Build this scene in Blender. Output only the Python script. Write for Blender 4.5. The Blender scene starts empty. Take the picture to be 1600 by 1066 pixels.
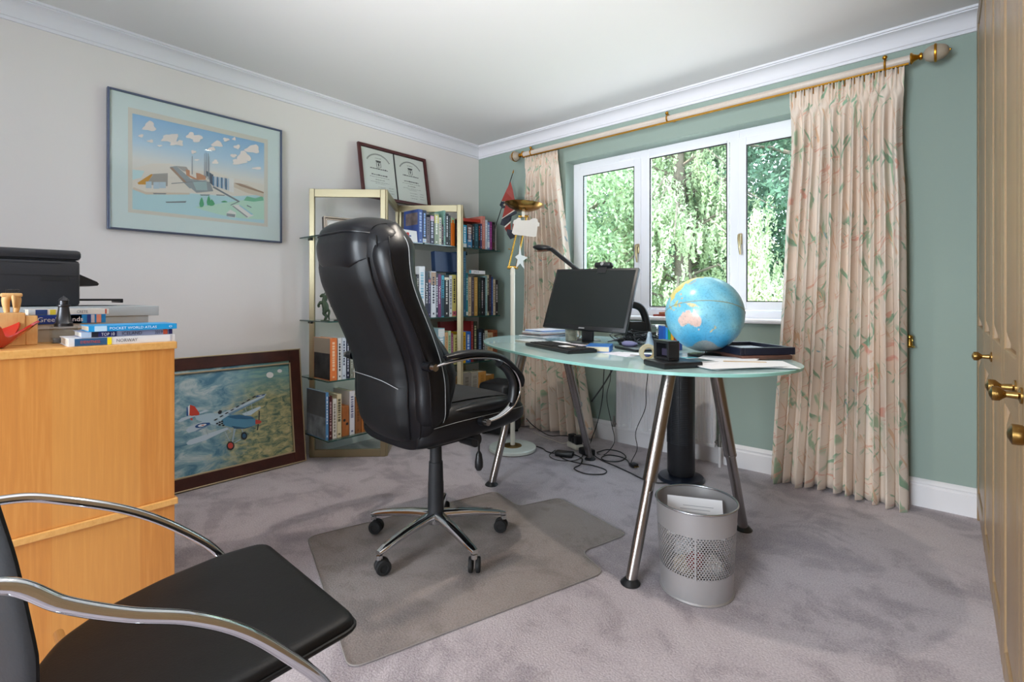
import bpy, bmesh, math, random
from mathutils import Vector, Matrix, Euler
PI = math.pi
random.seed(7)
SC = bpy.context.scene
COL = SC.collection
# ------------------------------------------------------------------ camera, light, exposure
CAM = (3.185, 0.0, 1.03)
cd = bpy.data.cameras.new('camera'); cam = bpy.data.objects.new('camera', cd); COL.objects.link(cam)
cam.location = CAM
cam.rotation_euler = (PI/2, 0, math.radians(41.1))
cd.sensor_fit = 'HORIZONTAL'; cd.sensor_width = 36.0
cd.lens = 36.0 * 776.6 / 1600.0
cd.shift_y = -(533.0 - 466.0) / 1600.0
cd.clip_start = 0.02
SC.camera = cam

wd = bpy.data.worlds.new('world'); SC.world = wd; wd.use_nodes = True
bg = wd.node_tree.nodes['Background']
bg.inputs[0].default_value = (0.72, 0.85, 1.0, 1); bg.inputs[1].default_value = 5.0

sun = bpy.data.lights.new('sun', 'SUN'); sun.energy = 9.0; sun.angle = math.radians(1.0); sun.color = (1, .95, .86)
so = bpy.data.objects.new('sun', sun); COL.objects.link(so)
so.rotation_euler = Vector((0.62, 0.42, -0.78)).to_track_quat('-Z', 'Y').to_euler()

def area(name, loc, rot, sx, sy, power, color=(1, 1, 1), portal=False):
    l = bpy.data.lights.new(name, 'AREA'); l.shape = 'RECTANGLE'; l.size = sx; l.size_y = sy
    l.energy = power; l.color = color
    o = bpy.data.objects.new(name, l); COL.objects.link(o); o.location = loc; o.rotation_euler = rot
    if portal: l.cycles.is_portal = True
    return o
# daylight enters through two openings: the window seen and garden doors added behind the camera
area('window_portal', (1.87, 3.40, 1.5), (PI/2, 0, PI), 1.85, 1.2, 1, portal=True).rotation_euler = (-PI/2, 0, 0)
area('garden_door_portal', (2.25, -1.66, 1.15), (PI/2, 0, 0), 1.5, 2.1, 1, portal=True)
area('garden_door_fill', (2.15, -3.6, 1.5), (PI/2, 0, 0), 1.9, 1.9, 150, (.94, .97, 1.0))  # extra fill lamp added outside the doors to brighten the window wall
# spot added as a bounced flash behind the camera, aimed at the ceiling
sl = bpy.data.lights.new('bounce_flash', 'SPOT'); sl.energy = 215; sl.color = (1, .965, .965); sl.spot_size = math.radians(70); sl.spot_blend = 1.0; sl.shadow_soft_size = .05
slo = bpy.data.objects.new('bounce_flash', sl); COL.objects.link(slo); slo.location = (3.0, -.40, .90)
slo.rotation_euler = (Vector((2.05, 1.25, 2.375)) - Vector((3.0, -.40, .90))).to_track_quat('-Z', 'Y').to_euler()

SC.view_settings.view_transform = 'Standard'
SC.view_settings.look = 'None'
SC.view_settings.gamma = 1.0
SC.view_settings.use_curve_mapping = False
SC.view_settings.exposure = 0.88
try:
    SC.cycles.use_denoising = True
    SC.cycles.max_bounces = 14; SC.cycles.diffuse_bounces = 6; SC.cycles.transparent_max_bounces = 24
    SC.cycles.transmission_bounces = 10; SC.cycles.glossy_bounces = 5
    SC.cycles.sample_clamp_indirect = 8
    SC.cycles.caustics_reflective = False; SC.cycles.caustics_refractive = False
except Exception: pass

# ------------------------------------------------------------------ materials
def lin(c):
    if isinstance(c, str):
        c = tuple(int(c[i:i+2], 16) / 255 for i in (0, 2, 4))
    return tuple((x/12.92 if x <= .04045 else ((x+.055)/1.055)**2.4) for x in c[:3]) + (1,)
_M = {}
def mat(name, col, rough=.5, metal=0, spec=None, bump=0, bscale=50, emit=0, coat=0, var=0, vscale=5, sheen=0, trans=0):
    if name in _M: return _M[name]
    m = bpy.data.materials.new(name); m.use_nodes = True; _M[name] = m
    nt = m.node_tree; p = nt.nodes['Principled BSDF']
    c = lin(col)
    p.inputs['Base Color'].default_value = c
    p.inputs['Roughness'].default_value = rough; p.inputs['Metallic'].default_value = metal
    if spec is not None: p.inputs['Specular IOR Level'].default_value = spec
    if coat: p.inputs['Coat Weight'].default_value = coat; p.inputs['Coat Roughness'].default_value = .08
    if sheen: p.inputs['Sheen Weight'].default_value = sheen
    if emit: p.inputs['Emission Color'].default_value = c; p.inputs['Emission Strength'].default_value = emit
    if trans: p.inputs['Transmission Weight'].default_value = trans
    tc = nt.nodes.new('ShaderNodeTexCoord')
    if bump:
        n = nt.nodes.new('ShaderNodeTexNoise'); n.inputs['Scale'].default_value = bscale; n.inputs['Detail'].default_value = 4
        b = nt.nodes.new('ShaderNodeBump'); b.inputs['Strength'].default_value = bump; b.inputs['Distance'].default_value = .002
        nt.links.new(tc.outputs['Object'], n.inputs['Vector']); nt.links.new(n.outputs['Fac'], b.inputs['Height'])
        nt.links.new(b.outputs[0], p.inputs['Normal'])
    if var:
        n = nt.nodes.new('ShaderNodeTexNoise'); n.inputs['Scale'].default_value = vscale; n.inputs['Detail'].default_value = 5
        r = nt.nodes.new('ShaderNodeValToRGB')
        r.color_ramp.elements[0].position = .3; r.color_ramp.elements[1].position = .7
        r.color_ramp.elements[0].color = tuple(x*(1-var) for x in c[:3]) + (1,)
        r.color_ramp.elements[1].color = tuple(min(1, x*(1+var)) for x in c[:3]) + (1,)
        nt.links.new(tc.outputs['Object'], n.inputs['Vector']); nt.links.new(n.outputs['Fac'], r.inputs[0])
        nt.links.new(r.outputs[0], p.inputs['Base Color'])
    return m
class NT:
    """small node helper"""
    def __init__(s, name):
        s.m = bpy.data.materials.new(name); s.m.use_nodes = True; s.t = s.m.node_tree
        s.p = s.t.nodes['Principled BSDF']; s.tc = s.n('TexCoord')
    def n(s, typ, **kw):
        nd = s.t.nodes.new('ShaderNode' + typ)
        for k, v in kw.items():
            if k in nd.inputs.keys() if hasattr(nd.inputs, 'keys') else False: nd.inputs[k].default_value = v
            else: setattr(nd, k, v)
        return nd
    def l(s, a, b): s.t.links.new(a, b)
    def noise(s, vec, scale, detail=4, dist=0, rough=.5):
        nd = s.n('TexNoise'); nd.inputs['Scale'].default_value = scale; nd.inputs['Detail'].default_value = detail
        nd.inputs['Distortion'].default_value = dist; nd.inputs['Roughness'].default_value = rough
        s.l(vec, nd.inputs['Vector']); return nd.outputs['Fac']
    def ramp(s, fac, stops, interp='LINEAR'):
        nd = s.n('ValToRGB'); cr = nd.color_ramp; cr.interpolation = interp
        while len(cr.elements) < len(stops): cr.elements.new(.5)
        for e, (pos, c) in zip(cr.elements, stops): e.position = pos; e.color = c if len(c) == 4 else lin(c)
        s.l(fac, nd.inputs[0]); return nd.outputs[0]
    def mix(s, fac, a, b, mode='MIX'):
        nd = s.n('Mix'); nd.data_type = 'RGBA'; nd.blend_type = mode
        for sock, v in ((nd.inputs[0], fac), (nd.inputs[6], a), (nd.inputs[7], b)):
            if hasattr(v, 'is_output'): s.l(v, sock)
            elif isinstance(v, (int, float)): sock.default_value = v
            else: sock.default_value = v if len(v) == 4 and not isinstance(v, str) else lin(v)
        return nd.outputs[2]
    def map(s, vec, scale=(1, 1, 1), rot=(0, 0, 0), loc=(0, 0, 0)):
        nd = s.n('Mapping'); nd.inputs['Scale'].default_value = scale; nd.inputs['Rotation'].default_value = rot
        nd.inputs['Location'].default_value = loc; s.l(vec, nd.inputs['Vector']); return nd.outputs[0]
    def math(s, op, a, b=0.0, c=None):
        nd = s.n('Math'); nd.operation = op
        for i, v in enumerate((a, b) if c is None else (a, b, c)):
            if hasattr(v, 'is_output'): s.l(v, nd.inputs[i])
            else: nd.inputs[i].default_value = v
        return nd.outputs[0]
    def bump(s, h, strength=.3, dist=.002):
        b = s.n('Bump'); b.inputs['Strength'].default_value = strength; b.inputs['Distance'].default_value = dist
        s.l(h, b.inputs['Height']); s.l(b.outputs[0], s.p.inputs['Normal'])
    def base(s, c): s.l(c, s.p.inputs['Base Color'])
    def set(s, **kw):
        for k, v in kw.items(): s.p.inputs[k.replace('_', ' ')].default_value = v

M_wallA = mat('cream_paint', 'DEDAD7', .85, bump=.12, bscale=120)
M_wallB = mat('green_paint', '92A39A', .85, bump=.12, bscale=120)
M_ceil = mat('ceiling_paint', 'DCDCDC', .9, bump=.05, bscale=80)
M_white = mat('white_gloss_paint', 'E4E2E4', .45)
M_cove = mat('cornice_plaster', 'DDDEE4', .8)
M_upvc = mat('white_upvc', 'EDEEF4', .3)
M_black = mat('black_plastic', '16171A', .4)
M_blackm = mat('matt_black_plastic', '1B1C1F', .6, bump=.1, bscale=300)
M_rubber = mat('black_rubber', '0F0F10', .7)
M_chrome = mat('chrome', 'D6D8DC', .09, 1)
M_steel = mat('brushed_steel', '9C9794', .24, 1)
M_brass = mat('polished_brass', 'C39A4A', .2, 1)
M_gold = mat('gilt', 'C08A30', .3, 1)
M_paper = mat('white_paper', 'ECECEE', .8)
M_page = mat('book_pages', 'D8CDB6', .9, bump=.2, bscale=400)
M_pagew = mat('pale_book_pages', 'DFDBD2', .9, bump=.2, bscale=400)

def m_carpet():
    t = NT('mauve_carpet'); o = t.tc.outputs['Object']
    a = t.noise(t.map(o, (1, 1.35, 1), (0, 0, .5)), 1.9, 5, .9, .62)
    b = t.noise(o, 4.6, 5, 1.2, .6)
    f = t.math('ADD', t.math('MULTIPLY', a, .62), t.math('MULTIPLY', b, .38))
    c = t.ramp(f, [(.36, '847B84'), (.45, '9F949A'), (.50, 'B8ADB3'), (.60, 'C3B9BE')])
    d = t.noise(t.map(o, (2.2, 2.2, 2.2), (0, 0, .2), (5, 3, 0)), 3.2, 3, 0, .5)
    c = t.mix(t.ramp(d, [(.62, (0, 0, 0, 1)), (.70, (.55, .55, .55, 1))]), c, '857A7E')
    g = t.noise(o, 170, 4)
    c = t.mix(.34, c, t.ramp(g, [(.3, '6A6066'), (.7, 'DCD4D6')]))
    t.base(c); t.set(Roughness=.95); t.p.inputs['Sheen Weight'].default_value = .25; t.p.inputs['Specular IOR Level'].default_value = .1
    t.bump(g, .6, .004); return t.m
M_carpet = m_carpet()

def m_leather(name, col, rough=.36):
    t = NT(name); o = t.tc.outputs['Object']
    v = t.n('TexVoronoi'); v.inputs['Scale'].default_value = 260; t.l(o, v.inputs['Vector'])
    w = t.noise(o, 9, 3)
    t.p.inputs['Base Color'].default_value = lin(col); t.p.inputs['Roughness'].default_value = rough; t.p.inputs['Specular IOR Level'].default_value = .36
    t.bump(t.math('ADD', t.math('MULTIPLY', v.outputs[0], .25), t.math('MULTIPLY', w, 3.0)), .25, .002)
    return t.m
M_leather = m_leather('black_leather', '0D0E12', .36)
M_leather2 = m_leather('soft_black_leather', '0F1012', .52)
M_seatfab = mat('black_seat_mesh', '1F2022', .75, bump=.4, bscale=500)
M_stitch = mat('pale_stitching', 'A5A8A8', .7)

def m_wood(name, c1, c2, c3, sc=(14, 14, .9), rough=.4):
    t = NT(name); o = t.map(t.tc.outputs['Object'], sc)
    a = t.noise(o, 3.0, 6, .6, .6); b = t.noise(t.map(t.tc.outputs['Object'], (60, 60, 2)), 6, 3)
    c = t.ramp(a, [(.3, c1), (.5, c2), (.72, c3)])
    c = t.mix(.18, c, t.ramp(b, [(.35, c1), (.65, c3)]))
    t.base(c); t.set(Roughness=rough); return t.m
def m_beech():
    t = NT('beech_veneer'); o = t.tc.outputs['Object']
    a = t.noise(t.map(o, (30, 30, 1.3)), 4.0, 5, .3, .6)
    c = t.ramp(a, [(.3, 'CB8440'), (.5, 'D38B42'), (.7, 'DC984E')])
    # leaves of veneer: broad vertical strips that differ slightly in tone
    w = t.n('SeparateXYZ'); t.l(o, w.inputs[0])
    st = t.math('FLOOR', t.math('MULTIPLY', w.outputs[1], 11.5))
    wn = t.n('TexWhiteNoise'); wn.noise_dimensions = '1D'; t.l(st, wn.inputs['W'])
    c = t.mix(t.math('MULTIPLY', wn.outputs['Value'], .45), c, 'E4A658')
    t.base(c); t.set(Roughness=.42); return t.m
M_beech = m_beech()
M_ward = mat('wardrobe_lacquer', '967B5A', .35, var=.05, vscale=3)
M_frame_brown = m_wood('mahogany_stain', '2C120D', '3E1B14', '4A241A', (3, 3, 3), .4)

def m_glass(name, tint=(1, 1, 1), refl=.9, base=.0, ior=1.45):
    m = bpy.data.materials.new(name); m.use_nodes = True; nt = m.node_tree; nt.nodes.clear()
    out = nt.nodes.new('ShaderNodeOutputMaterial'); mx = nt.nodes.new('ShaderNodeMixShader')
    tr = nt.nodes.new('ShaderNodeBsdfTransparent'); gl = nt.nodes.new('ShaderNodeBsdfGlossy'); fr = nt.nodes.new('ShaderNodeLayerWeight'); fr.inputs['Blend'].default_value = .5
    tr.inputs[0].default_value = tuple(tint) + (1,); gl.inputs['Roughness'].default_value = .01 + base
    gl.inputs[0].default_value = (refl, refl, refl, 1); f0 = ((ior-1)/(ior+1))**2
    pw = nt.nodes.new('ShaderNodeMath'); pw.operation = 'POWER'; pw.inputs[1].default_value = 5; nt.links.new(fr.outputs['Facing'], pw.inputs[0])
    ma = nt.nodes.new('ShaderNodeMath'); ma.operation = 'MULTIPLY_ADD'; ma.inputs[1].default_value = 1-f0; ma.inputs[2].default_value = f0; nt.links.new(pw.outputs[0], ma.inputs[0])
    nt.links.new(ma.outputs[0], mx.inputs[0]); nt.links.new(tr.outputs[0], mx.inputs[1]); nt.links.new(gl.outputs[0], mx.inputs[2])
    nt.links.new(mx.outputs[0], out.inputs[0]); return m
M_pane = m_glass('window_glass', (.97, .98, .98), .6)
M_picglass = m_glass('picture_glass', (.97, .98, .98), .7, 0, 1.4)
M_shelfglass = m_glass('shelf_glass', (.80, .90, .86), .8)
M_glassedge = mat('green_glass_edge', '1E4A44', .15, spec=.8)
M_clearglass = m_glass('clear_glass', (.90, .93, .93), .9, 0, 1.6)
M_mat_plastic = None
def m_frosted():
    # frosted sea-green glass worktop: partly diffuse, partly see-through, glossy on top
    m = bpy.data.materials.new('frosted_green_glass'); m.use_nodes = True; nt = m.node_tree
    p = nt.nodes['Principled BSDF']; p.inputs['Base Color'].default_value = lin('C4E0E0'); p.inputs['Roughness'].default_value = .06
    p.inputs['Specular IOR Level'].default_value = .8
    out = nt.nodes['Material Output']; tr = nt.nodes.new('ShaderNodeBsdfTransparent'); tr.inputs[0].default_value = (.72, .88, .85, 1)
    mx = nt.nodes.new('ShaderNodeMixShader'); mx.inputs[0].default_value = .84
    nt.links.new(tr.outputs[0], mx.inputs[1]); nt.links.new(p.outputs[0], mx.inputs[2]); nt.links.new(mx.outputs[0], out.inputs[0])
    return m
M_frost = m_frosted()
M_deskedge = mat('aqua_glass_edge', '93CCC2', .15)
def m_chairmat():
    m = bpy.data.materials.new('clear_ribbed_plastic'); m.use_nodes = True; nt = m.node_tree
    p = nt.nodes['Principled BSDF']; p.inputs['Base Color'].default_value = lin('A29C95'); p.inputs['Roughness'].default_value = .30
    tc = nt.nodes.new('ShaderNodeTexCoord'); v = nt.nodes.new('ShaderNodeTexVoronoi'); v.inputs['Scale'].default_value = 42
    b = nt.nodes.new('ShaderNodeBump'); b.inputs['Strength'].default_value = .35; b.inputs['Distance'].default_value = .004
    nt.links.new(tc.outputs['Object'], v.inputs['Vector']); nt.links.new(v.outputs[0], b.inputs['Height']); nt.links.new(b.outputs[0], p.inputs['Normal'])
    out = nt.nodes['Material Output']; tr = nt.nodes.new('ShaderNodeBsdfTransparent'); tr.inputs[0].default_value = (.96, .95, .93, 1)
    mx = nt.nodes.new('ShaderNodeMixShader'); mx.inputs[0].default_value = .15
    nt.links.new(tr.outputs[0], mx.inputs[1]); nt.links.new(p.outputs[0], mx.inputs[2]); nt.links.new(mx.outputs[0], out.inputs[0])
    return m
M_mat = m_chairmat()

def m_curtain():
    t = NT('floral_curtain_fabric')
    uv = t.n('UVMap'); uv.uv_map = 'uv'; o = uv.outputs[0]
    base = 'DCCEC0'
    c = t.mix(t.ramp(t.noise(o, 2.0, 3), [(.4, (0, 0, 0, 1)), (.65, (.6, .6, .6, 1))]), base, 'DDC8B4')
    def blob(scale, rot, mapsc, lo, hi, seed, col, c, gate=None):
        n = t.noise(t.map(t.map(o, (1, 1, 1), (0, 0, rot)), mapsc, (0, 0, 0), (seed, seed*.7, 0)), scale, 2, 1.0)
        f = t.ramp(n, [(lo, (0, 0, 0, 1)), (hi, (1, 1, 1, 1))])
        if gate:
            g = t.ramp(t.noise(t.map(o, (1, 1, 1), (0, 0, 0), (gate, 0, 0)), 5.5, 1), [(.5, (0, 0, 0, 1)), (.56, (1, 1, 1, 1))])
            f = t.math('MULTIPLY', f, g)
        return t.mix(f, c, col)
    c = blob(5, .9, (1, 4.2, 1), .60, .635, 3.1, '86A488', c, 2.3)
    c = blob(5, 2.3, (1, 4.6, 1), .605, .64, 8.7, '8DAA8E', c, 7.7)
    c = blob(4.5, 1.5, (1, 5.5, 1), .60, .64, 13.3, 'A0B496', c, 4.1)
    c = blob(8, .2, (1, 1.3, 1), .66, .70, 5.5, 'D3A08E', c, 9.9)
    c = blob(5, 1.25, (1, 10, 1), .60, .625, 21.5, 'CFAE90', c, 3.4)
    c = blob(5, -.5, (1, 10, 1), .61, .635, 41.5, 'D2A894', c, 6.4)
    c = blob(9, .9, (1, 2.2, 1), .68, .72, 31.5, '8CA4AC', c, 15.2)
    t.base(c); t.set(Roughness=.85)
    t.p.inputs['Sheen Weight'].default_value = .2
    w = t.noise(o, 220, 2); t.bump(w, .2, .001)
    return t.m
M_curtain = m_curtain()

# ------------------------------------------------------------------ geometry helpers
class MB:
    def __init__(s): s.b = bmesh.new(); s.mi = 0
    def _mark(s, faces):
        for f in faces: f.material_index = s.mi
        return s
    def box(s, c, sz, bev=0, rot=None, seg=2):
        r = bmesh.ops.create_cube(s.b, size=1); vs = r['verts']
        bmesh.ops.scale(s.b, vec=sz, verts=vs)
        fs = list({f for v in vs for f in v.link_faces})
        if bev:
            es = list({e for v in vs for e in v.link_edges})
            rr = bmesh.ops.bevel(s.b, geom=es, offset=bev, segments=seg, affect='EDGES', profile=.5)
            vs = list({v for v in rr['verts']} | {v for v in vs if v.is_valid}); fs = list({f for v in vs for f in v.link_faces})
        if rot is not None:
            bmesh.ops.rotate(s.b, cent=(0, 0, 0), matrix=Euler(rot).to_matrix() if not isinstance(rot, Matrix) else rot, verts=vs)
        bmesh.ops.translate(s.b, vec=c, verts=vs)
        return s._mark(fs)
    def bb(s, x0, x1, y0, y1, z0, z1, bev=0):
        return s.box(((x0+x1)/2, (y0+y1)/2, (z0+z1)/2), (abs(x1-x0), abs(y1-y0), abs(z1-z0)), bev)
    def loft(s, rings, cap=True, closed=True, loop=False):
        vr = [[s.b.verts.new(p) for p in r] for r in rings]; fs = []
        n = len(vr[0])
        pairs = list(zip(vr, vr[1:])) + ([(vr[-1], vr[0])] if loop else [])
        for a, b in pairs:
            for i in range(n if closed else n-1):
                j = (i+1) % n
                fs.append(s.b.faces.new((a[i], a[j], b[j], b[i])))
        if cap and not loop and closed:
            fs.append(s.b.faces.new(list(reversed(vr[0])))); fs.append(s.b.faces.new(vr[-1]))
        return s._mark(fs)
    def cyl(s, p0, p1, r0, r1=None, n=24, cap=True):
        return s.tube([p0, p1], [r0, r0 if r1 is None else r1], n, cap)
    def tube(s, pts, r, n=10, cap=True, loop=False, flat=None):
        pts = [Vector(p) for p in pts]; m = len(pts)
        rs = r if isinstance(r, (list, tuple)) else [r]*m
        T = []
        for i in range(m):
            a = pts[(i-1) % m] if (loop or i > 0) else pts[0]; b = pts[(i+1) % m] if (loop or i < m-1) else pts[-1]
            T.append((b-a).normalized())
        u = T[0].orthogonal().normalized() if flat is None else (Vector(flat) - T[0]*Vector(flat).dot(T[0])).normalized()
        rings = []
        for i in range(m):
            u = (u - T[i]*u.dot(T[i])).normalized(); v = T[i].cross(u)
            rr = rs[i]; ra, rb = rr if isinstance(rr, (list, tuple)) else (rr, rr)
            rings.append([pts[i] + u*(ra*math.cos(2*PI*k/n)) + v*(rb*math.sin(2*PI*k/n)) for k in range(n)])
        return s.loft(rings, cap, True, loop)
    def lathe(s, prof, c=(0, 0, 0), n=32, cap=True, axis=None):
        """prof: (r, z) list"""
        R = Vector((0, 0, 1)).rotation_difference(Vector(axis)).to_matrix() if axis is not None else Matrix.Identity(3)
        c = Vector(c)
        rings = [[c + R @ Vector((max(r, 1e-5)*math.cos(2*PI*k/n), max(r, 1e-5)*math.sin(2*PI*k/n), z)) for k in range(n)] for r, z in prof]
        return s.loft(rings, cap)
    def sphere(s, c, r, n=20, sc=(1, 1, 1)):
        return s.lathe([(r*math.sin(PI*i/n), -r*math.cos(PI*i/n)) for i in range(n+1)], (0, 0, 0), n*2, False) if False else s._sph(c, r, n, sc)
    def _sph(s, c, r, n, sc):
        rr = bmesh.ops.create_uvsphere(s.b, u_segments=n, v_segments=max(6, n//2), radius=r); vs = rr['verts']
        bmesh.ops.scale(s.b, vec=sc, verts=vs); bmesh.ops.translate(s.b, vec=c, verts=vs)
        return s._mark(list({f for v in vs for f in v.link_faces}))
    def prism(s, pts, z0, z1, bev=0):
        a = [s.b.verts.new((p[0], p[1], z0)) for p in pts]; b = [s.b.verts.new((p[0], p[1], z1)) for p in pts]
        n = len(pts); fs = [s.b.faces.new(list(reversed(a))), s.b.faces.new(b)]
        for i in range(n): j = (i+1) % n; fs.append(s.b.faces.new((a[i], a[j], b[j], b[i])))
        if bev:
            es = list({e for f in fs[:2] for e in f.edges})
            bmesh.ops.bevel(s.b, geom=es, offset=bev, segments=2, affect='EDGES', profile=.5)
            return s
        return s._mark(fs)
    def poly(s, pts):
        return s._mark([s.b.faces.new([s.b.verts.new(p) for p in pts])])
    def xf(s, M):
        bmesh.ops.transform(s.b, matrix=M, verts=s.b.verts); return s
    def obj(s, name, m, parent=None, smooth=40, loc=None, rot=None, label=None, fixn=True):
        if fixn: bmesh.ops.recalc_face_normals(s.b, faces=s.b.faces)
        me = bpy.data.meshes.new(name); s.b.to_mesh(me); s.b.free()
        for x in (m if isinstance(m, (list, tuple)) else [m]): me.materials.append(x)
        if smooth:
            me.shade_smooth(); me.set_sharp_from_angle(angle=math.radians(smooth))
        o = bpy.data.objects.new(name, me); COL.objects.link(o)
        if parent is not None: o.parent = parent
        if loc is not None: o.location = loc
        if rot is not None: o.rotation_euler = rot
        if label: o['label'] = label
        return o
def thing(name, label, cat, loc=(0, 0, 0), rotz=0, group=None, M=None):
    o = bpy.data.objects.new(name, None); COL.objects.link(o); o.empty_display_size = .05
    if M is not None: o.matrix_world = M
    else:
        o.location = loc; o.rotation_euler = (0, 0, rotz) if not isinstance(rotz, (tuple, list)) else rotz
    o['label'] = label; o['category'] = cat
    if group: o['group'] = group
    return o
def tag(o, label, cat, group=None):
    o['label'] = label; o['category'] = cat
    if group: o['group'] = group
    return o
def struct(o): o['kind'] = 'structure'; return o
def basis(origin, u, v, n):
    return Matrix(((u[0], v[0], n[0], origin[0]), (u[1], v[1], n[1], origin[1]), (u[2], v[2], n[2], origin[2]), (0, 0, 0, 1)))
def text_mesh(body, size, font_extrude=0.0002):
    cu = bpy.data.curves.new('txt', 'FONT'); cu.body = body; cu.size = 1; cu.align_x = 'CENTER'; cu.align_y = 'CENTER'; cu.resolution_u = 2
    o = bpy.data.objects.new('txt', cu); COL.objects.link(o)
    bpy.context.view_layer.update()
    dg = bpy.context.evaluated_depsgraph_get()
    me = bpy.data.meshes.new_from_object(o.evaluated_get(dg)); bpy.data.objects.remove(o); bpy.data.curves.remove(cu)
    return me
def lettering(body, w, h, m, parent, M, name='lettering'):
    """writing fitted into w x h, in the plane M (x = reading direction, y = up)"""
    me = text_mesh(body, 1)
    xs = [v.co.x for v in me.vertices]; ys = [v.co.y for v in me.vertices]
    if not xs: return None
    cx, cy = (min(xs)+max(xs))/2, (min(ys)+max(ys))/2
    sx = w/(max(xs)-min(xs)); sy = h/(max(ys)-min(ys))
    if sx > 1.6*sy: sx = 1.6*sy
    for v in me.vertices: v.co = M @ Vector(((v.co.x-cx)*sx, (v.co.y-cy)*sy, 0))
    me.materials.append(m); me.name = name
    o = bpy.data.objects.new(name, me); COL.objects.link(o); o.parent = parent
    return o
def cat_rom(pts, k=6, loop=False):
    P = [Vector(p) for p in pts]; out = []; n = len(P)
    for i in range(n if loop else n-1):
        if loop: a, b, c, d = P[(i-1) % n], P[i], P[(i+1) % n], P[(i+2) % n]
        else: a, b, c, d = P[max(0, i-1)], P[i], P[i+1], P[min(n-1, i+2)]
        for j in range(k):
            t = j/k
            out.append(.5*((2*b) + (c-a)*t + (2*a-5*b+4*c-d)*t*t + (3*b-a-3*c+d)*t**3))
    if not loop: out.append(P[-1])
    return out
def lerp(a, b, t): return a + (b-a)*t
def interp(tab, t):
    """tab: list of (t, v...)"""
    for (a, b) in zip(tab, tab[1:]):
        if t <= b[0]:
            k = (t-a[0])/(b[0]-a[0]) if b[0] > a[0] else 0
            k = max(0, k)
            return [lerp(x, y, k) for x, y in zip(a[1:], b[1:])]
    return list(tab[-1][1:])

# ================================================================== THE ROOM
D = 3.193; CH = 2.375; WX = 3.90; YB = -1.62
OX0, OX1, OZ0, OZ1 = .955, 2.79, .905, 2.09        # window opening
struct(MB().bb(-.2, WX+.2, YB-.2, D+.3, -.12, 0).obj('floor', M_carpet, smooth=0))
struct(MB().bb(-.2, WX+.2, YB-.2, D+.3, CH, CH+.15).obj('ceiling', M_ceil, smooth=0))
struct(MB().bb(-.2, 0, YB-.2, D+.3, 0, CH).obj('wall_left', M_wallA, smooth=0))
struct(MB().bb(WX, WX+.2, YB-.2, D+.3, 0, CH).obj('wall_right', M_wallA, smooth=0))
w = MB()
for a in ((0, OX0, 0, CH), (OX1, WX, 0, CH), (OX0, OX1, 0, OZ0), (OX0, OX1, OZ1, CH)):
    w.bb(a[0], a[1], D, D+.3, a[2], a[3])
struct(w.obj('wall_back', M_wallB, smooth=0))
w = MB()
for a in ((0, 1.5, 0, CH), (3.0, WX, 0, CH), (1.5, 3.0, 2.15, CH)):
    w.bb(a[0], a[1], YB-.2, YB, a[2], a[3])
struct(w.obj('wall_front', M_wallA, smooth=0))
# unseen garden doors behind the camera, added to let in more light
w = MB()
for a in ((1.5, 1.57, 0, 2.15), (2.93, 3.0, 0, 2.15), (2.21, 2.29, 0, 2.15), (1.5, 3.0, 0, .1), (1.5, 3.0, 2.07, 2.15)):
    w.bb(a[0], a[1], YB-.15, YB-.08, a[2], a[3])
dr = struct(w.obj('door_1', M_upvc, smooth=0))
MB().bb(1.57, 2.93, YB-.12, YB-.112, .1, 2.07).obj('glass_pane', M_pane, dr, 0)

# cornice (coved) and skirting along both visible walls
prof = [(0, 2.283), (.010, 2.283), (.010, 2.297), (.016, 2.300)]
for k in range(7):
    a = PI/2*k/6; prof.append((.016 + .062*(1-math.cos(a)), 2.300 + .058*math.sin(a)))
prof += [(.078, 2.364), (.088, 2.364), (.088, CH), (0, CH)]
def run_prof(prof, p0, p1, inward, mitre0=False, mitre1=False):
    p0 = Vector(p0); p1 = Vector(p1); d = (p1-p0).normalized(); iw = Vector(inward)
    r0 = [p0 + iw*a + d*(a if mitre0 else 0) + Vector((0, 0, z)) for a, z in prof]
    r1 = [p1 + iw*a - d*(a if mitre1 else 0) + Vector((0, 0, z)) for a, z in prof]
    return MB().loft([r0, r1])
struct(run_prof(prof, (0, YB, 0), (0, D, 0), (1, 0, 0), False, True).obj('trim_1', M_cove, smooth=25))
struct(run_prof(prof, (0, D, 0), (3.30, D, 0), (0, -1, 0), True, False).obj('trim_2', M_cove, smooth=25))
bprof = [(0, 0), (.018, 0), (.018, .098), (.013, .104), (.013, .112), (.016, .116), (.012, .124), (.005, .132), (0, .136)]
struct(run_prof(bprof, (0, YB, 0), (0, D, 0), (1, 0, 0), False, True).obj('baseboard_left', M_white, smooth=25))
struct(run_prof(bprof, (0, D, 0), (3.30, D, 0), (0, -1, 0), True, False).obj('baseboard_back', M_white, smooth=25))

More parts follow.
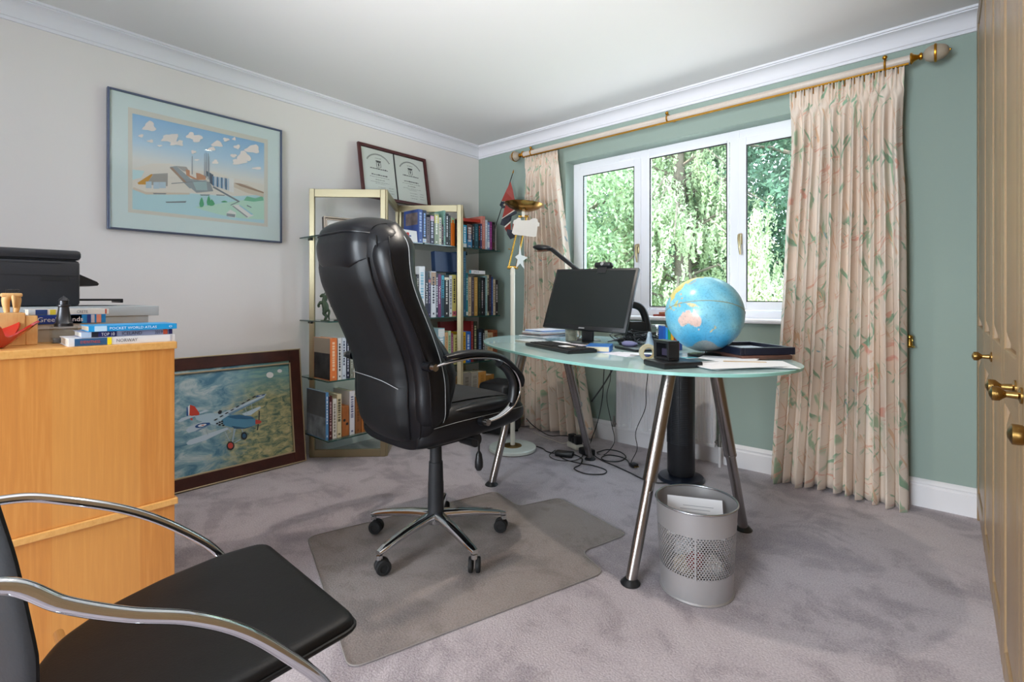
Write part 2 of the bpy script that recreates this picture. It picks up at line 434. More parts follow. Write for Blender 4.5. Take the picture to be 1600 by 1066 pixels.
# ---- window
WY = 3.30
wi = struct(MB().bb(OX0, OX0+.058, WY, WY+.06, OZ0, OZ1, .006).obj('window_1', M_upvc, smooth=0))
XM1, XM2 = 1.560, 2.178
fr = MB()
fr.bb(OX1-.058, OX1, WY, WY+.06, OZ0, OZ1, .006)
for xa, xb in ((OX0+.058, XM1-.03), (XM1+.03, XM2-.03), (XM2+.03, OX1-.058)): fr.bb(xa, xb, WY+.0005, WY+.06, OZ1-.055, OZ1, .003); fr.bb(xa, xb, WY+.0005, WY+.06, OZ0, OZ0+.05, .003)
for xm in (XM1, XM2): fr.bb(xm-.030, xm+.030, WY, WY+.06, OZ0, OZ1, .003)
fr.obj('window_frame', M_upvc, wi, 0)
def sash(x0, x1, z0, z1, w_=.05, y=WY-.012):
    m = MB(); 
    for a in ((x0, x0+w_, z0, z1), (x1-w_, x1, z0, z1), (x0+w_, x1-w_, z0, z0+w_), (x0+w_, x1-w_, z1-w_, z1)): m.bb(a[0], a[1], y, y+.011, a[2], a[3], .003)
    s = m.obj('sash', M_upvc, wi, 0)
    g = MB()
    for a in ((x0+w_-.002, x0+w_+.006, z0+w_, z1-w_), (x1-w_-.006, x1-w_+.002, z0+w_, z1-w_), (x0+w_, x1-w_, z0+w_-.002, z0+w_+.006), (x0+w_, x1-w_, z1-w_-.006, z1-w_+.002)):
        g.bb(a[0], a[1], y+.004, y+.0105, a[2], a[3])
    g.obj('gasket', M_rubber, s, 0)
    MB().bb(x0+w_, x1-w_, y+.020, y+.026, z0+w_, z1-w_).obj('glass_pane', M_pane, s, 0)
    return s
sash(OX0+.058-.012, XM1-.022, OZ0+.052, OZ1-.055)
sash(XM2+.022, OX1-.046, OZ0+.052, OZ1-.055)
x0, x1, z0, z1 = XM1+.0305, XM2-.0305, OZ0+.0505, OZ1-.0555
m = MB()
for a in ((x0, x0+.014, z0, z1), (x1-.014, x1, z0, z1), (x0+.014, x1-.014, z0, z0+.014), (x0+.014, x1-.014, z1-.014, z1)): m.bb(a[0], a[1], WY-.006, WY-.0005, a[2], a[3], .002)
m.obj('glazing_bead', M_upvc, wi, 0)
g = MB()
for a in ((x0+.012, x0+.02, z0, z1), (x1-.02, x1-.012, z0, z1), (x0, x1, z0+.012, z0+.02), (x0, x1, z1-.02, z1-.012)): g.bb(a[0], a[1], WY-.005, WY+.004, a[2], a[3])
g.obj('gasket', M_rubber, wi, 0)
MB().bb(x0+.014, x1-.014, WY+.012, WY+.018, z0+.014, z1-.014).obj('glass_pane', M_pane, wi, 0)
for hx, hz in ((XM1-.040, 1.385), (XM2+.040, 1.40)):
    h = MB().bb(hx-.011, hx+.011, WY-.024, WY-.012, hz-.035, hz+.035, .004)
    h.cyl((hx, WY-.045, hz+.02), (hx, WY-.02, hz+.02), .010)
    h.tube([(hx, WY-.045, hz+.024), (hx, WY-.050, hz), (hx+.004, WY-.052, hz-.05), (hx+.008, WY-.048, hz-.10)], [.010, .010, .009, .006], 10)
    h.obj('window_handle', mat('satin_gilt', 'A99A78', .3, 1), wi)
# trickle vent catch at the head of the first casement
MB().bb(1.37, 1.46, WY-.018, WY-.004, 2.043, 2.056, .003).obj('latch', M_upvc, wi)
struct(MB().bb(OX0-.03, OX1+.03, D-.035, WY+.01, .878, .906, .012).obj('trim_3', M_upvc, smooth=30))
# plaster-lined reveal: the inside of the opening, same green paint but lighter white at the head
# ---- things on the sill
for i, (x, c, l) in enumerate(((1.735, '8E3B2C', 'flat red-brown tin lying on the window sill beside the globe'),)):
    t = thing('pencil_tin', l, 'tin', (x, D+.03, .906))
    MB().bb(-.06, .06, -.025, .025, 0, .014, .003).obj('body', mat('red_brown_tin', c, .5), t)
    MB().bb(-.02, .055, -.02, .02, .0142, .030, .003).obj('lid', mat('orange_brown_tin', 'A9623C', .5), t)

# ---- radiator under the window
t = thing('radiator', 'white ribbed panel radiator on the green wall under the window', 'radiator', (0, 0, 0))
m = MB(); rx0, rx1 = 1.445, 2.125
nr = 20; ring0 = []; pts = []
for i in range(nr):
    a = rx0 + .012 + (rx1-rx0-.024)*i/nr; b = (rx1-rx0-.024)/nr
    pts += [(a, 3.098), (a+b*.25, 3.098), (a+b*.45, 3.104), (a+b*.75, 3.104)]
pts += [(rx1-.012, 3.098), (rx1, 3.105), (rx1, 3.125), (rx0, 3.125), (rx0, 3.105)]
m.prism(pts, .135, .575); m.obj('panel', M_white, t, 25)
MB().bb(rx0+.004, rx1-.004, 3.100, 3.125, .115, .137, .004).obj('bottom_rail', M_white, t)
MB().bb(rx0+.004, rx1-.004, 3.100, 3.130, .573, .590, .004).obj('top_grille', M_white, t)
m = MB()
for i in range(6): m.bb(rx0+.045+i*.1, rx0+.075+i*.1, 3.0985, 3.101, .150, .158)
m.obj('slot', mat('slot_white', 'F4F4F4', .5), t, 0)
MB().bb(rx0+.05, rx0+.09, 3.125, 3.195, .2, .5).obj('bracket', M_white, t, 0)
for vx in (rx0-.022, rx1+.022):
    v = MB().cyl((vx, 3.112, 0), (vx, 3.112, .13), .0075, n=12).obj('pipe', M_white, t)
    MB().cyl((vx, 3.112, .125), (vx, 3.112, .165), .012, n=12).cyl((vx+.03*(1 if vx < rx0 else -1), 3.112, .15), (vx, 3.112, .15), .010, n=12)\
        .cyl((vx, 3.112, .165), (vx, 3.112, .20), .008, .006, n=12).obj('valve', mat('aged_chrome_valve', '8C8A86', .35, 1), t)

# ---- curtain pole, brackets, finials
t = thing('curtain_pole', 'cream-washed wooden curtain pole with egg finials above the window', 'curtain pole', (0, 0, 0))
PY, PZ = 3.085, 2.19
M_polew = m_wood('cream_washed_wood', 'B9A99C', 'CDC0B4', 'DAD0C6', (1.5, 30, 30), .45)
M_egg = mat('taupe_painted_egg', 'A79A88', .45, bump=.3, bscale=90)
MB().cyl((.62, PY, PZ), (3.055, PY, PZ), .019, n=24).obj('pole', M_polew, t)
MB().bb(.62, 3.05, PY-.006, PY+.006, PZ-.026, PZ-.017).obj('glide_track', M_gold, t, 0)
for s, x in ((-1, .62), (1, 3.055)):
    MB().lathe([(.019, 0), (.026, .001), (.028, .006), (.024, .010), (.018, .014), (.012, .026), (.010, .032), (.017, .038), (.017, .044), (.012, .048)], (x, PY, PZ), 24, True, (s, 0, 0)).obj('collar', M_gold, t)
    pr = [(.001, .045)] + [(.038*math.sin(PI*k/14)**.9*(1.06 if k < 7 else 1), .048 + .048*(1-math.cos(PI*k/14))) for k in range(1, 14)] + [(.001, .146)]
    f = MB().lathe(pr, (x, PY, PZ), 28, True, (s, 0, 0)).obj('finial', M_egg, t)
    MB().lathe([(.037, .088), (.042, .090), (.043, .094), (.042, .098), (.037, .100)], (x, PY, PZ), 28, True, (s, 0, 0)).lathe([(.006, .14), (.006, .148), (.001, .152)], (x, PY, PZ), 12, True, (s, 0, 0)).obj('finial_band', M_gold, f)
for x in (.70, 1.83, 2.958):
    b = MB().tube([(x, D, PZ+.028), (x, PY+.03, PZ+.028), (x, PY+.002, PZ+.026)], .006, 10)
    b.tube([(x, PY+.022*math.cos(a), PZ+.022*math.sin(a)) for a in [PI/2 + k*PI/8 for k in range(-2, 11)]], .005, 8)
    b._sph((x, PY-.012, PZ+.034), .011, 12, (1, 1, 1)); b.lathe([(.022, 0), (.022, .006), (.001, .008)], (x, D, PZ+.028), 16, True, (0, -1, 0))
    b.obj('bracket', M_gold, t)

# ---- curtains
def curtain(name, label, top, bot, npl, z_top, seed, edge_hook=None, hem=None, ybase=3.075):
    rnd = random.Random(seed); NU = npl*16; NV = 56
    ph = [rnd.uniform(-.5, .5) for _ in range(npl+2)]; am = [rnd.uniform(.65, 1.2) for _ in range(npl+2)]
    # pleat spacing is uneven, as in hand-drawn curtains
    ws = [rnd.uniform(.6, 1.4) for _ in range(npl)]; tot = sum(ws); cum = [0]
    for q in ws: cum.append(cum[-1]+q/tot)
    bm = bmesh.new(); uvl = bm.loops.layers.uv.new('uv'); grid = []
    for j in range(NV+1):
        v = j/NV; z = z_top*(1-v) + .012*v
        row = []
        for i in range(NU+1):
            f = i/NU*npl; k = min(npl-1, int(f)); fr_ = f-k
            u = lerp(cum[k], cum[k+1], fr_)
            h = (z_top - z)
            # header: stiff narrow triple pleats; pinch 0.105 m down; then soft folds opening downwards
            fold = -math.cos(2*PI*fr_)
            if h < .115:
                a = .010 + .006*abs(math.sin(3*PI*fr_))
                y = a*math.cos(6*PI*fr_)*(1.0 if fr_ < .62 else .25)
            else:
                g = min(1, (h-.115)/.16)
                a = lerp(.010, .030, g) * am[k]*(1+.45*v)
                y = a*(fold*.95 + .16*math.cos(4*PI*fr_ + ph[k]*2 + v*1.2))
                y += .006*math.sin(9*v + k*1.7)
            ut = lerp(top[0], top[1], u); ub = lerp(bot[0], bot[1], u)
            ut = ut + (lerp(top[0], top[1], .5)-ut)*.05*math.exp(-((h-.34)/.22)**2)
            e = v**1.25
            x = lerp(ut, ub, e) + .006*math.sin(2*PI*fr_*2 + 5*v)*(v) + .008*math.sin(3.1*v+ph[k]*6)*v
            if abs(h-.115) < .03: x += -.010*math.sin(2*PI*fr_)
            zz = z
            if hem: zz = max(z, hem(u, v, z))
            else: zz = z + .012*v*math.sin(ph[k]*9)*(v > .9)
            row.append(bm.verts.new((x, ybase - y - .012*v, zz)))
        grid.append(row)
    L = (bot[1]-bot[0])*1.9
    for j in range(NV):
        for i in range(NU):
            f = bm.faces.new((grid[j][i], grid[j+1][i], grid[j+1][i+1], grid[j][i+1])); f.smooth = True
            for lp, (ii, jj) in zip(f.loops, ((i, j), (i, j+1), (i+1, j+1), (i+1, j))): lp[uvl].uv = (ii/NU*L, (1-jj/NV)*2.2)
    me = bpy.data.meshes.new(name); bm.to_mesh(me); bm.free(); me.materials.append(M_curtain)
    root = thing(name, label, 'curtain', (0, 0, 0))
    o = bpy.data.objects.new('fabric', me); COL.objects.link(o); o.parent = root
    s = o.modifiers.new('solid', 'SOLIDIFY'); s.thickness = .003
    # heading hooks
    hk = MB()
    for k in range(npl):
        xx = lerp(top[0], top[1], (cum[k]+cum[k+1])/2); hk.cyl((xx, ybase+.004, z_top-.03), (xx, ybase+.008, z_top+.012), .0025, n=6)
    hk.obj('heading_hooks', M_gold, root)
    return root
curtain('curtain', 'long floral curtain between the window and the wardrobe', (2.540, 3.035), (2.435, 3.060), 11, 2.160, 3)
def hemL(u, v, z):
    # the panel is hitched up around u = .75, showing the dark lining gap
    return .03 + .16*math.exp(-((u-.80)/.10)**2)*1.0 if v > .86 else z
curtain('curtain', 'long floral curtain in the corner behind the floor lamp and desk', (.640, .955), (.600, 1.290), 10, 2.160, 11, ybase=3.085)
# brass tie-back hook beyond the curtain
t = thing('tieback_hook', 'small brass tie-back knob on the green wall at the curtain edge', 'hook', (3.055, D, .82))
MB().cyl((0, 0, 0), (0, -.045, 0), .008, n=14).obj('stem', M_brass, t)
MB().lathe([(.001, -.034), (.021, -.033), (.023, -.029), (.015, -.024), (.012, -.008), (.009, .006), (.013, .012), (.014, .020), (.009, .028), (.001, .030)], (-.004, -.052, 0), 24).obj('knob', M_brass, t)

# ---- recessed ceiling lamp (just above the frame; its reflection shows in the print and the window)
t = thing('ceiling_downlight', 'small round recessed lamp in the ceiling over the desk chair', 'light', (1.9, 1.58, CH))
MB().lathe([(.030, -.001), (.052, -.001), (.055, -.006), (.052, -.010), (.032, -.008)], (0, 0, 0), 28, False).obj('bezel', M_white, t)
MB().lathe([(.001, -.004), (.031, -.004), (.031, -.0005), (.001, -.0005)], (0, 0, 0), 24, False).obj('bulb', mat('lit_bulb', 'FFF2DE', .5, emit=14), t)
sp = bpy.data.lights.new('downlight', 'SPOT'); sp.energy = 26; sp.color = (1, .90, .78); sp.spot_size = math.radians(140); sp.spot_blend = .8; sp.shadow_soft_size = .03
o = bpy.data.objects.new('downlight', sp); COL.objects.link(o); o.location = (1.9, 1.58, CH-.02)

# ================================================================== WARDROBE
t = thing('wardrobe', 'full-height tan panelled wardrobe along the wall opposite the cream wall', 'wardrobe', (0, 0, 0))
XF = 3.295
MB().bb(XF+.022, WX-.002, -.62, 3.190, 0, CH-.001).obj('carcass', M_ward, t, 0)
ys = [3.145, 2.63, 2.22, 1.81, 1.405, 1.0, .595, .19, -.215, -.61]
MB().bb(XF, XF+.022, 3.147, 3.190, 0, CH-.001, .003).obj('end_stile', M_ward, t, 0)
def door(y1, y0, knob_y):
    d = MB()
    w_ = .062; z0, z1 = .07, CH-.03
    zs = [(z0, z0+.075), (.765, .905), (z1-.075, z1)]
    for a, b in ((y0+.002, y0+w_), (y1-w_, y1-.002)): d.bb(XF, XF+.020, a, b, z0, z1, .005)
    for a, b in zs: d.bb(XF+.0005, XF+.020, y0+w_-.004, y1-w_+.004, a, b, .005)
    r = d.obj('door', M_ward, t, 0)
    p = MB()
    for a, b in ((z0+.075, .765), (.905, z1-.075)):
        ya, yb = y0+w_, y1-w_; q = .04
        def rect(x, e): return [(x, ya+e, a+e), (x, yb-e, a+e), (x, yb-e, b-e), (x, ya+e, b-e)]
        p.loft([rect(XF+.018, 0), rect(XF+.012, .002), rect(XF+.012, .010), rect(XF+.003, q), rect(XF+.002, q+.004)])
    p.obj('door_panel', M_ward, r, 30)
    if knob_y is not None:
        MB().lathe([(.016, 0), (.016, .003), (.0075, .006), (.006, .022), (.009, .026), (.0135, .031), (.0142, .036), (.014, .042), (.006, .046), (.001, .047)], (XF, knob_y, .844), 24, True, (-1, 0, 0)).obj('knob', mat('aged_brass', '9A7A45', .25, 1), r)
kn = [3.08, None, 2.175, 1.462, 1.352, .987, None, .23, None]
kn[0] = None; kn[1] = None
for i in range(9): door(ys[i], ys[i+1], {2: 2.178, 3: 1.462, 4: 1.352, 5: .962, 7: .23}.get(i))
MB().bb(XF+.010, XF+.03, -.61, 3.147, 0, .068).obj('plinth', M_ward, t, 0)
MB().bb(XF+.004, XF+.03, -.61, 3.147, CH-.028, CH-.001).obj('top_rail', M_ward, t, 0)

# ================================================================== GARDEN
import array
def leaf_mesh(name, cards, m):
    """cards: list of (centre, axis u, axis v) -> leaf-shaped quads"""
    n = len(cards); co = array.array('f'); 
    for c, u, v in cards:
        for p in (c-u, c+v*.5-u*.1, c+u, c-v*.5-u*.1): co.extend(p)
    me = bpy.data.meshes.new(name); me.vertices.add(4*n); me.vertices.foreach_set('co', co)
    me.loops.add(4*n); me.loops.foreach_set('vertex_index', array.array('i', range(4*n)))
    me.polygons.add(n); me.polygons.foreach_set('loop_start', array.array('i', range(0, 4*n, 4))); me.polygons.foreach_set('loop_total', array.array('i', [4])*n)
    me.update(); me.materials.append(m); return me
def m_leaf(name, c1, c2):
    t = NT(name); gm = t.n('NewGeometry')
    wn = t.n('TexWhiteNoise'); wn.noise_dimensions = '3D'
    a = t.noise(t.tc.outputs['Object'], 2.2, 4)
    t.base(t.ramp(a, [(.35, c1), (.65, c2)])); t.set(Roughness=.7)
    t.p.inputs['Specular IOR Level'].default_value = .2
    tl = t.n('BsdfTranslucent'); tl.inputs[0].default_value = lin(c2)
    mx = t.n('MixShader'); mx.inputs[0].default_value = .35
    out = t.t.nodes['Material Output']; t.l(t.p.outputs[0], mx.inputs[1]); t.l(tl.outputs[0], mx.inputs[2]); t.l(mx.outputs[0], out.inputs[0])
    return t.m
ML_con = m_leaf('conifer_foliage', '8EA37A', 'C4D2AE')
ML_dark = m_leaf('dark_foliage', '34523F', '688A70')
ML_mid = m_leaf('mid_foliage', '6E8A66', 'A6BC94')
ML_light = m_leaf('light_foliage', 'A9BE86', 'D0DEB0')
M_bark = mat('bark', '6E6558', .9, bump=.6, bscale=20, var=.25)
M_lawn = mat('lawn', '8FAE5E', .95, var=.2, vscale=4)
GZ = -.35
struct(MB().bb(-14, 16, 7.2, 24, GZ-.2, GZ).obj('trim_4', M_lawn, smooth=0))
struct(MB().bb(-14, 16, D+.3, 7.2, GZ-.2, GZ+.01).obj('trim_5', mat('bounce_paving', 'C9C4BC', .8, var=.08, vscale=6), smooth=0))  # patio added as a pale reflector, bouncing neutral light onto the ceiling
def rv(s=1): 
    return Vector((random.gauss(0, 1), random.gauss(0, 1), random.gauss(0, 1))).normalized()*s
def tree(name, label, x, y, h, r, m, n, leaf, trunk_r=.14, z0=1.0, cat='tree', group=None, squash=1.0):
    t = thing(name, label, cat, (x, y, GZ))
    if trunk_r:
        tb = MB().tube(cat_rom([(0, 0, 0), (.05, 0, h*.3), (-.04, .05, h*.6), (0, 0, h*.92)], 4), [trunk_r*(1-.75*k/12) for k in range(13)], 10)
        for k in range(7):
            a = k*2.4; zz = h*(.3+.08*k); tb.tube([(0, 0, zz), (r*.4*math.cos(a), r*.4*math.sin(a), zz+.4), (r*.75*math.cos(a), r*.75*math.sin(a), zz+.6)], [trunk_r*.4, trunk_r*.25, .01], 6)
        tb.obj('trunk', M_bark, t)
    cl = []
    for k in range(max(12, n//90)):
        while True:
            q = Vector((random.uniform(-1, 1), random.uniform(-1, 1), random.uniform(-1, 1)))
            if .35 < q.length < 1: break
        cl.append(Vector((q.x*r, q.y*r*squash, z0 + (h-z0)*(q.z*.5+.5))))
    cards = []
    for k in range(n):
        c = random.choice(cl); p = c + rv(abs(random.gauss(0, .24))*min(r, 1.4)*.9 + .02)
        u = rv(leaf*random.uniform(.6, 1.2)); v = rv(1).cross(u.normalized()).normalized()*leaf*random.uniform(.6, 1.1)
        cards.append((p, u, v))
    me = leaf_mesh('foliage', cards, m); o = bpy.data.objects.new('foliage', me); COL.objects.link(o); o.parent = t
    return t
# big weeping conifer in the middle of the view
t = thing('conifer_tree', 'pale green weeping conifer filling the middle window pane', 'tree', (-.65, 9.3, GZ))
tb = MB().tube(cat_rom([(0, 0, 0), (.06, 0, 2), (-.03, 0, 4), (0, 0, 7.5)], 4), [.20*(1-.7*k/12) for k in range(13)], 12)
cards = []; boughs = []
for k in range(120):
    zz = random.uniform(.9, 6.2); a = random.uniform(0, 2*PI); L = (1.0 - zz/9.5)*2.5*random.uniform(.6, 1.1)
    tip = Vector((L*math.cos(a), L*math.sin(a), zz - .15*L - .25)); mid = Vector((L*.5*math.cos(a), L*.5*math.sin(a), zz+.12))
    tb.tube([(0, 0, zz-.1), mid, tip], [.035, .022, .006], 5)
    for j in range(20):
        f = random.uniform(.25, 1.0); b = Vector((0, 0, zz-.1)).lerp(mid, min(1, f*2)) if f < .5 else mid.lerp(tip, (f-.5)*2)
        b = b + Vector((random.gauss(0, .12), random.gauss(0, .12), 0)); ln = random.uniform(.3, .95)
        dr = Vector((random.gauss(0, .12), random.gauss(0, .12), -1)).normalized()
        for q in range(int(ln*52)):
            s = random.random()**.8*ln; p = b + dr*s + rv(.045*(1.3-s/ln))
            u = (dr*.7 + rv(.7)).normalized()*.042; v = rv(1).cross(u.normalized()).normalized()*.034
            cards.append((p, u, v))
tb.obj('trunk', M_bark, t)
me = leaf_mesh('foliage', cards, ML_con); o = bpy.data.objects.new('foliage', me); COL.objects.link(o); o.parent = t
tree('leafy_tree', 'bushy light green tree seen through the pane over the computer monitor', -2.55, 8.3, 5.4, 1.7, ML_mid, 26000, .055)
tree('leafy_tree', 'dark green tree seen through the window pane beside the long curtain', 1.35, 11.2, 6.5, 2.1, ML_dark, 30000, .065, z0=.4)
tree('leafy_tree', 'dark tree standing far behind the weeping conifer', -2.2, 13.5, 8, 3.0, ML_dark, 26000, .09, z0=.2)
tree('leafy_tree', 'dark tree at the far edge of the garden behind the bushy light green tree', -6.5, 12.5, 8, 3.2, ML_dark, 26000, .09, z0=.2)
tree('leafy_tree', 'tall dark tree closing the gap behind the tree beside the long curtain', 3.3, 14.5, 9, 3.0, ML_dark, 22000, .09, z0=.2)
# a single drooping conifer spray in front of the dark tree
t = thing('conifer_sapling', 'slim pale conifer hanging in front of the dark tree by the long curtain', 'tree', (.98, 8.3, GZ))
MB().tube([(0, 0, 0), (.03, 0, 1.4), (0, 0, 2.75)], [.05, .035, .008], 8).obj('trunk', M_bark, t)
cards = []
for k in range(150):
    zz = random.uniform(1.1, 2.75); r = .08 + (2.75-zz)*.17; a = random.uniform(0, 6.28); b = Vector((r*math.cos(a)*random.random(), r*math.sin(a)*random.random(), zz))
    for q in range(26):
        s = random.random()*.4; p = b + Vector((0, 0, -s)) + rv(.035); u = (Vector((0, 0, -1)) + rv(.7)).normalized()*.034; v = rv(1).cross(u.normalized()).normalized()*.03
        cards.append((p, u, v))
me = leaf_mesh('foliage', cards, ML_con); o = bpy.data.objects.new('foliage', me); COL.objects.link(o); o.parent = t
hs = []
for i, (x, y, h, r, l) in enumerate(((.2, 9.2, 1.35, 1.1, 'bright low shrub at the foot of the weeping conifer'), (1.5, 8.4, 1.35, 1.0, 'bright low shrub under the slim pale conifer'), (-1.7, 8.0, 1.3, 1.0, 'bright low shrub between the bushy light green tree and the conifer trunk'), (2.9, 8.9, 1.4, 1.1, 'bright low shrub hidden partly by the long curtain'))):
    tree('garden_shrub', l, x, y, h, r, ML_light, 9000, .05, 0.02, .1, 'shrub')
# ================================================================== BOOKCASE
M_anod = mat('champagne_anodised_metal', 'A99F82', .40, .75)
SH = (.163, .525, .889, 1.424)
bk = thing('display_shelving', 'zigzag champagne metal shelving with glass shelves against the cream wall in the corner', 'bookcase', (0, 0, 0))
A, B, C_, D_, E_ = (.085, 1.562), (.437, 1.900), (.030, 2.285), (.418, 2.590), (.032, 2.985)
def frame(p, q, name='frame_panel'):
    m = MB(); p = Vector((p[0], p[1], 0)); q = Vector((q[0], q[1], 0)); d = q-p; L = d.length; ang = math.atan2(d.y, d.x)
    T_ = 1.738
    wd_ = .034
    m.box((wd_/2, 0, T_/2), (wd_, .022, T_), .003); m.box((L-wd_/2, 0, T_/2), (wd_, .022, T_), .003)
    m.box((L/2, 0, T_-.028), (L-2*wd_, .020, .052), .002); m.box((L/2, 0, .026), (L-2*wd_, .020, .048), .002)
    m.bb(.013, .021, -.0125, .0125, .01, T_-.01)
    return m.obj(name, M_anod, bk, 0, loc=p, rot=(0, 0, ang))
frame(A, B); frame(B, C_); frame(C_, D_); frame(D_, E_)
for z in SH:
    for (ya, yb, xs) in ((1.532, 2.255, .375), (2.262, 3.060, .385)):
        # cut-outs are not needed: the glass sits on brackets between the zigzag frames
        s = MB().bb(.010, xs, ya, yb, z-.0075, z, .001).obj('glass_shelf', M_shelfglass, bk, 0)
        e = MB(); t_ = .0004
        e.bb(xs, xs+t_, ya, yb, z-.0073, z-.0002); e.bb(.01, xs, ya-t_, ya, z-.0073, z-.0002); e.bb(.01, xs, yb, yb+t_, z-.0073, z-.0002)
        e.obj('shelf_edge', M_glassedge, s, 0)
for z in SH:
    b = MB()
    for (x, y) in (A, C_, E_): b.bb(x-.01, x+.03, y-.006, y+.006, z-.022, z-.008)
    b.obj('shelf_clip', M_black, bk, 0)

# ---- framed certificates standing on the shelving, leaning on the wall
def leaning(name, label, cat, y0, y1, xb, zb, xt, h, group=None):
    """a frame whose foot is at x=xb,z=zb and whose head leans to x=xt"""
    s = (xb-xt)/h; ang = math.asin(min(.9, s))
    v = (-math.sin(ang), 0, math.cos(ang)); n = (math.cos(ang), 0, math.sin(ang))
    return thing(name, label, cat, group=group, M=basis((xb, y0, zb), (0, 1, 0), v, n)), y1-y0, h
def frame_ring(W, H, w_, d, z0=0, bev=.002):
    m = MB()
    for a in ((0, w_, 0, H), (W-w_, W, 0, H), (w_, W-w_, 0, w_), (w_, W-w_, H-w_, H)): m.bb(a[0], a[1], a[2], a[3], z0, z0+d, bev)
    return m
M_ink = mat('black_ink', '3A3A3C', .8); M_cert = mat('certificate_paper', 'DADCD6', .6)
t, W, H = leaning('framed_certificates', 'pair of printed certificates in one dark red wooden frame on top of the shelving', 'picture', 1.935, 2.545, .100, 1.7395, .030, .406)
frame_ring(W, H, .021, .020).obj('frame', mat('dark_red_stain', '4A1F20', .35), t, 0)
MB().bb(.004, W-.004, .004, H-.004, .001, .006).obj('backing_board', mat('black_board', '202022', .8), t, 0)
for k in range(2):
    u0 = .026 + k*(W/2-.020); u1 = u0 + W/2 - .034
    pg = MB().bb(u0, u1, .026, H-.026, .006, .009).obj('certificate', M_cert, t, 0)
    uc = (u0+u1)/2; tw = u1-u0
    m = MB()
    rnd = random.Random(k+4)
    def line(y, wid, h=.0028, x=uc):
        a = x-wid/2
        while a < x+wid/2:
            q = rnd.uniform(.006, .020); m.bb(a, min(a+q, x+wid/2), y, y+h*rnd.uniform(.7, 1.2), .009, .0093); a += q+.004
    for j in range(22):      # arched heading
        a = PI*(.82-.64*j/21); m.box((uc+.11*math.cos(a), H-.165+.105*math.sin(a), .0092), (.006, .010, .0004), 0, (0, 0, a-PI/2))
    line(H-.092, .05); line(H-.176, tw*.55, .008); line(H-.222, tw*.5, .007); line(H-.238, tw*.62); line(H-.258, tw*.28, .004); line(H-.275, tw*.6, .002); line(H-.286, tw*.3, .002)
    for y in (.095, .075, .055): line(y, tw*.25, .002, uc+.01); line(y+.004, tw*.15, .002, uc+.09)
    m.bb(uc-.022, uc+.022, H-.118, H-.108, .009, .0093); m.bb(uc-.016, uc+.016, H-.124, H-.119, .009, .0093)
    for q in (-1, 1): m.bb(uc+q*.018-.002, uc+q*.018+.002, H-.155, H-.124, .009, .0093)
    m.bb(uc-.005, uc+.005, H-.150, H-.128, .009, .0093); m.bb(uc-.020, uc+.020, H-.160, H-.157, .009, .0093)
    m.obj('writing', M_ink, pg, 0)
MB().bb(W/2-.0015, W/2+.0015, .022, H-.022, .0095, .0115).obj('divider', M_black, t, 0)
MB().bb(.02, W-.02, .02, H-.02, .0130, .0140).obj('glass_pane', M_picglass, t, 0)

# ================================================================== BOOKS
def m_cover(col):
    return mat('cover_'+col, col, .45)
def book(label, y0, y1, z0, z1, col, title=None, tcol='E8E8E8', dep=.15, xs=.362, pages=True, marks=True, group=None, pcol=None, spine=None, cat='book', name='book', top=None):
    t = thing(name, label, cat, (xs, y0, z0), 0, group)
    w_ = max(.006, (y1-y0)-.0012); h = z1-z0; c = m_cover(col)
    m = MB(); ct = .0022
    m.bb(-dep, 0, 0, ct, 0, h); m.bb(-dep, 0, w_-ct, w_, 0, h); m.bb(-.003, 0, ct, w_-ct, 0, h)
    m.obj('cover', c, t, 0)
    MB().bb(-dep+.004, -.003, ct, w_-ct, .003, h-.003).obj('pages', M_page if pcol is None else m_cover(pcol), t, 0)
    rnd = random.Random(label)
    if spine:                      # coloured bands on the spine: (from, to, colour)
        for a, b, sc in spine: MB().bb(-.001, .0005, .0006, w_-.0006, h*a, h*b).obj('spine_band', m_cover(sc), t, 0)
    if title:
        lettering(title, h*.60, w_*.58, m_cover(tcol), t, Matrix(((0, 0, 1, .0009), (0, 1, 0, w_/2), (-1, 0, 0, h*.52), (0, 0, 0, 1))) , 'title')
    elif marks:
        m = MB(); z = h*rnd.uniform(.86, .92); end = h*rnd.uniform(.2, .4); hw = w_*rnd.uniform(.16, .3)
        while z > end:
            q = rnd.uniform(.006, .018); m.bb(0, .0006, w_/2-hw, w_/2+hw, z-q, z); z -= q+rnd.uniform(.002, .008)
        m.bb(0, .0006, w_/2-hw*.8, w_/2+hw*.8, h*.06, h*.10)
        m.obj('title', m_cover(tcol), t, 0)
    return t
Z1, Z2, Z3, Z4 = SH
G4 = 'books on the top glass shelf'; G3 = 'books on the long middle glass shelf'; G2 = 'books on the second glass shelf behind the chair arm'
G1 = 'books on the bottom glass shelf'
e = .0006
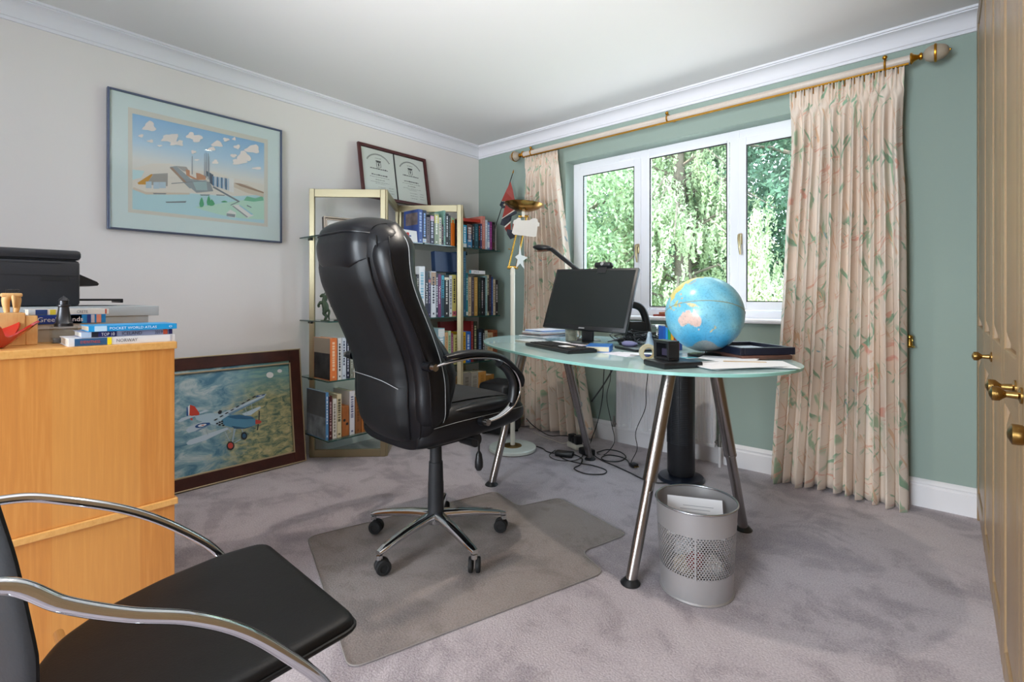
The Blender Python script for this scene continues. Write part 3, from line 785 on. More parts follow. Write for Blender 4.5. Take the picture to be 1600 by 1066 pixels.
# top shelf, towards the corner
for a in (
 ('tall blue hardback with a mountain photo on its cover, first of the top shelf books', 2.225, 2.262, Z4, 1.664, '39549A', None, '9FB4DA', .17),
 ('dark navy slim book with a pale sticker, beside the blue mountain book', 2.263, 2.298, Z4, 1.662, '1C2947', None, '8DB0E8', .15, [(.02, .14, 'C9CCD0')]),
 ('grey paperback between the navy slim book and the dark speckled one, top shelf', 2.299, 2.330, Z4, 1.618, '6B6068', None, '3A3640', .13),
 ('dark speckled book with a pink patch at its head, top shelf', 2.334, 2.368, Z4, 1.636, '2A2B44', None, 'B8BBD0', .14, [(.80, .97, 'D9A9C4')]),
 ('sage green book with a yellow head and white spine, top shelf', 2.372, 2.414, Z4, 1.655, '8C9A84', None, 'F2F2EA', .14, [(.68, .95, 'D8CF7C')]),
 ('cream slim book with a small blue dot, top shelf', 2.415, 2.440, Z4, 1.628, 'D9D6C4', None, '707884', .13),
 ('short black book behind the cream slim one, top shelf', 2.441, 2.460, Z4, 1.580, '201A24', None, '9A7080', .12),
 ('tall lilac and mint edged book, tallest near the shelf post', 2.461, 2.479, Z4, 1.685, '7FA89A', None, '50608A', .17),
 ('black book with small white lettering beside the mint edged book', 2.480, 2.511, Z4, 1.668, '141A1E', None, 'C6C9CC', .15),
 ('dark green-black book just before the orange paperback', 2.512, 2.530, Z4, 1.655, '1B2420', None, '66706A', .14),
 ('bright orange paperback with a mint band at its head on the top shelf', 2.533, 2.572, Z4, 1.640, 'E8771C', None, 'E8771C', .13, [(.82, 1.0, 'A9C9A2')]),
 ('dark brown book half hidden by the white shelving post, top shelf', 2.575, 2.612, Z4, 1.632, '241B1F', None, '6D5A60', .14),
 ('thin near-black book directly behind the white shelving post, top shelf', 2.613, 2.655, Z4, 1.625, '232026', None, '57525A', .14),
 ('cyan book with a white foot beyond the shelving post, top shelf', 2.658, 2.698, Z4, 1.600, '1FA5D2', None, 'EAF4F8', .13, [(0, .18, 'D8DDE0')]),
 ('picture-spined book in brown and sky blue beyond the post, top shelf', 2.702, 2.757, Z4, 1.610, '6A4A44', None, 'D8D0D0', .14, [(.02, .35, '3C7FB0'), (.35, .6, '27345A')]),
 ('black book next to the teal one beyond the post, top shelf', 2.760, 2.781, Z4, 1.618, '15181D', None, '9A9EA0', .13),
 ('teal book under the red book lying flat, top shelf', 2.783, 2.826, Z4, 1.622, '1D4A57', None, '4B8090', .13),
 ('black slim book next to the purple-edged one, top shelf', 2.828, 2.848, Z4, 1.626, '14141A', None, 'A24A40', .13),
 ('violet slim book beside the tall salmon book, top shelf', 2.850, 2.868, Z4, 1.630, '3E3562', None, 'B0C8E0', .13),
 ('tall salmon pink book, tallest at the corner end of the top shelf', 2.870, 2.904, Z4, 1.694, 'C97F72', None, 'D9A297', .19),
 ('white and pale blue book beside the salmon one, top shelf', 2.906, 2.931, Z4, 1.668, 'C3CBD8', None, 'E6EAF0', .13),
 ('blue and white picture-spined book beside the magenta one, top shelf', 2.932, 2.958, Z4, 1.652, '6B8FBC', None, 'DCE6F0', .13, [(.1, .3, 'E1E5EC')]),
 ('magenta slim book near the corner end of the top shelf', 2.959, 2.986, Z4, 1.660, '8B2A78', None, 'B85AA6', .13),
 ('black book with red-brown foot near the corner end of the top shelf', 2.987, 3.022, Z4, 1.660, '1A1618', None, '5E5054', .13, [(.05, .3, '4A2A24')]),
 ('pale grey slim book at the very corner end of the top shelf', 3.024, 3.040, Z4, 1.640, '9D9792', None, '85807C', .13)):
    l, y0, y1, z0, z1, c, ti, tc_, dp = a[:9]; book(l, y0, y1, z0+e, z1, c, ti, tc_, dp, group=G4, spine=a[9] if len(a) > 9 else None)
# cover picture on the first book (faces -y)
def cover_pic(y, x0, x1, z0, z1, col, label, parent_label):
    for o in bpy.data.objects:
        if o.get('label') == parent_label:
            b = MB().bb(x0-o.location.x, x1-o.location.x, y-o.location.y-.0008, y-o.location.y, z0-o.location.z, z1-o.location.z)
            b.obj('cover_picture', col, o, 0); return
cover_pic(2.225, .215, .352, 1.555, 1.642, mat('brown_mountain_photo', '7A6C6C', .5, var=.5, vscale=18), '', 'tall blue hardback with a mountain photo on its cover, first of the top shelf books')
# red book lying across the tops
t = thing('book', 'flat red book lying across the tops of the dark books beyond the post, top shelf', 'book', (.20, 2.665, 1.631), (.05, 0, 0), G4)
MB().bb(0, .150, 0, .195, 0, .003).bb(0, .150, 0, .195, .022, .025).bb(.147, .15, 0, .195, .003, .022).obj('cover', m_cover('B5341F'), t, 0); MB().bb(.004, .147, .003, .192, .003, .022).obj('pages', M_page, t, 0)
# white card with a red and blue mark
t = thing('desk_card', 'white card with a small red and blue mark propped on the top shelf', 'card', (.372, 2.070, Z4+e), (0, -.12, .10))
MB().bb(0, .003, 0, .150, 0, .082).obj('card', M_paper, t, 0)
m = MB().bb(.003, .0035, .052, .074, .040, .064).obj('red_mark', m_cover('C3322B'), t, 0, label='small red square mark')
MB().bb(.003, .0035, .074, .092, .036, .046).obj('blue_mark', m_cover('2E4F9C'), t, 0, label='small blue mark'); MB().bb(.003, .0035, .052, .088, .022, .027).obj('grey_writing', m_cover('9AA0B0'), t, 0)

# long middle shelf
for a in (
 ('near-black book with grey lettering right beside the chair back, middle shelf', 2.072, 2.098, 1.205, '24232B', None, 'A9ACB5', .14, None),
 ('thin pale green book beside the chair back, middle shelf', 2.100, 2.116, 1.172, '7F9A6A', None, 'C9D8BC', .13, None),
 ('olive and white slim book beside the chair back, middle shelf', 2.117, 2.134, 1.168, '5C7042', None, 'DADFD0', .13, None),
 ('royal navy book near the chair back, middle shelf', 2.136, 2.164, 1.183, '1B2450', None, '7F98D8', .14, None),
 ('teal-navy book with a white foot near the chair back, middle shelf', 2.165, 2.185, 1.184, '24405C', None, 'AFC4D0', .14, [(.05, .3, 'C9D2D6')]),
 ('dark green slim book near the tall white book, middle shelf', 2.186, 2.209, 1.182, '1F4A3A', None, '5F9078', .14, None),
 ('black book with a pale lower spine just before the tall white book, middle shelf', 2.210, 2.230, 1.200, '2A2730', None, 'D2CDBE', .14, [(.05, .48, 'D2CDBE')]),
 ('very tall white book with pale blue spine lettering on the middle shelf', 2.232, 2.284, 1.258, 'DADDE0', None, '7FB2C8', .19, None),
 ('black book with bold white capitals beside the tall white book, middle shelf', 2.286, 2.314, 1.225, '1D2233', 'PALMYRE', 'E2E2E2', .16, None),
 ('navy book with a small red head mark, third before the purple book, middle shelf', 2.315, 2.338, 1.176, '2A2B48', None, '9C8FB0', .14, [(.88, .96, 'B4685C')]),
 ('white book with a portrait patch at its head, middle shelf', 2.340, 2.387, 1.226, 'D3D6DC', None, '2F3140', .15, [(.70, .98, 'A88C74')]),
 ('dark slate book with stacked capitals beside the portrait-headed white book', 2.388, 2.406, 1.218, '2B3348', None, 'D0D4DC', .15, None),
 ('purple book with white lettering on the middle shelf', 2.407, 2.438, 1.208, '6B2D5F', 'Women', 'E8D8E4', .15, None),
 ('turquoise and black book beside the purple one, middle shelf', 2.440, 2.466, 1.200, '3D9CB4', None, '1E3A48', .14, [(.02, .45, '22414E')]),
 ('wide black book between the turquoise and white ones, middle shelf', 2.468, 2.515, 1.205, '14161A', None, 'C8C8C0', .15, [(.88, .94, 'D8D2BC')]),
 ('white book immediately before the yellow one, middle shelf', 2.517, 2.546, 1.202, 'D6D8D8', None, '6A6E78', .14, None),
 ('yellow book with a pink foot on the middle shelf', 2.548, 2.588, 1.208, 'D9CE7A', None, '4A4636', .15, [(.02, .13, 'D0687C')]),
 ('navy book with white capitals against the post, middle shelf', 2.590, 2.628, 1.190, '20263F', None, 'D5D8E0', .15, None),
 ('tall petrol blue book rising above its row beyond the post', 2.659, 2.690, 1.395, '2A5B7A', None, '4F7F9A', .20, None),
 ('teal book with pale capitals beside the tall petrol blue book', 2.692, 2.712, 1.228, '1F7F8C', None, 'BFE0E0', .15, [(.02, .1, 'E0E0D8')]),
 ('tan book beside the teal one beyond the post, middle shelf', 2.714, 2.748, 1.195, 'C7B292', None, '9A8468', .15, None),
 ('plum grey book between the tan and ochre books, middle shelf', 2.750, 2.778, 1.196, '4B434C', None, '7A7078', .15, None),
 ('ochre gold book under the white book lying flat', 2.781, 2.818, 1.198, 'B18A45', None, 'C8A662', .15, None),
 ('green-black book beside the ochre one, middle shelf', 2.821, 2.858, 1.196, '17231E', None, '3A4A42', .15, None),
 ('black book with a small portrait patch, middle shelf', 2.861, 2.882, 1.198, '1B1B22', None, '9C98A0', .15, [(.4, .62, '8A6E6A')]),
 ('plain black book before the duck-egg blue one, middle shelf', 2.884, 2.905, 1.196, '121217', None, '44444C', .15, None),
 ('duck-egg blue book beyond the flat white one, middle shelf', 2.907, 2.929, 1.212, '7FA0A4', None, 'A8C0C2', .15, None),
 ('cream and black book beside the duck-egg blue one', 2.930, 2.949, 1.220, 'C9C2A2', None, '3A382F', .15, [(.1, .5, '2B2A28')]),
 ('maroon-brown book near the corner end, middle shelf', 2.951, 2.978, 1.222, '3B2730', None, '6A505A', .15, None),
 ('cobalt blue book near the corner end, middle shelf', 2.980, 2.998, 1.205, '1E3E80', None, '5878B8', .15, None),
 ('cream book second from the corner end, middle shelf', 3.000, 3.027, 1.186, 'C6B69E', None, '9C8C76', .15, None),
 ('black book with white script at the very corner end, middle shelf', 3.030, 3.058, 1.182, '221619', None, 'D8D0D0', .15, None)):
    l, y0, y1, z1, c, ti, tc_, dp, sp_ = a; book(l, y0, y1, Z3+e, z1, c, ti, tc_, dp, group=G3, spine=sp_)
t = thing('book', 'white book lying flat on the ochre and black books, middle shelf', 'book', (.20, 2.722, 1.2235), 0, G3)
MB().bb(0, .164, 0, .180, 0, .002).bb(0, .164, 0, .180, .026, .028).bb(.162, .164, 0, .18, .002, .026).obj('cover', M_paper, t, 0); MB().bb(.004, .162, .003, .177, .002, .026).obj('pages', M_pagew, t, 0)
MB().bb(.1642, .1646, .0, .022, .002, .027).obj('spine_band', m_cover('3FA0B8'), t, 0)
lettering('JAZZ', .075, .016, m_cover('6A6C72'), t, basis((.1645, .080, .014), (0, 1, 0), (0, 0, 1), (1, 0, 0)), 'title')
# pale picture frame behind the first books; big navy box file on the books
t = thing('small_frame', 'slim cream photo frame standing behind the books beside the chair back', 'picture', (.130, 2.060, Z3+e), (0, -.05, 0))
frame_m = MB()
for a in ((0, .012, 0, .385), (.208, .22, 0, .385), (.012, .208, 0, .012), (.012, .208, .373, .385)): frame_m.bb(0, .014, a[0], a[1], a[2], a[3])
frame_m.obj('frame', mat('cream_frame', 'C7BCA6', .5), t, 0); MB().bb(.002, .008, .012, .208, .012, .373).obj('photo', mat('faded_print', 'A9A190', .5, var=.2), t, 0)
t = thing('box_file', 'large plain navy folder resting on top of the middle shelf books', 'folder', (.335, 2.405, 1.2275), (0, -.08, 0))
MB().bb(-.045, 0, 0, .225, 0, .155, .003).obj('body', m_cover('1D3457'), t, 0)
# red figurine on the books
t = thing('red_figurine', 'small red and dark crumpled ornament on the books beyond the post', 'ornament', (.20, 2.712, 1.2515), 0)
m = MB()
for k, (x, y, z, r) in enumerate(((0, 0, .028, .028), (.01, .035, .022, .024), (0, .02, .052, .024), (0, -.005, .072, .016))): m._sph((x, y, z), r, 10, (1, 1.1, 1))
m.obj('body', mat('red_cloth', 'A03A26', .8, var=.3, vscale=40), t)
m = MB()
for k, (x, y, z, r) in enumerate(((.01, .075, .018, .020), (0, .10, .012, .014), (.012, .062, .034, .014))): m._sph((x, y, z), r, 10, (1, 1.3, 1))
m.obj('dark_limb', m_cover('3A2A26'), t)

# second shelf behind the chair arm
for a in (
 ('pale blue paperback with a red and white head beside the chair arm', 2.408, 2.471, .806, '8FB0BC', None, 'DDE4E6', .14, [(.78, .98, 'DCDCDA')]),
 ('tan paperback behind the chair arm, next to the pale blue one', 2.474, 2.504, .773, 'C9A277', None, 'A88258', .14, None),
 ('pale green paperback behind the chair arm', 2.506, 2.534, .782, 'A9BC9A', None, '6E8A68', .14, None),
 ('mauve paperback before the pale yellow one behind the chair arm', 2.536, 2.556, .765, '8A4E6A', None, 'C79AB0', .14, None),
 ('pale yellow paperback against the post behind the chair arm', 2.560, 2.607, .750, 'D8D08A', None, '9C9450', .14, None),
 ('brown book hidden partly by the post on the second shelf', 2.610, 2.650, .742, '6E5440', None, '9A8060', .14, None),
 ('deep yellow book beside the bright blue one on the second shelf', 2.656, 2.688, .766, 'E2B01C', None, '7A5A10', .14, None),
 ('bright blue book on the second shelf', 2.690, 2.742, .768, '1F62B8', None, 'CFE0F4', .14, None),
 ('tall maroon book, tallest on the second shelf', 2.745, 2.770, .848, '7A1F22', None, 'A85050', .20, None),
 ('tall olive-black book next to the tall maroon one', 2.772, 2.812, .845, '23261C', None, 'A8A880', .19, None),
 ('navy-black book with speckled lettering on the second shelf', 2.815, 2.874, .783, '161C2C', None, '6F86A8', .15, None),
 ('slim black book before the pale grey one, second shelf', 2.876, 2.898, .778, '14171C', None, 'C0C4C8', .15, None),
 ('pale grey-green book near the corner end, second shelf', 2.900, 2.933, .765, 'A9B0A4', None, '7E867C', .14, None),
 ('tan cloth book near the corner end, second shelf', 2.935, 2.995, .745, 'C3A682', None, 'A2845E', .14, None),
 ('russet brown book at the corner end, second shelf', 2.998, 3.050, .764, '8A4A2C', None, '5E2E1A', .14, None)):
    l, y0, y1, z1, c, ti, tc_, dp, sp_ = a; book(l, y0, y1, Z2+e, z1, c, ti, tc_, dp, group=G2, spine=sp_)
t = thing('book', 'large red hardback standing behind the yellow and blue books, second shelf', 'book', (.205, 2.560, Z2+e), 0, G2)
MB().bb(-.03, 0, 0, .185, 0, .318).obj('cover', m_cover('7E2022'), t, 0)
# bottom shelf near the corner
for a in (
 ('low tan box file by the chair arm on the bottom shelf', 2.545, 2.603, .430, 'B98E5E', None, '9A7448', .14, None),
 ('dark red and black book under the post, bottom shelf', 2.608, 2.652, .380, '5A1C1C', None, '2A2426', .14, None),
 ('wide grey-brown volume beyond the post, bottom shelf', 2.656, 2.745, .447, '8E8880', None, '6E6860', .15, [(0, .35, '4A2424')]),
 ('pale grey ribbed volume on the bottom shelf', 2.748, 2.825, .440, 'A7A196', None, '8A857A', .15, None),
 ('orange-tan volume on the bottom shelf', 2.828, 2.915, .435, 'C08A46', None, 'A67432', .15, None),
 ('brown volume at the corner end of the bottom shelf', 2.918, 3.010, .400, 'A07238', None, '7E5626', .15, None)):
    l, y0, y1, z1, c, ti, tc_, dp, sp_ = a; book(l, y0, y1, Z1+e, z1, c, ti, tc_, dp, group=G1, spine=sp_)
# left end, second shelf
GL = 'books at the outer end of the second glass shelf'
for a in (
 ('orange-spined hardback with a dark photographic cover, first at the outer end of the second shelf', 1.552, 1.598, .784, 'DE7A3C', None, 'F0C8A0', .20, None),
 ('white paperback with black lettering beside the orange-spined one', 1.603, 1.630, .782, 'D8DAD8', None, '2C2C30', .15, None),
 ('pale blue-white paperback with bold lettering beside the white one', 1.632, 1.660, .783, 'C9D2DC', None, '3C4660', .15, None),
 ('navy slim paperback before the chair back, second shelf', 1.662, 1.684, .780, '1C2238', None, 'C8CCD8', .15, None),
 ('grey-green paperback half hidden by the chair back, second shelf', 1.686, 1.712, .770, '7C8074', None, 'B0B4A8', .15, None),
 ('cream paperback mostly hidden by the chair back, second shelf', 1.714, 1.745, .765, 'D2CCBC', None, '9C9688', .15, None)):
    l, y0, y1, z1, c, ti, tc_, dp, sp_ = a; book(l, y0, y1, Z2+e, z1, c, ti, tc_, dp, group=GL, spine=sp_)
L_ = 'orange-spined hardback with a dark photographic cover, first at the outer end of the second shelf'
cover_pic(1.552, .165, .360, .53, .69, mat('dark_photo', '3A3A3C', .4, var=.7, vscale=16), '', L_)
cover_pic(1.552, .165, .360, .69, .782, mat('beige_cover', 'A59A88', .5), '', L_)
t = thing('paperweight', 'dark red block at the edge of the second shelf beside the chair back', 'ornament', (.34, 1.752, .530), 0)
MB().bb(0, .03, 0, .03, 0, .03, .003).obj('body', m_cover('4A1A1C'), t)
GM = 'books at the outer end of the bottom glass shelf'
for a in (
 ('large hardback with a grey seascape cover, first at the outer end of the bottom shelf', 1.533, 1.552, .455, '4F86B4', None, 'D8E0E8', .24, None),
 ('dark red hardback beside the seascape book, bottom shelf', 1.554, 1.576, .430, '4A1A1C', None, 'C0A0A0', .20, None),
 ('white hardback beside the dark red one, bottom shelf', 1.578, 1.606, .408, 'D8D4CA', None, '8A8478', .20, None),
 ('cream-yellow hardback, bottom shelf at the outer end', 1.608, 1.638, .432, 'D5C9A4', None, '5E5840', .20, None),
 ('tall white hardback with thin dark lettering, bottom shelf at the outer end', 1.694, 1.730, .440, 'DCDCE0', None, '6A6C8C', .20, None),
 ('brown cloth volume beside the tall white one, bottom shelf', 1.734, 1.776, .400, '8E5A30', None, '6E4420', .18, None),
 ('orange-brown volume disappearing behind the chair, bottom shelf', 1.779, 1.823, .395, 'B8743A', None, '8E5426', .18, None),
 ('light brown volume hidden mostly by the chair, bottom shelf', 1.826, 1.86, .385, 'A67C4C', None, '84603A', .18, None)):
    l, y0, y1, z1, c, ti, tc_, dp, sp_ = a; book(l, y0, y1, Z1+e, z1, c, ti, tc_, dp, group=GM, spine=sp_, xs=.345)
cover_pic(1.533, .107, .343, .168, .30, mat('seascape_print', '7A868E', .4, var=.6, vscale=14), '', 'large hardback with a grey seascape cover, first at the outer end of the bottom shelf')
cover_pic(1.533, .107, .343, .30, .452, mat('grey_sea_sky', '55595E', .4, var=.2, vscale=9), '', 'large hardback with a grey seascape cover, first at the outer end of the bottom shelf')
t = thing('wooden_box', 'small orange-brown wooden block with two dark holes between the hardbacks', 'box', (.345, 1.642, Z1+e), 0)
MB().bb(-.12, 0, 0, .048, 0, .188, .002).obj('body', m_wood('orange_wood', '8E5228', 'A7632F', 'B8743C', (8, 8, 4)), t, 0)
MB().cyl((-.002, .015, .10), (.0006, .015, .10), .009, n=16).cyl((-.002, .034, .075), (.0006, .034, .075), .009, n=16).obj('hole', M_black, t)

# silver clock set on the upper shelf
t = thing('desk_clock', 'silver framed desk clock with three dials on the top shelf', 'clock', M=Matrix.Translation((.27, 1.560, Z4+.0005)) @ Matrix.Rotation(math.radians(-12), 4, 'Z') @ basis((0, 0, 0), (0, 1, 0), (-.10, 0, .995), (.995, 0, .10)))
W, H = .215, .118
M_silver = mat('engraved_silver', 'B0A79C', .28, .9)
MB().bb(0, W, 0, H, -.028, 0, .002).obj('case', M_black, t, 0)
frame_ring(W, H, .010, .010, 0, .002).obj('outer_frame', M_silver, t, 0)
m = MB()
for a in ((.012, .022, .012, H-.012), (W-.022, W-.012, .012, H-.012), (.022, W-.022, .012, .022), (.022, W-.022, H-.022, H-.012)): m.bb(a[0], a[1], a[2], a[3], 0, .006, .002)
m.obj('inner_frame', M_silver, t, 0)
MB().bb(.022, W-.022, .022, H-.022, 0, .002).obj('face', mat('clock_face', 'C9C8C4', .4), t, 0)
for k in range(3):
    cx = .052 + k*.0555
    dl = MB().lathe([(.001, .002), (.025, .002), (.0255, .0045), (.0235, .0045), (.023, .003), (.001, .003)], (cx, H/2, 0), 28, False).obj('dial', mat('dial_white', 'E4E4E0', .4), t)
    h = MB()
    for a, L in ((.6+k, .016), (2.4-k, .011)): h.box((cx+math.cos(a)*L/2, H/2+math.sin(a)*L/2, .0035), (L, .0016, .0006), 0, (0, 0, a))
    for q in range(12): a = q*PI/6; h.box((cx+math.cos(a)*.020, H/2+math.sin(a)*.020, .0034), (.004, .001, .0004), 0, (0, 0, a))
    h.obj('hands', M_ink, dl, 0)

# rearing bronze horses on the middle shelf
def horse(loc, rz, label, colr):
    t = thing('horse_statuette', label, 'statuette', loc, rz, 'rearing horses on the middle shelf')
    m = MB()
    tb = lambda pts, rr: m.tube(cat_rom(pts, 4), [interp([(0, rr[0]), (.5, rr[1]), (1, rr[2])], i/(4*(len(pts)-1)))[0] for i in range(4*(len(pts)-1)+1)], 10)
    tb([(0, 0, .058), (.002, 0, .080), (-.004, 0, .105), (-.012, 0, .120)], (.018, .020, .014))      # trunk, upright
    tb([(-.010, 0, .112), (-.006, 0, .135), (-.006, 0, .158)], (.015, .012, .009))                   # neck
    tb([(-.004, 0, .160), (-.018, 0, .158), (-.030, 0, .148)], (.010, .010, .006))                   # head
    m.lathe([(.003, 0), (.001, .010)], (-.003, .004, .166), 6); m.lathe([(.003, 0), (.001, .010)], (-.003, -.004, .166), 6)
    for s in (-1, 1):
        tb([(.002, s*.010, .065), (-.006, s*.013, .045), (.006, s*.013, .028), (-.002, s*.013, .004)], (.013, .008, .005))   # hind
        tb([(-.012, s*.008, .110), (-.032, s*.010, .112+.004*s), (-.040, s*.010, .094), (-.036, s*.010, .084)], (.009, .006, .005))  # fore
    tb([(.014, 0, .075), (.024, 0, .060), (.020, 0, .030), (.024, 0, .006)], (.005, .007, .004))       # tail
    tb([(.004, 0, .165), (.008, 0, .145), (.006, 0, .122)], (.004, .006, .004))                      # mane
    m.box((0, 0, .002), (.05, .035, .004), .001)
    m.obj('body', colr, t)
horse((.285, 1.562, Z3+e), math.radians(50), 'green patinated rearing horse statuette, the one fully in view', mat('green_bronze', '3D4D3A', .5, .4, bump=.4, bscale=90))
horse((.285, 1.650, Z3+e), math.radians(50), 'dark brown rearing horse statuette half hidden by the chair back', mat('brown_bronze', '3A302A', .5, .4, bump=.4, bscale=90))

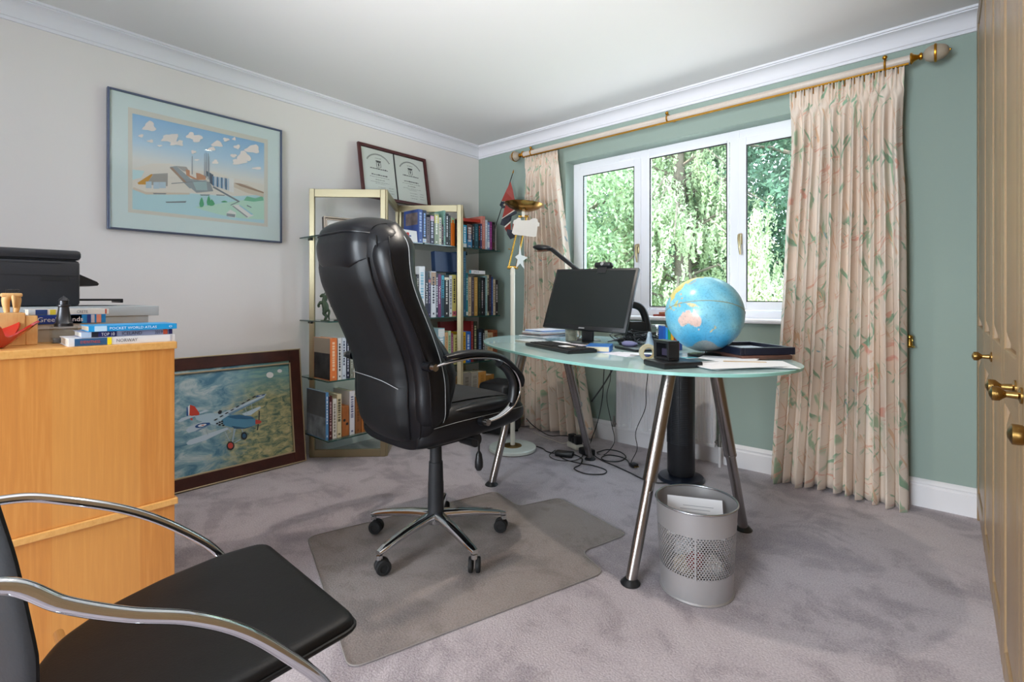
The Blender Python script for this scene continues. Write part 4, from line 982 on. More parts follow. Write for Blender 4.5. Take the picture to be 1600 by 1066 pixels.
# ================================================================== PICTURES
def art(m_list, shapes, colours, z0, dz=.00006):
    """flat printed shapes, laid over each other like ink layers; returns an MB"""
    m = MB(); names = list(colours)
    for i, (nme, pts) in enumerate(shapes):
        m.mi = names.index(nme); m.poly([(p[0], p[1], z0+dz*i) for p in pts])
    m.mi = 0
    return m
ART1 = [["land",[[0.103,0.321],[0.183,0.363],[0.266,0.38],[0.361,0.358],[0.479,0.38],[0.568,0.358],[0.761,0.352],[0.761,0.259],[0.568,0.255],[0.361,0.236],[0.251,0.21],[0.161,0.204],[0.103,0.221]]],["water",[[0.103,0.217],[0.161,0.203],[0.251,0.208],[0.361,0.232],[0.568,0.248],[0.761,0.29],[0.761,0.114],[0.103,0.113]]],["waterp",[[0.103,0.316],[0.154,0.318],[0.14,0.28],[0.103,0.263]]],["green",[[0.386,0.161],[0.479,0.188],[0.623,0.233],[0.761,0.274],[0.761,0.135],[0.623,0.128],[0.514,0.135],[0.428,0.15]]],["greend",[[0.642,0.236],[0.661,0.264],[0.709,0.259],[0.753,0.28],[0.758,0.253],[0.699,0.237]]],["orange",[[0.124,0.251],[0.183,0.307],[0.192,0.309],[0.161,0.248],[0.129,0.243]]],["grey",[[0.183,0.307],[0.258,0.327],[0.257,0.256],[0.161,0.248],[0.192,0.307]]],["tank",[[0.16,0.264],[0.185,0.269],[0.185,0.233],[0.16,0.229]]],["tank",[[0.193,0.267],[0.219,0.272],[0.219,0.235],[0.193,0.231]]],["tank",[[0.22,0.272],[0.249,0.277],[0.249,0.244],[0.22,0.239]]],["beige",[[0.108,0.226],[0.161,0.209],[0.361,0.236],[0.361,0.227],[0.161,0.196],[0.103,0.214]]],["greyd",[[0.266,0.362],[0.297,0.373],[0.361,0.32],[0.394,0.279],[0.361,0.26],[0.329,0.291]]],["brownl",[[0.266,0.357],[0.279,0.362],[0.349,0.29],[0.337,0.286]]],["grey",[[0.297,0.373],[0.345,0.378],[0.361,0.353],[0.329,0.351]]],["brick",[[0.341,0.363],[0.361,0.362],[0.361,0.334],[0.394,0.322],[0.392,0.354],[0.411,0.353],[0.44,0.344],[0.44,0.323],[0.386,0.313],[0.345,0.331]]],["greyd",[[0.361,0.316],[0.462,0.315],[0.479,0.265],[0.394,0.242],[0.361,0.269]]],["glassg",[[0.374,0.304],[0.444,0.312],[0.449,0.265],[0.394,0.256]]],["dark",[[0.453,0.361],[0.479,0.361],[0.479,0.294],[0.462,0.31]]],["dark",[[0.444,0.374],[0.47,0.364],[0.47,0.34],[0.446,0.345]]],["white",[[0.56,0.357],[0.588,0.357],[0.588,0.273],[0.56,0.278]]],["beige",[[0.588,0.332],[0.661,0.335],[0.758,0.3],[0.758,0.274],[0.661,0.284],[0.588,0.307]]],["brownl",[[0.588,0.332],[0.623,0.334],[0.758,0.305],[0.758,0.296],[0.623,0.318]]],["line",[[0.274,0.275],[0.444,0.321],[0.446,0.318],[0.274,0.271]]],["line",[[0.247,0.171],[0.345,0.189],[0.341,0.179],[0.251,0.165]]],["line",[[0.191,0.209],[0.251,0.217],[0.249,0.211],[0.194,0.203]]],["line",[[0.411,0.235],[0.462,0.243],[0.457,0.236],[0.415,0.23]]],["line",[[0.492,0.248],[0.541,0.253],[0.536,0.248],[0.496,0.243]]],["line",[[0.479,0.294],[0.618,0.23],[0.614,0.221],[0.475,0.285]]],["line",[[0.618,0.23],[0.621,0.226],[0.572,0.196],[0.568,0.199]]],["white",[[0.577,0.197],[0.614,0.207],[0.699,0.153],[0.661,0.133]]],["bluel",[[0.614,0.202],[0.625,0.204],[0.697,0.16],[0.687,0.155]]],["greyd",[[0.577,0.194],[0.584,0.197],[0.665,0.142],[0.661,0.135]]],["white",[[0.545,0.146],[0.568,0.171],[0.6,0.157],[0.595,0.127],[0.559,0.126]]],["greyd",[[0.548,0.147],[0.595,0.147],[0.593,0.129],[0.549,0.131]]],["line",[[0.661,0.212],[0.687,0.202],[0.685,0.197],[0.659,0.205]]],["silod",[[0.475,0.351],[0.483,0.35],[0.483,0.294],[0.475,0.298]]],["silo",[[0.485,0.351],[0.494,0.35],[0.494,0.292],[0.485,0.296]]],["silod",[[0.496,0.351],[0.505,0.35],[0.505,0.29],[0.496,0.294]]],["silo",[[0.507,0.351],[0.516,0.35],[0.516,0.288],[0.507,0.292]]],["silod",[[0.518,0.351],[0.527,0.351],[0.527,0.286],[0.518,0.29]]],["silo",[[0.529,0.351],[0.538,0.351],[0.538,0.284],[0.529,0.288]]],["silod",[[0.541,0.351],[0.549,0.351],[0.549,0.282],[0.541,0.286]]],["silo",[[0.552,0.351],[0.561,0.351],[0.561,0.28],[0.552,0.284]]],["stack",[[0.371,0.443],[0.374,0.444],[0.374,0.341],[0.37,0.341]]],["stack",[[0.432,0.471],[0.434,0.471],[0.435,0.343],[0.431,0.342]]],["stack",[[0.44,0.477],[0.443,0.478],[0.444,0.335],[0.439,0.335]]],["stack",[[0.45,0.475],[0.453,0.476],[0.454,0.328],[0.45,0.327]]],["stack",[[0.456,0.462],[0.458,0.462],[0.459,0.338],[0.455,0.337]]],["tree",[[0.412,0.164],[0.407,0.182],[0.412,0.206],[0.419,0.222],[0.426,0.205],[0.431,0.182],[0.425,0.168]]],["tree",[[0.449,0.179],[0.444,0.196],[0.449,0.221],[0.455,0.237],[0.461,0.22],[0.465,0.197],[0.46,0.183]]],["tree",[[0.461,0.178],[0.455,0.189],[0.461,0.205],[0.47,0.217],[0.48,0.206],[0.486,0.192],[0.478,0.182]]],["tree",[[0.525,0.207],[0.518,0.209],[0.525,0.214],[0.536,0.219],[0.547,0.217],[0.554,0.214],[0.545,0.21]]],["cloud",[[0.199,0.558],[0.206,0.55],[0.199,0.54],[0.187,0.534],[0.176,0.534],[0.168,0.536],[0.157,0.533],[0.142,0.532],[0.147,0.544],[0.156,0.555],[0.158,0.566],[0.165,0.575],[0.176,0.588],[0.188,0.585],[0.195,0.576],[0.194,0.564]]],["cloud",[[0.147,0.499],[0.147,0.496],[0.146,0.494],[0.143,0.49],[0.138,0.489],[0.135,0.491],[0.132,0.491],[0.128,0.492],[0.126,0.493],[0.128,0.497],[0.13,0.501],[0.135,0.502],[0.138,0.505],[0.143,0.508],[0.148,0.507],[0.15,0.503]]],["cloud",[[0.19,0.482],[0.191,0.48],[0.19,0.476],[0.186,0.473],[0.18,0.472],[0.176,0.474],[0.173,0.474],[0.168,0.474],[0.162,0.475],[0.166,0.48],[0.171,0.483],[0.176,0.484],[0.18,0.488],[0.185,0.49],[0.19,0.489],[0.191,0.485]]],["cloud",[[0.301,0.525],[0.3,0.518],[0.297,0.509],[0.29,0.498],[0.274,0.494],[0.261,0.496],[0.256,0.502],[0.251,0.506],[0.236,0.509],[0.236,0.522],[0.249,0.532],[0.264,0.535],[0.274,0.541],[0.286,0.544],[0.303,0.549],[0.306,0.537]]],["cloud",[[0.325,0.503],[0.326,0.499],[0.329,0.492],[0.32,0.486],[0.309,0.489],[0.302,0.487],[0.296,0.488],[0.288,0.489],[0.284,0.493],[0.286,0.501],[0.295,0.506],[0.303,0.508],[0.309,0.517],[0.318,0.518],[0.328,0.517],[0.326,0.508]]],["cloud",[[0.274,0.509],[0.276,0.505],[0.265,0.5],[0.256,0.497],[0.247,0.496],[0.239,0.494],[0.227,0.491],[0.225,0.494],[0.228,0.498],[0.231,0.502],[0.232,0.506],[0.238,0.511],[0.247,0.514],[0.257,0.516],[0.259,0.511],[0.267,0.511]]],["cloud",[[0.385,0.557],[0.385,0.551],[0.382,0.543],[0.373,0.54],[0.365,0.539],[0.359,0.539],[0.35,0.537],[0.343,0.539],[0.341,0.546],[0.35,0.555],[0.355,0.561],[0.358,0.57],[0.365,0.575],[0.374,0.576],[0.38,0.572],[0.38,0.562]]],["cloud",[[0.425,0.552],[0.412,0.544],[0.411,0.538],[0.407,0.529],[0.394,0.524],[0.381,0.522],[0.375,0.528],[0.376,0.535],[0.364,0.537],[0.362,0.548],[0.369,0.559],[0.384,0.562],[0.394,0.565],[0.405,0.569],[0.416,0.567],[0.424,0.562]]],["cloud",[[0.392,0.469],[0.39,0.465],[0.384,0.462],[0.381,0.46],[0.378,0.456],[0.372,0.455],[0.369,0.457],[0.369,0.461],[0.369,0.464],[0.367,0.467],[0.368,0.473],[0.373,0.476],[0.378,0.477],[0.38,0.473],[0.385,0.475],[0.391,0.474]]],["cloud",[[0.523,0.542],[0.527,0.538],[0.526,0.53],[0.509,0.526],[0.498,0.526],[0.489,0.524],[0.475,0.52],[0.468,0.524],[0.466,0.529],[0.475,0.537],[0.48,0.544],[0.487,0.551],[0.498,0.561],[0.51,0.559],[0.517,0.554],[0.521,0.548]]],["cloud",[[0.489,0.508],[0.489,0.504],[0.487,0.5],[0.478,0.497],[0.47,0.495],[0.465,0.497],[0.456,0.494],[0.446,0.494],[0.447,0.498],[0.452,0.503],[0.457,0.508],[0.463,0.511],[0.47,0.517],[0.48,0.518],[0.485,0.514],[0.485,0.51]]],["cloud",[[0.566,0.579],[0.558,0.574],[0.553,0.571],[0.55,0.568],[0.545,0.564],[0.538,0.563],[0.532,0.564],[0.534,0.569],[0.534,0.571],[0.528,0.575],[0.53,0.581],[0.537,0.586],[0.545,0.584],[0.551,0.585],[0.557,0.586],[0.562,0.583]]],["cloud",[[0.596,0.591],[0.597,0.588],[0.596,0.585],[0.592,0.582],[0.588,0.583],[0.585,0.584],[0.582,0.583],[0.579,0.584],[0.576,0.587],[0.58,0.591],[0.582,0.594],[0.585,0.595],[0.588,0.601],[0.592,0.602],[0.595,0.599],[0.596,0.595]]],["cloud",[[0.619,0.549],[0.618,0.545],[0.615,0.541],[0.612,0.535],[0.604,0.535],[0.599,0.537],[0.594,0.537],[0.589,0.538],[0.585,0.541],[0.585,0.548],[0.593,0.552],[0.6,0.554],[0.604,0.557],[0.612,0.564],[0.618,0.561],[0.621,0.555]]],["cloud",[[0.725,0.559],[0.729,0.552],[0.729,0.541],[0.714,0.532],[0.694,0.534],[0.681,0.532],[0.665,0.53],[0.648,0.532],[0.642,0.54],[0.662,0.554],[0.67,0.563],[0.68,0.573],[0.694,0.579],[0.712,0.587],[0.724,0.579],[0.727,0.569]]],["cloud",[[0.682,0.5],[0.684,0.488],[0.673,0.476],[0.652,0.476],[0.642,0.474],[0.629,0.467],[0.613,0.465],[0.606,0.474],[0.602,0.483],[0.611,0.497],[0.621,0.508],[0.625,0.527],[0.642,0.534],[0.655,0.527],[0.662,0.516],[0.673,0.511]]],["cloud",[[0.665,0.469],[0.652,0.461],[0.635,0.455],[0.626,0.451],[0.614,0.445],[0.594,0.439],[0.58,0.44],[0.582,0.447],[0.586,0.452],[0.581,0.457],[0.581,0.466],[0.595,0.474],[0.614,0.477],[0.625,0.473],[0.642,0.476],[0.658,0.475]]],["cloud",[[0.503,0.435],[0.505,0.431],[0.5,0.426],[0.493,0.424],[0.488,0.424],[0.482,0.422],[0.475,0.421],[0.471,0.424],[0.472,0.429],[0.475,0.434],[0.48,0.437],[0.481,0.444],[0.488,0.448],[0.495,0.448],[0.498,0.443],[0.499,0.438]]],["cloud",[[0.604,0.494],[0.599,0.49],[0.595,0.487],[0.593,0.482],[0.586,0.48],[0.578,0.479],[0.576,0.482],[0.572,0.484],[0.568,0.486],[0.567,0.491],[0.572,0.497],[0.58,0.499],[0.586,0.498],[0.592,0.502],[0.598,0.501],[0.603,0.499]]],["cloud",[[0.742,0.447],[0.74,0.444],[0.74,0.441],[0.73,0.438],[0.719,0.435],[0.711,0.436],[0.704,0.436],[0.688,0.433],[0.688,0.436],[0.69,0.44],[0.702,0.444],[0.709,0.447],[0.719,0.451],[0.732,0.454],[0.742,0.453],[0.737,0.448]]],["cloud",[[0.232,0.467],[0.228,0.465],[0.227,0.464],[0.224,0.462],[0.22,0.46],[0.215,0.459],[0.215,0.461],[0.213,0.462],[0.21,0.462],[0.208,0.464],[0.212,0.467],[0.217,0.468],[0.22,0.469],[0.224,0.47],[0.229,0.471],[0.232,0.47]]],["cloud",[[0.405,0.427],[0.402,0.426],[0.401,0.424],[0.399,0.423],[0.394,0.421],[0.389,0.42],[0.386,0.421],[0.386,0.422],[0.382,0.422],[0.382,0.424],[0.384,0.427],[0.39,0.428],[0.394,0.429],[0.398,0.43],[0.404,0.431],[0.408,0.43]]],["cloud",[[0.304,0.493],[0.298,0.489],[0.291,0.486],[0.287,0.484],[0.282,0.481],[0.274,0.479],[0.268,0.479],[0.265,0.482],[0.27,0.485],[0.269,0.488],[0.269,0.492],[0.274,0.497],[0.282,0.497],[0.287,0.495],[0.292,0.496],[0.3,0.496]]]]
ART2 = [["wing",[[0.3637,0.3157],[0.3762,0.3293],[0.4307,0.3433],[0.7935,0.4511],[0.7795,0.4351],[0.4977,0.3432],[0.4075,0.303],[0.3752,0.299]]],["wingsh",[[0.4075,0.303],[0.4977,0.3432],[0.7795,0.4351],[0.7792,0.4288],[0.5048,0.3294],[0.4109,0.2967]]],["wing",[[0.3628,0.248],[0.3774,0.2609],[0.4281,0.2704],[0.5652,0.2927],[0.5765,0.282],[0.4565,0.2441],[0.3871,0.2347],[0.3695,0.2378]]],["wing",[[0.6482,0.3546],[0.7506,0.3813],[0.7571,0.3713],[0.6974,0.339],[0.6641,0.3413]]],["wing",[[0.3265,0.3707],[0.3464,0.3846],[0.3998,0.3913],[0.4162,0.3835],[0.3742,0.374],[0.3388,0.3645]]],["wing",[[0.4292,0.4008],[0.4627,0.4083],[0.4774,0.4009],[0.4473,0.3936],[0.4311,0.3923]]],["fus",[[0.4068,0.3843],[0.4843,0.3872],[0.5683,0.3684],[0.6151,0.3431],[0.574,0.3165],[0.5193,0.31],[0.46,0.3378],[0.4168,0.3622]]],["blue",[[0.5398,0.3397],[0.5839,0.3615],[0.6971,0.3329],[0.7255,0.3058],[0.7198,0.276],[0.6608,0.2699],[0.5887,0.2882],[0.5502,0.3083]]],["bluel",[[0.5676,0.3516],[0.6318,0.3531],[0.7052,0.327],[0.713,0.3124],[0.6145,0.3303]]],["blued",[[0.589,0.2966],[0.6609,0.2724],[0.7154,0.2742],[0.6606,0.2656],[0.6041,0.2766]]],["spin",[[0.7213,0.3083],[0.7466,0.2992],[0.7565,0.2894],[0.7457,0.2799],[0.7201,0.2821]]],["dark",[[0.7425,0.3559],[0.7493,0.353],[0.7441,0.3006],[0.7381,0.3017]]],["dark",[[0.7327,0.2797],[0.7387,0.2786],[0.7337,0.2468],[0.7249,0.2424]]],["red",[[0.3875,0.4486],[0.4087,0.437],[0.4312,0.3964],[0.4286,0.3862],[0.3925,0.3877],[0.382,0.3928]]],["whitew",[[0.3765,0.4406],[0.3867,0.4471],[0.3819,0.3912],[0.3777,0.3919]]],["bluer",[[0.3707,0.4367],[0.3765,0.4406],[0.3776,0.3903],[0.3691,0.391]]],["red",[[0.385,0.3777],[0.3971,0.3739],[0.3967,0.3642],[0.3882,0.3658]]],["roundb",[[0.407,0.3299],[0.4196,0.3372],[0.4453,0.3405],[0.4786,0.336],[0.482,0.327],[0.4593,0.319],[0.4261,0.3164],[0.4096,0.3212]]],["whitew",[[0.4193,0.3291],[0.4341,0.3345],[0.4598,0.3329],[0.4633,0.3265],[0.4446,0.321],[0.4263,0.3221]]],["red",[[0.4339,0.3288],[0.4486,0.3301],[0.4537,0.3275],[0.4447,0.3243]]],["roundb",[[0.7278,0.4428],[0.7453,0.4491],[0.7846,0.4497],[0.7799,0.4432],[0.7535,0.4399],[0.7318,0.4377]]],["whitew",[[0.7408,0.4444],[0.7539,0.447],[0.7669,0.4469],[0.7606,0.4424]]],["dark",[[0.5223,0.3848],[0.532,0.3958],[0.5442,0.3895],[0.5388,0.3736],[0.5257,0.3733]]],["strut",[[0.5652,0.2927],[0.5714,0.2915],[0.5876,0.2629],[0.5812,0.2625]]],["strut",[[0.6002,0.2791],[0.6122,0.2768],[0.5929,0.2024],[0.5866,0.2037]]],["strut",[[0.6402,0.2696],[0.6459,0.2684],[0.653,0.2429],[0.6479,0.2404]]],["strut",[[0.5992,0.201],[0.6337,0.215],[0.6359,0.2103],[0.6006,0.1956]]],["strut",[[0.5525,0.2699],[0.5564,0.2708],[0.5811,0.2049],[0.5771,0.2041]]],["strut",[[0.4368,0.3094],[0.4397,0.3089],[0.4465,0.2748],[0.4436,0.2746]]],["strut",[[0.4592,0.3174],[0.4622,0.3168],[0.4686,0.2703],[0.4656,0.2709]]],["strut",[[0.6663,0.3907],[0.6688,0.3903],[0.6769,0.3496],[0.6744,0.35]]],["strut",[[0.7006,0.4071],[0.7031,0.4067],[0.7086,0.3617],[0.7061,0.3621]]],["dark",[[0.4993,0.3454],[0.5148,0.3518],[0.5224,0.3487],[0.5068,0.3415]]],["dark",[[0.5274,0.3583],[0.5431,0.3648],[0.5508,0.3618],[0.535,0.3545]]],["dark",[[0.5559,0.3715],[0.5719,0.378],[0.5797,0.375],[0.5636,0.3676]]],["dark",[[0.5849,0.3848],[0.6011,0.3915],[0.609,0.3884],[0.5927,0.3809]]],["dark",[[0.6143,0.3983],[0.6308,0.4051],[0.6388,0.4021],[0.6222,0.3944]]],["dark",[[0.6442,0.4121],[0.661,0.419],[0.6692,0.416],[0.6523,0.4082]]],["dark",[[0.6746,0.4261],[0.6917,0.4332],[0.7,0.4301],[0.6828,0.4222]]],["dark",[[0.7055,0.4403],[0.7229,0.4475],[0.7313,0.4445],[0.7138,0.4364]]],["dark",[[0.5108,0.3283],[0.5216,0.3279],[0.522,0.3195],[0.5113,0.3198]]],["dark",[[0.5227,0.3194],[0.5335,0.319],[0.5339,0.3105],[0.5232,0.3109]]],["dark",[[0.5353,0.3237],[0.5461,0.3234],[0.5465,0.3149],[0.5357,0.3152]]],["dark",[[0.541,0.3125],[0.5519,0.3122],[0.5523,0.3036],[0.5414,0.304]]],["dark",[[0.5233,0.3327],[0.5341,0.3323],[0.5345,0.3239],[0.5237,0.3242]]],["dark",[[0.5357,0.3354],[0.5466,0.3351],[0.547,0.3266],[0.5362,0.3269]]],["dark",[[0.6001,0.1822],[0.5976,0.172],[0.5915,0.1649],[0.5831,0.162],[0.574,0.1641],[0.5661,0.1706],[0.5608,0.1803],[0.5592,0.1912],[0.5617,0.2012],[0.5677,0.2084],[0.576,0.2113],[0.5851,0.2094],[0.5932,0.2029],[0.5985,0.1932]]],["spin",[[0.5929,0.1846],[0.5912,0.1776],[0.587,0.1727],[0.5812,0.1707],[0.575,0.1721],[0.5695,0.1766],[0.5659,0.1833],[0.5648,0.1908],[0.5665,0.1977],[0.5706,0.2027],[0.5764,0.2047],[0.5826,0.2033],[0.5882,0.1989],[0.5919,0.1922]]],["dark",[[0.6709,0.2236],[0.6688,0.2143],[0.6637,0.2076],[0.6567,0.2047],[0.6491,0.2063],[0.6426,0.212],[0.6382,0.2207],[0.637,0.2306],[0.6391,0.2399],[0.6441,0.2467],[0.6511,0.2496],[0.6587,0.2481],[0.6653,0.2424],[0.6697,0.2337]]],["blued",[[0.6637,0.2251],[0.6625,0.2198],[0.6595,0.2159],[0.6555,0.2142],[0.6511,0.2151],[0.6473,0.2184],[0.6448,0.2234],[0.6441,0.2292],[0.6454,0.2345],[0.6483,0.2384],[0.6523,0.2401],[0.6566,0.2392],[0.6605,0.2359],[0.663,0.2309]]],["whitew",[[0.8385,0.5576],[0.8359,0.5499],[0.8296,0.5443],[0.8208,0.5418],[0.8113,0.5429],[0.8029,0.5475],[0.7974,0.5545],[0.7957,0.5626],[0.7982,0.5702],[0.8044,0.5759],[0.8131,0.5784],[0.8226,0.5773],[0.8311,0.5728],[0.8367,0.5658]]],["whitew",[[0.8915,0.5766],[0.8898,0.572],[0.8856,0.5685],[0.8797,0.567],[0.8733,0.5678],[0.8677,0.5705],[0.864,0.5748],[0.8628,0.5798],[0.8645,0.5844],[0.8687,0.5879],[0.8745,0.5894],[0.8809,0.5887],[0.8865,0.5859],[0.8903,0.5816]]]]
C1 = {'land': 'E4DACE', 'water': 'B9DAE0', 'waterp': 'C6E0E2', 'green': 'BFE0CC', 'greend': '7DBE9C', 'orange': 'D39A45', 'grey': 'A9A49E', 'tank': 'B9CBD6', 'beige': 'D8C7B4', 'greyd': '9AA0A2', 'brownl': 'A98C78', 'brick': 'C88F6C', 'glassg': 'A9BCBC', 'dark': '55606E', 'white': 'E6E2DE', 'line': '858B90', 'bluel': 'A6D0DC', 'silo': 'C3D0DC', 'silod': '5F86A8', 'stack': '8E98A2', 'tree': '5BAA7C', 'cloud': 'EBDFD8'}
C2 = {'wing': 'B4C8D4', 'wingsh': '6E8FA8', 'fus': 'A9C4D2', 'blue': '4F86A4', 'bluel': '2F6286', 'blued': '2A5472', 'spin': 'B5453A', 'dark': '23282E', 'red': 'C6402F', 'whitew': 'DDE3E4', 'bluer': '2A558E', 'roundb': '1F4E86', 'strut': '9AB0BC'}
# --- framed print on the cream wall
t = thing('framed_print', 'wide blue-framed print of a riverside factory hanging on the cream wall', 'picture', M=basis((.004, .542, 1.378), (0, 1, 0), (0, 0, 1), (1, 0, 0)))
W, H = .868, .712
frame_ring(W, H, .010, .028, 0, .002).obj('frame', mat('slate_blue_metal', '5E6880', .3, .7), t, 0)
MB().bb(.008, W-.008, .008, H-.008, 0, .018).obj('mount_board', mat('pale_aqua_mount', 'D6E2E0', .8), t, 0)
MB().bb(.085, .783, .093, .634, .018, .0186).obj('mount_slip', mat('ivory_slip', 'D8D2C6', .8), t, 0)
pt = NT('printed_sky'); sx = pt.n('SeparateXYZ'); pt.l(pt.tc.outputs['Object'], sx.inputs[0])
pt.base(pt.ramp(pt.math('DIVIDE', pt.math('SUBTRACT', sx.outputs[1], .10), .52), [(0.0, 'C6E0E2'), (.42, 'E2DCD4'), (.52, 'E2DED8'), (.70, 'B6D2E6'), (1.0, '8AB8E0')])); pt.set(Roughness=.8)
pr = MB().bb(.103, .761, .112, .606, .0186, .0190).obj('print', pt.m, t, 0)
art(None, ART1, C1, .01905).obj('printed_picture', [m_cover(c) for c in C1.values()], pr, 0, fixn=False)
MB().bb(.008, W-.008, .008, H-.008, .0225, .0235).obj('glass_pane', M_picglass, t, 0)
# --- biplane painting leaning on the floor
an = math.atan2(.09, .73)
t = thing('framed_painting', 'brown-framed painting of a silver biplane leaning against the cream wall on the carpet', 'picture', M=basis((.125, .50, .002), (0, 1, 0), (-math.sin(an), 0, math.cos(an)), (math.cos(an), 0, math.sin(an))))
W, H = 1.010, .708
frame_ring(W, H, .071, .022, 0, .003).obj('frame', M_frame_brown, t, 0)
M_fillet = mat('champagne_fillet', 'B9A98A', .35, .6)
frame_ring(W, H, .007, .026, 0, .002).obj('outer_fillet', M_fillet, t, 0)
m = MB()
for a in ((.068, .076, .068, H-.084), (W-.076, W-.068, .068, H-.084), (.068, W-.068, .068, .076), (.068, W-.068, H-.092, H-.084)): m.bb(a[0], a[1], a[2], a[3], .015, .025, .001)
m.obj('inner_fillet', M_fillet, t, 0)
pt = NT('painted_landscape'); o_ = pt.tc.outputs['Object']; sx = pt.n('SeparateXYZ'); pt.l(o_, sx.inputs[0])
n1 = pt.noise(pt.map(o_, (5, 9, 1)), 1.6, 7, .8, .65); n2 = pt.noise(pt.map(o_, (14, 26, 1)), 1.4, 6, .6, .7)
land = pt.ramp(n2, [(.34, '3F5A50'), (.44, '6E8068'), (.53, '9C9C74'), (.66, 'BDB48A')])
far = pt.ramp(pt.noise(pt.map(o_, (6, 40, 1)), 1.4, 5), [(.35, '4F8894'), (.6, '7FA69C')])
land = pt.mix(pt.ramp(pt.math('ADD', sx.outputs[1], pt.math('MULTIPLY', n1, .1)), [(.46, (0, 0, 0, 1)), (.62, (1, 1, 1, 1))]), land, far)
cl = pt.ramp(n1, [(.36, '47788E'), (.5, '7FA3AE'), (.62, 'B6C6C6')])
fx = pt.math('ADD', pt.math('ADD', sx.outputs[0], pt.math('MULTIPLY', sx.outputs[1], -.25)), pt.math('MULTIPLY', n1, .5))
pt.base(pt.mix(pt.ramp(fx, [(.68, (0, 0, 0, 1)), (.86, (1, 1, 1, 1))]), cl, land)); pt.set(Roughness=.55)
pc = MB().bb(.05, W-.06, .05, H-.07, .004, .012).obj('canvas', pt.m, t, 0)
art(None, ART2, C2, .0122).obj('painted_biplane', [m_cover(c) for c in C2.values()], pc, 0, fixn=False)

# ================================================================== OFFICE CHAIR
OC = thing('office_chair', 'high-backed black leather swivel chair with chrome arms on the clear floor mat', 'chair', (1.575, 1.36, 0.006), math.radians(88))
# back: (z, centre x, half depth, half width)
BK = [(.470, -.165, .045, .150), (.50, -.180, .062, .205), (.56, -.190, .068, .235), (.64, -.200, .070, .245), (.72, -.200, .070, .243), (.80, -.218, .068, .240),
      (.90, -.262, .066, .243), (1.00, -.312, .066, .243), (1.08, -.345, .070, .240), (1.15, -.355, .078, .236), (1.22, -.352, .086, .228), (1.265, -.352, .082, .205), (1.29, -.356, .062, .165), (1.30, -.358, .03, .12)]
def bk_at(z):
    tab = [(a[0],)+a[1:] for a in BK]; return interp(tab, z)
def sring(xc, a, b, z, n=36, ex=2.6, tilt=0.0):
    r = []
    for k in range(n):
        t_ = 2*PI*k/n; c, s = math.cos(t_), math.sin(t_)
        x = a*abs(c)**(2/ex)*(1 if c > 0 else -1); y = b*abs(s)**(2/ex)*(1 if s > 0 else -1)
        r.append((xc + x, y, z + tilt*x))
    return r
zs = [BK[0][0]]
rings = []
NS = 60
for i in range(NS+1):
    z = lerp(.470, 1.300, i/NS); xc, a, b = bk_at(z); rings.append(sring(xc, a, b, z, tilt=.10))
# smooth the stack a little so that the outline is one curve
def smooth_rings(R, it=3):
    for _ in range(it):
        R = [R[0]] + [[tuple((p[k]+2*q[k]+r[k])/4 for k in range(3)) for p, q, r in zip(R[i-1], R[i], R[i+1])] for i in range(1, len(R)-1)] + [R[-1]]
    return R
RB = smooth_rings(rings, 4)
MB().loft(RB).obj('backrest', M_leather, OC, 60)
def rear_x(y, z, off=0.0):
    xc, a, b = bk_at(z); q = min(1, abs(y)/b); return xc - a*(max(0, 1-q**2.6))**(1/2.6) - off
# rear panel, a shell laid on the back between the bolsters
m = MB(); R_ = []
for i in range(41):
    z = lerp(.505, 1.17, i/40); hw = interp([(0, .12), (.08, .165), (.5, .168), (.85, .172), (1, .165)], i/40)[0]
    row = []
    for k in range(17):
        y = lerp(-hw, hw, k/16); ed = min(1, (1-abs(y)/hw)*7)*min(1, min(i, 40-i)/2.5)
        row.append((rear_x(y, z, .001 + .017*ed**.5 + .012*(1-(y/hw)**2)), y, z))
    R_.append(row)
vs = [[m.b.verts.new(p) for p in r] for r in R_]
for i in range(40):
    for k in range(16): m.b.faces.new((vs[i][k], vs[i][k+1], vs[i+1][k+1], vs[i+1][k]))
m.obj('rear_panel', M_leather2, OC, 60)
def on_back(pts, off, r, name, m_, k=8):
    P = cat_rom([(0, y, z) for y, z in pts], k)
    return MB().tube([(rear_x(p.y, p.z, off), p.y, p.z) for p in P], r, 6).obj(name, m_, OC)
for s in (-1, 1):
    on_back([(s*.172, 1.16), (s*.178, 1.0), (s*.172, .85), (s*.170, .72), (s*.168, .60), (s*.150, .51)], .003, .0035, 'piping', M_leather)
on_back([(-.155, .700), (-.08, .718), (.0, .728), (.08, .733), (.155, .735)], .0302, .0012, 'stitching', M_stitch)
# headrest: a padded pocket between the side bolsters, wrapping over the top
rows = []
NI = 34
for i in range(NI+1):
    f = i/NI; row = []
    for k in range(21):
        y = lerp(-.168, .168, k/20); yy = y/.168
        dip = .085*(1-abs(yy+.1)**1.7)                       # lower edge sags in the middle
        z0 = 1.180 - dip*.95
        if f < .72:
            z = lerp(z0, 1.262, f/.72); x = rear_x(y, min(z, 1.262), (.024+.006*math.sin(PI*min(1, f/.72)))*(1-abs(yy)**8)-.004*abs(yy)**6)
        else:
            g = (f-.72)/.28; a = g*PI*.62; z = 1.262 + .052*math.sin(a)*(1-.35*abs(yy)**5); x = lerp(rear_x(y, 1.262, .024*(1-abs(yy)**8)-.004*abs(yy)**8), -.300, (1-math.cos(a))/1.37)
        if i == 0: x += .012
        z -= .012*abs(yy)**3
        row.append((x, y, z))
    rows.append(row)
m = MB(); vs = [[m.b.verts.new(p) for p in r] for r in rows]
for i in range(NI):
    for k in range(20): m.b.faces.new((vs[i][k], vs[i][k+1], vs[i+1][k+1], vs[i+1][k]))
hr = m.obj('headrest', M_leather, OC, 60)
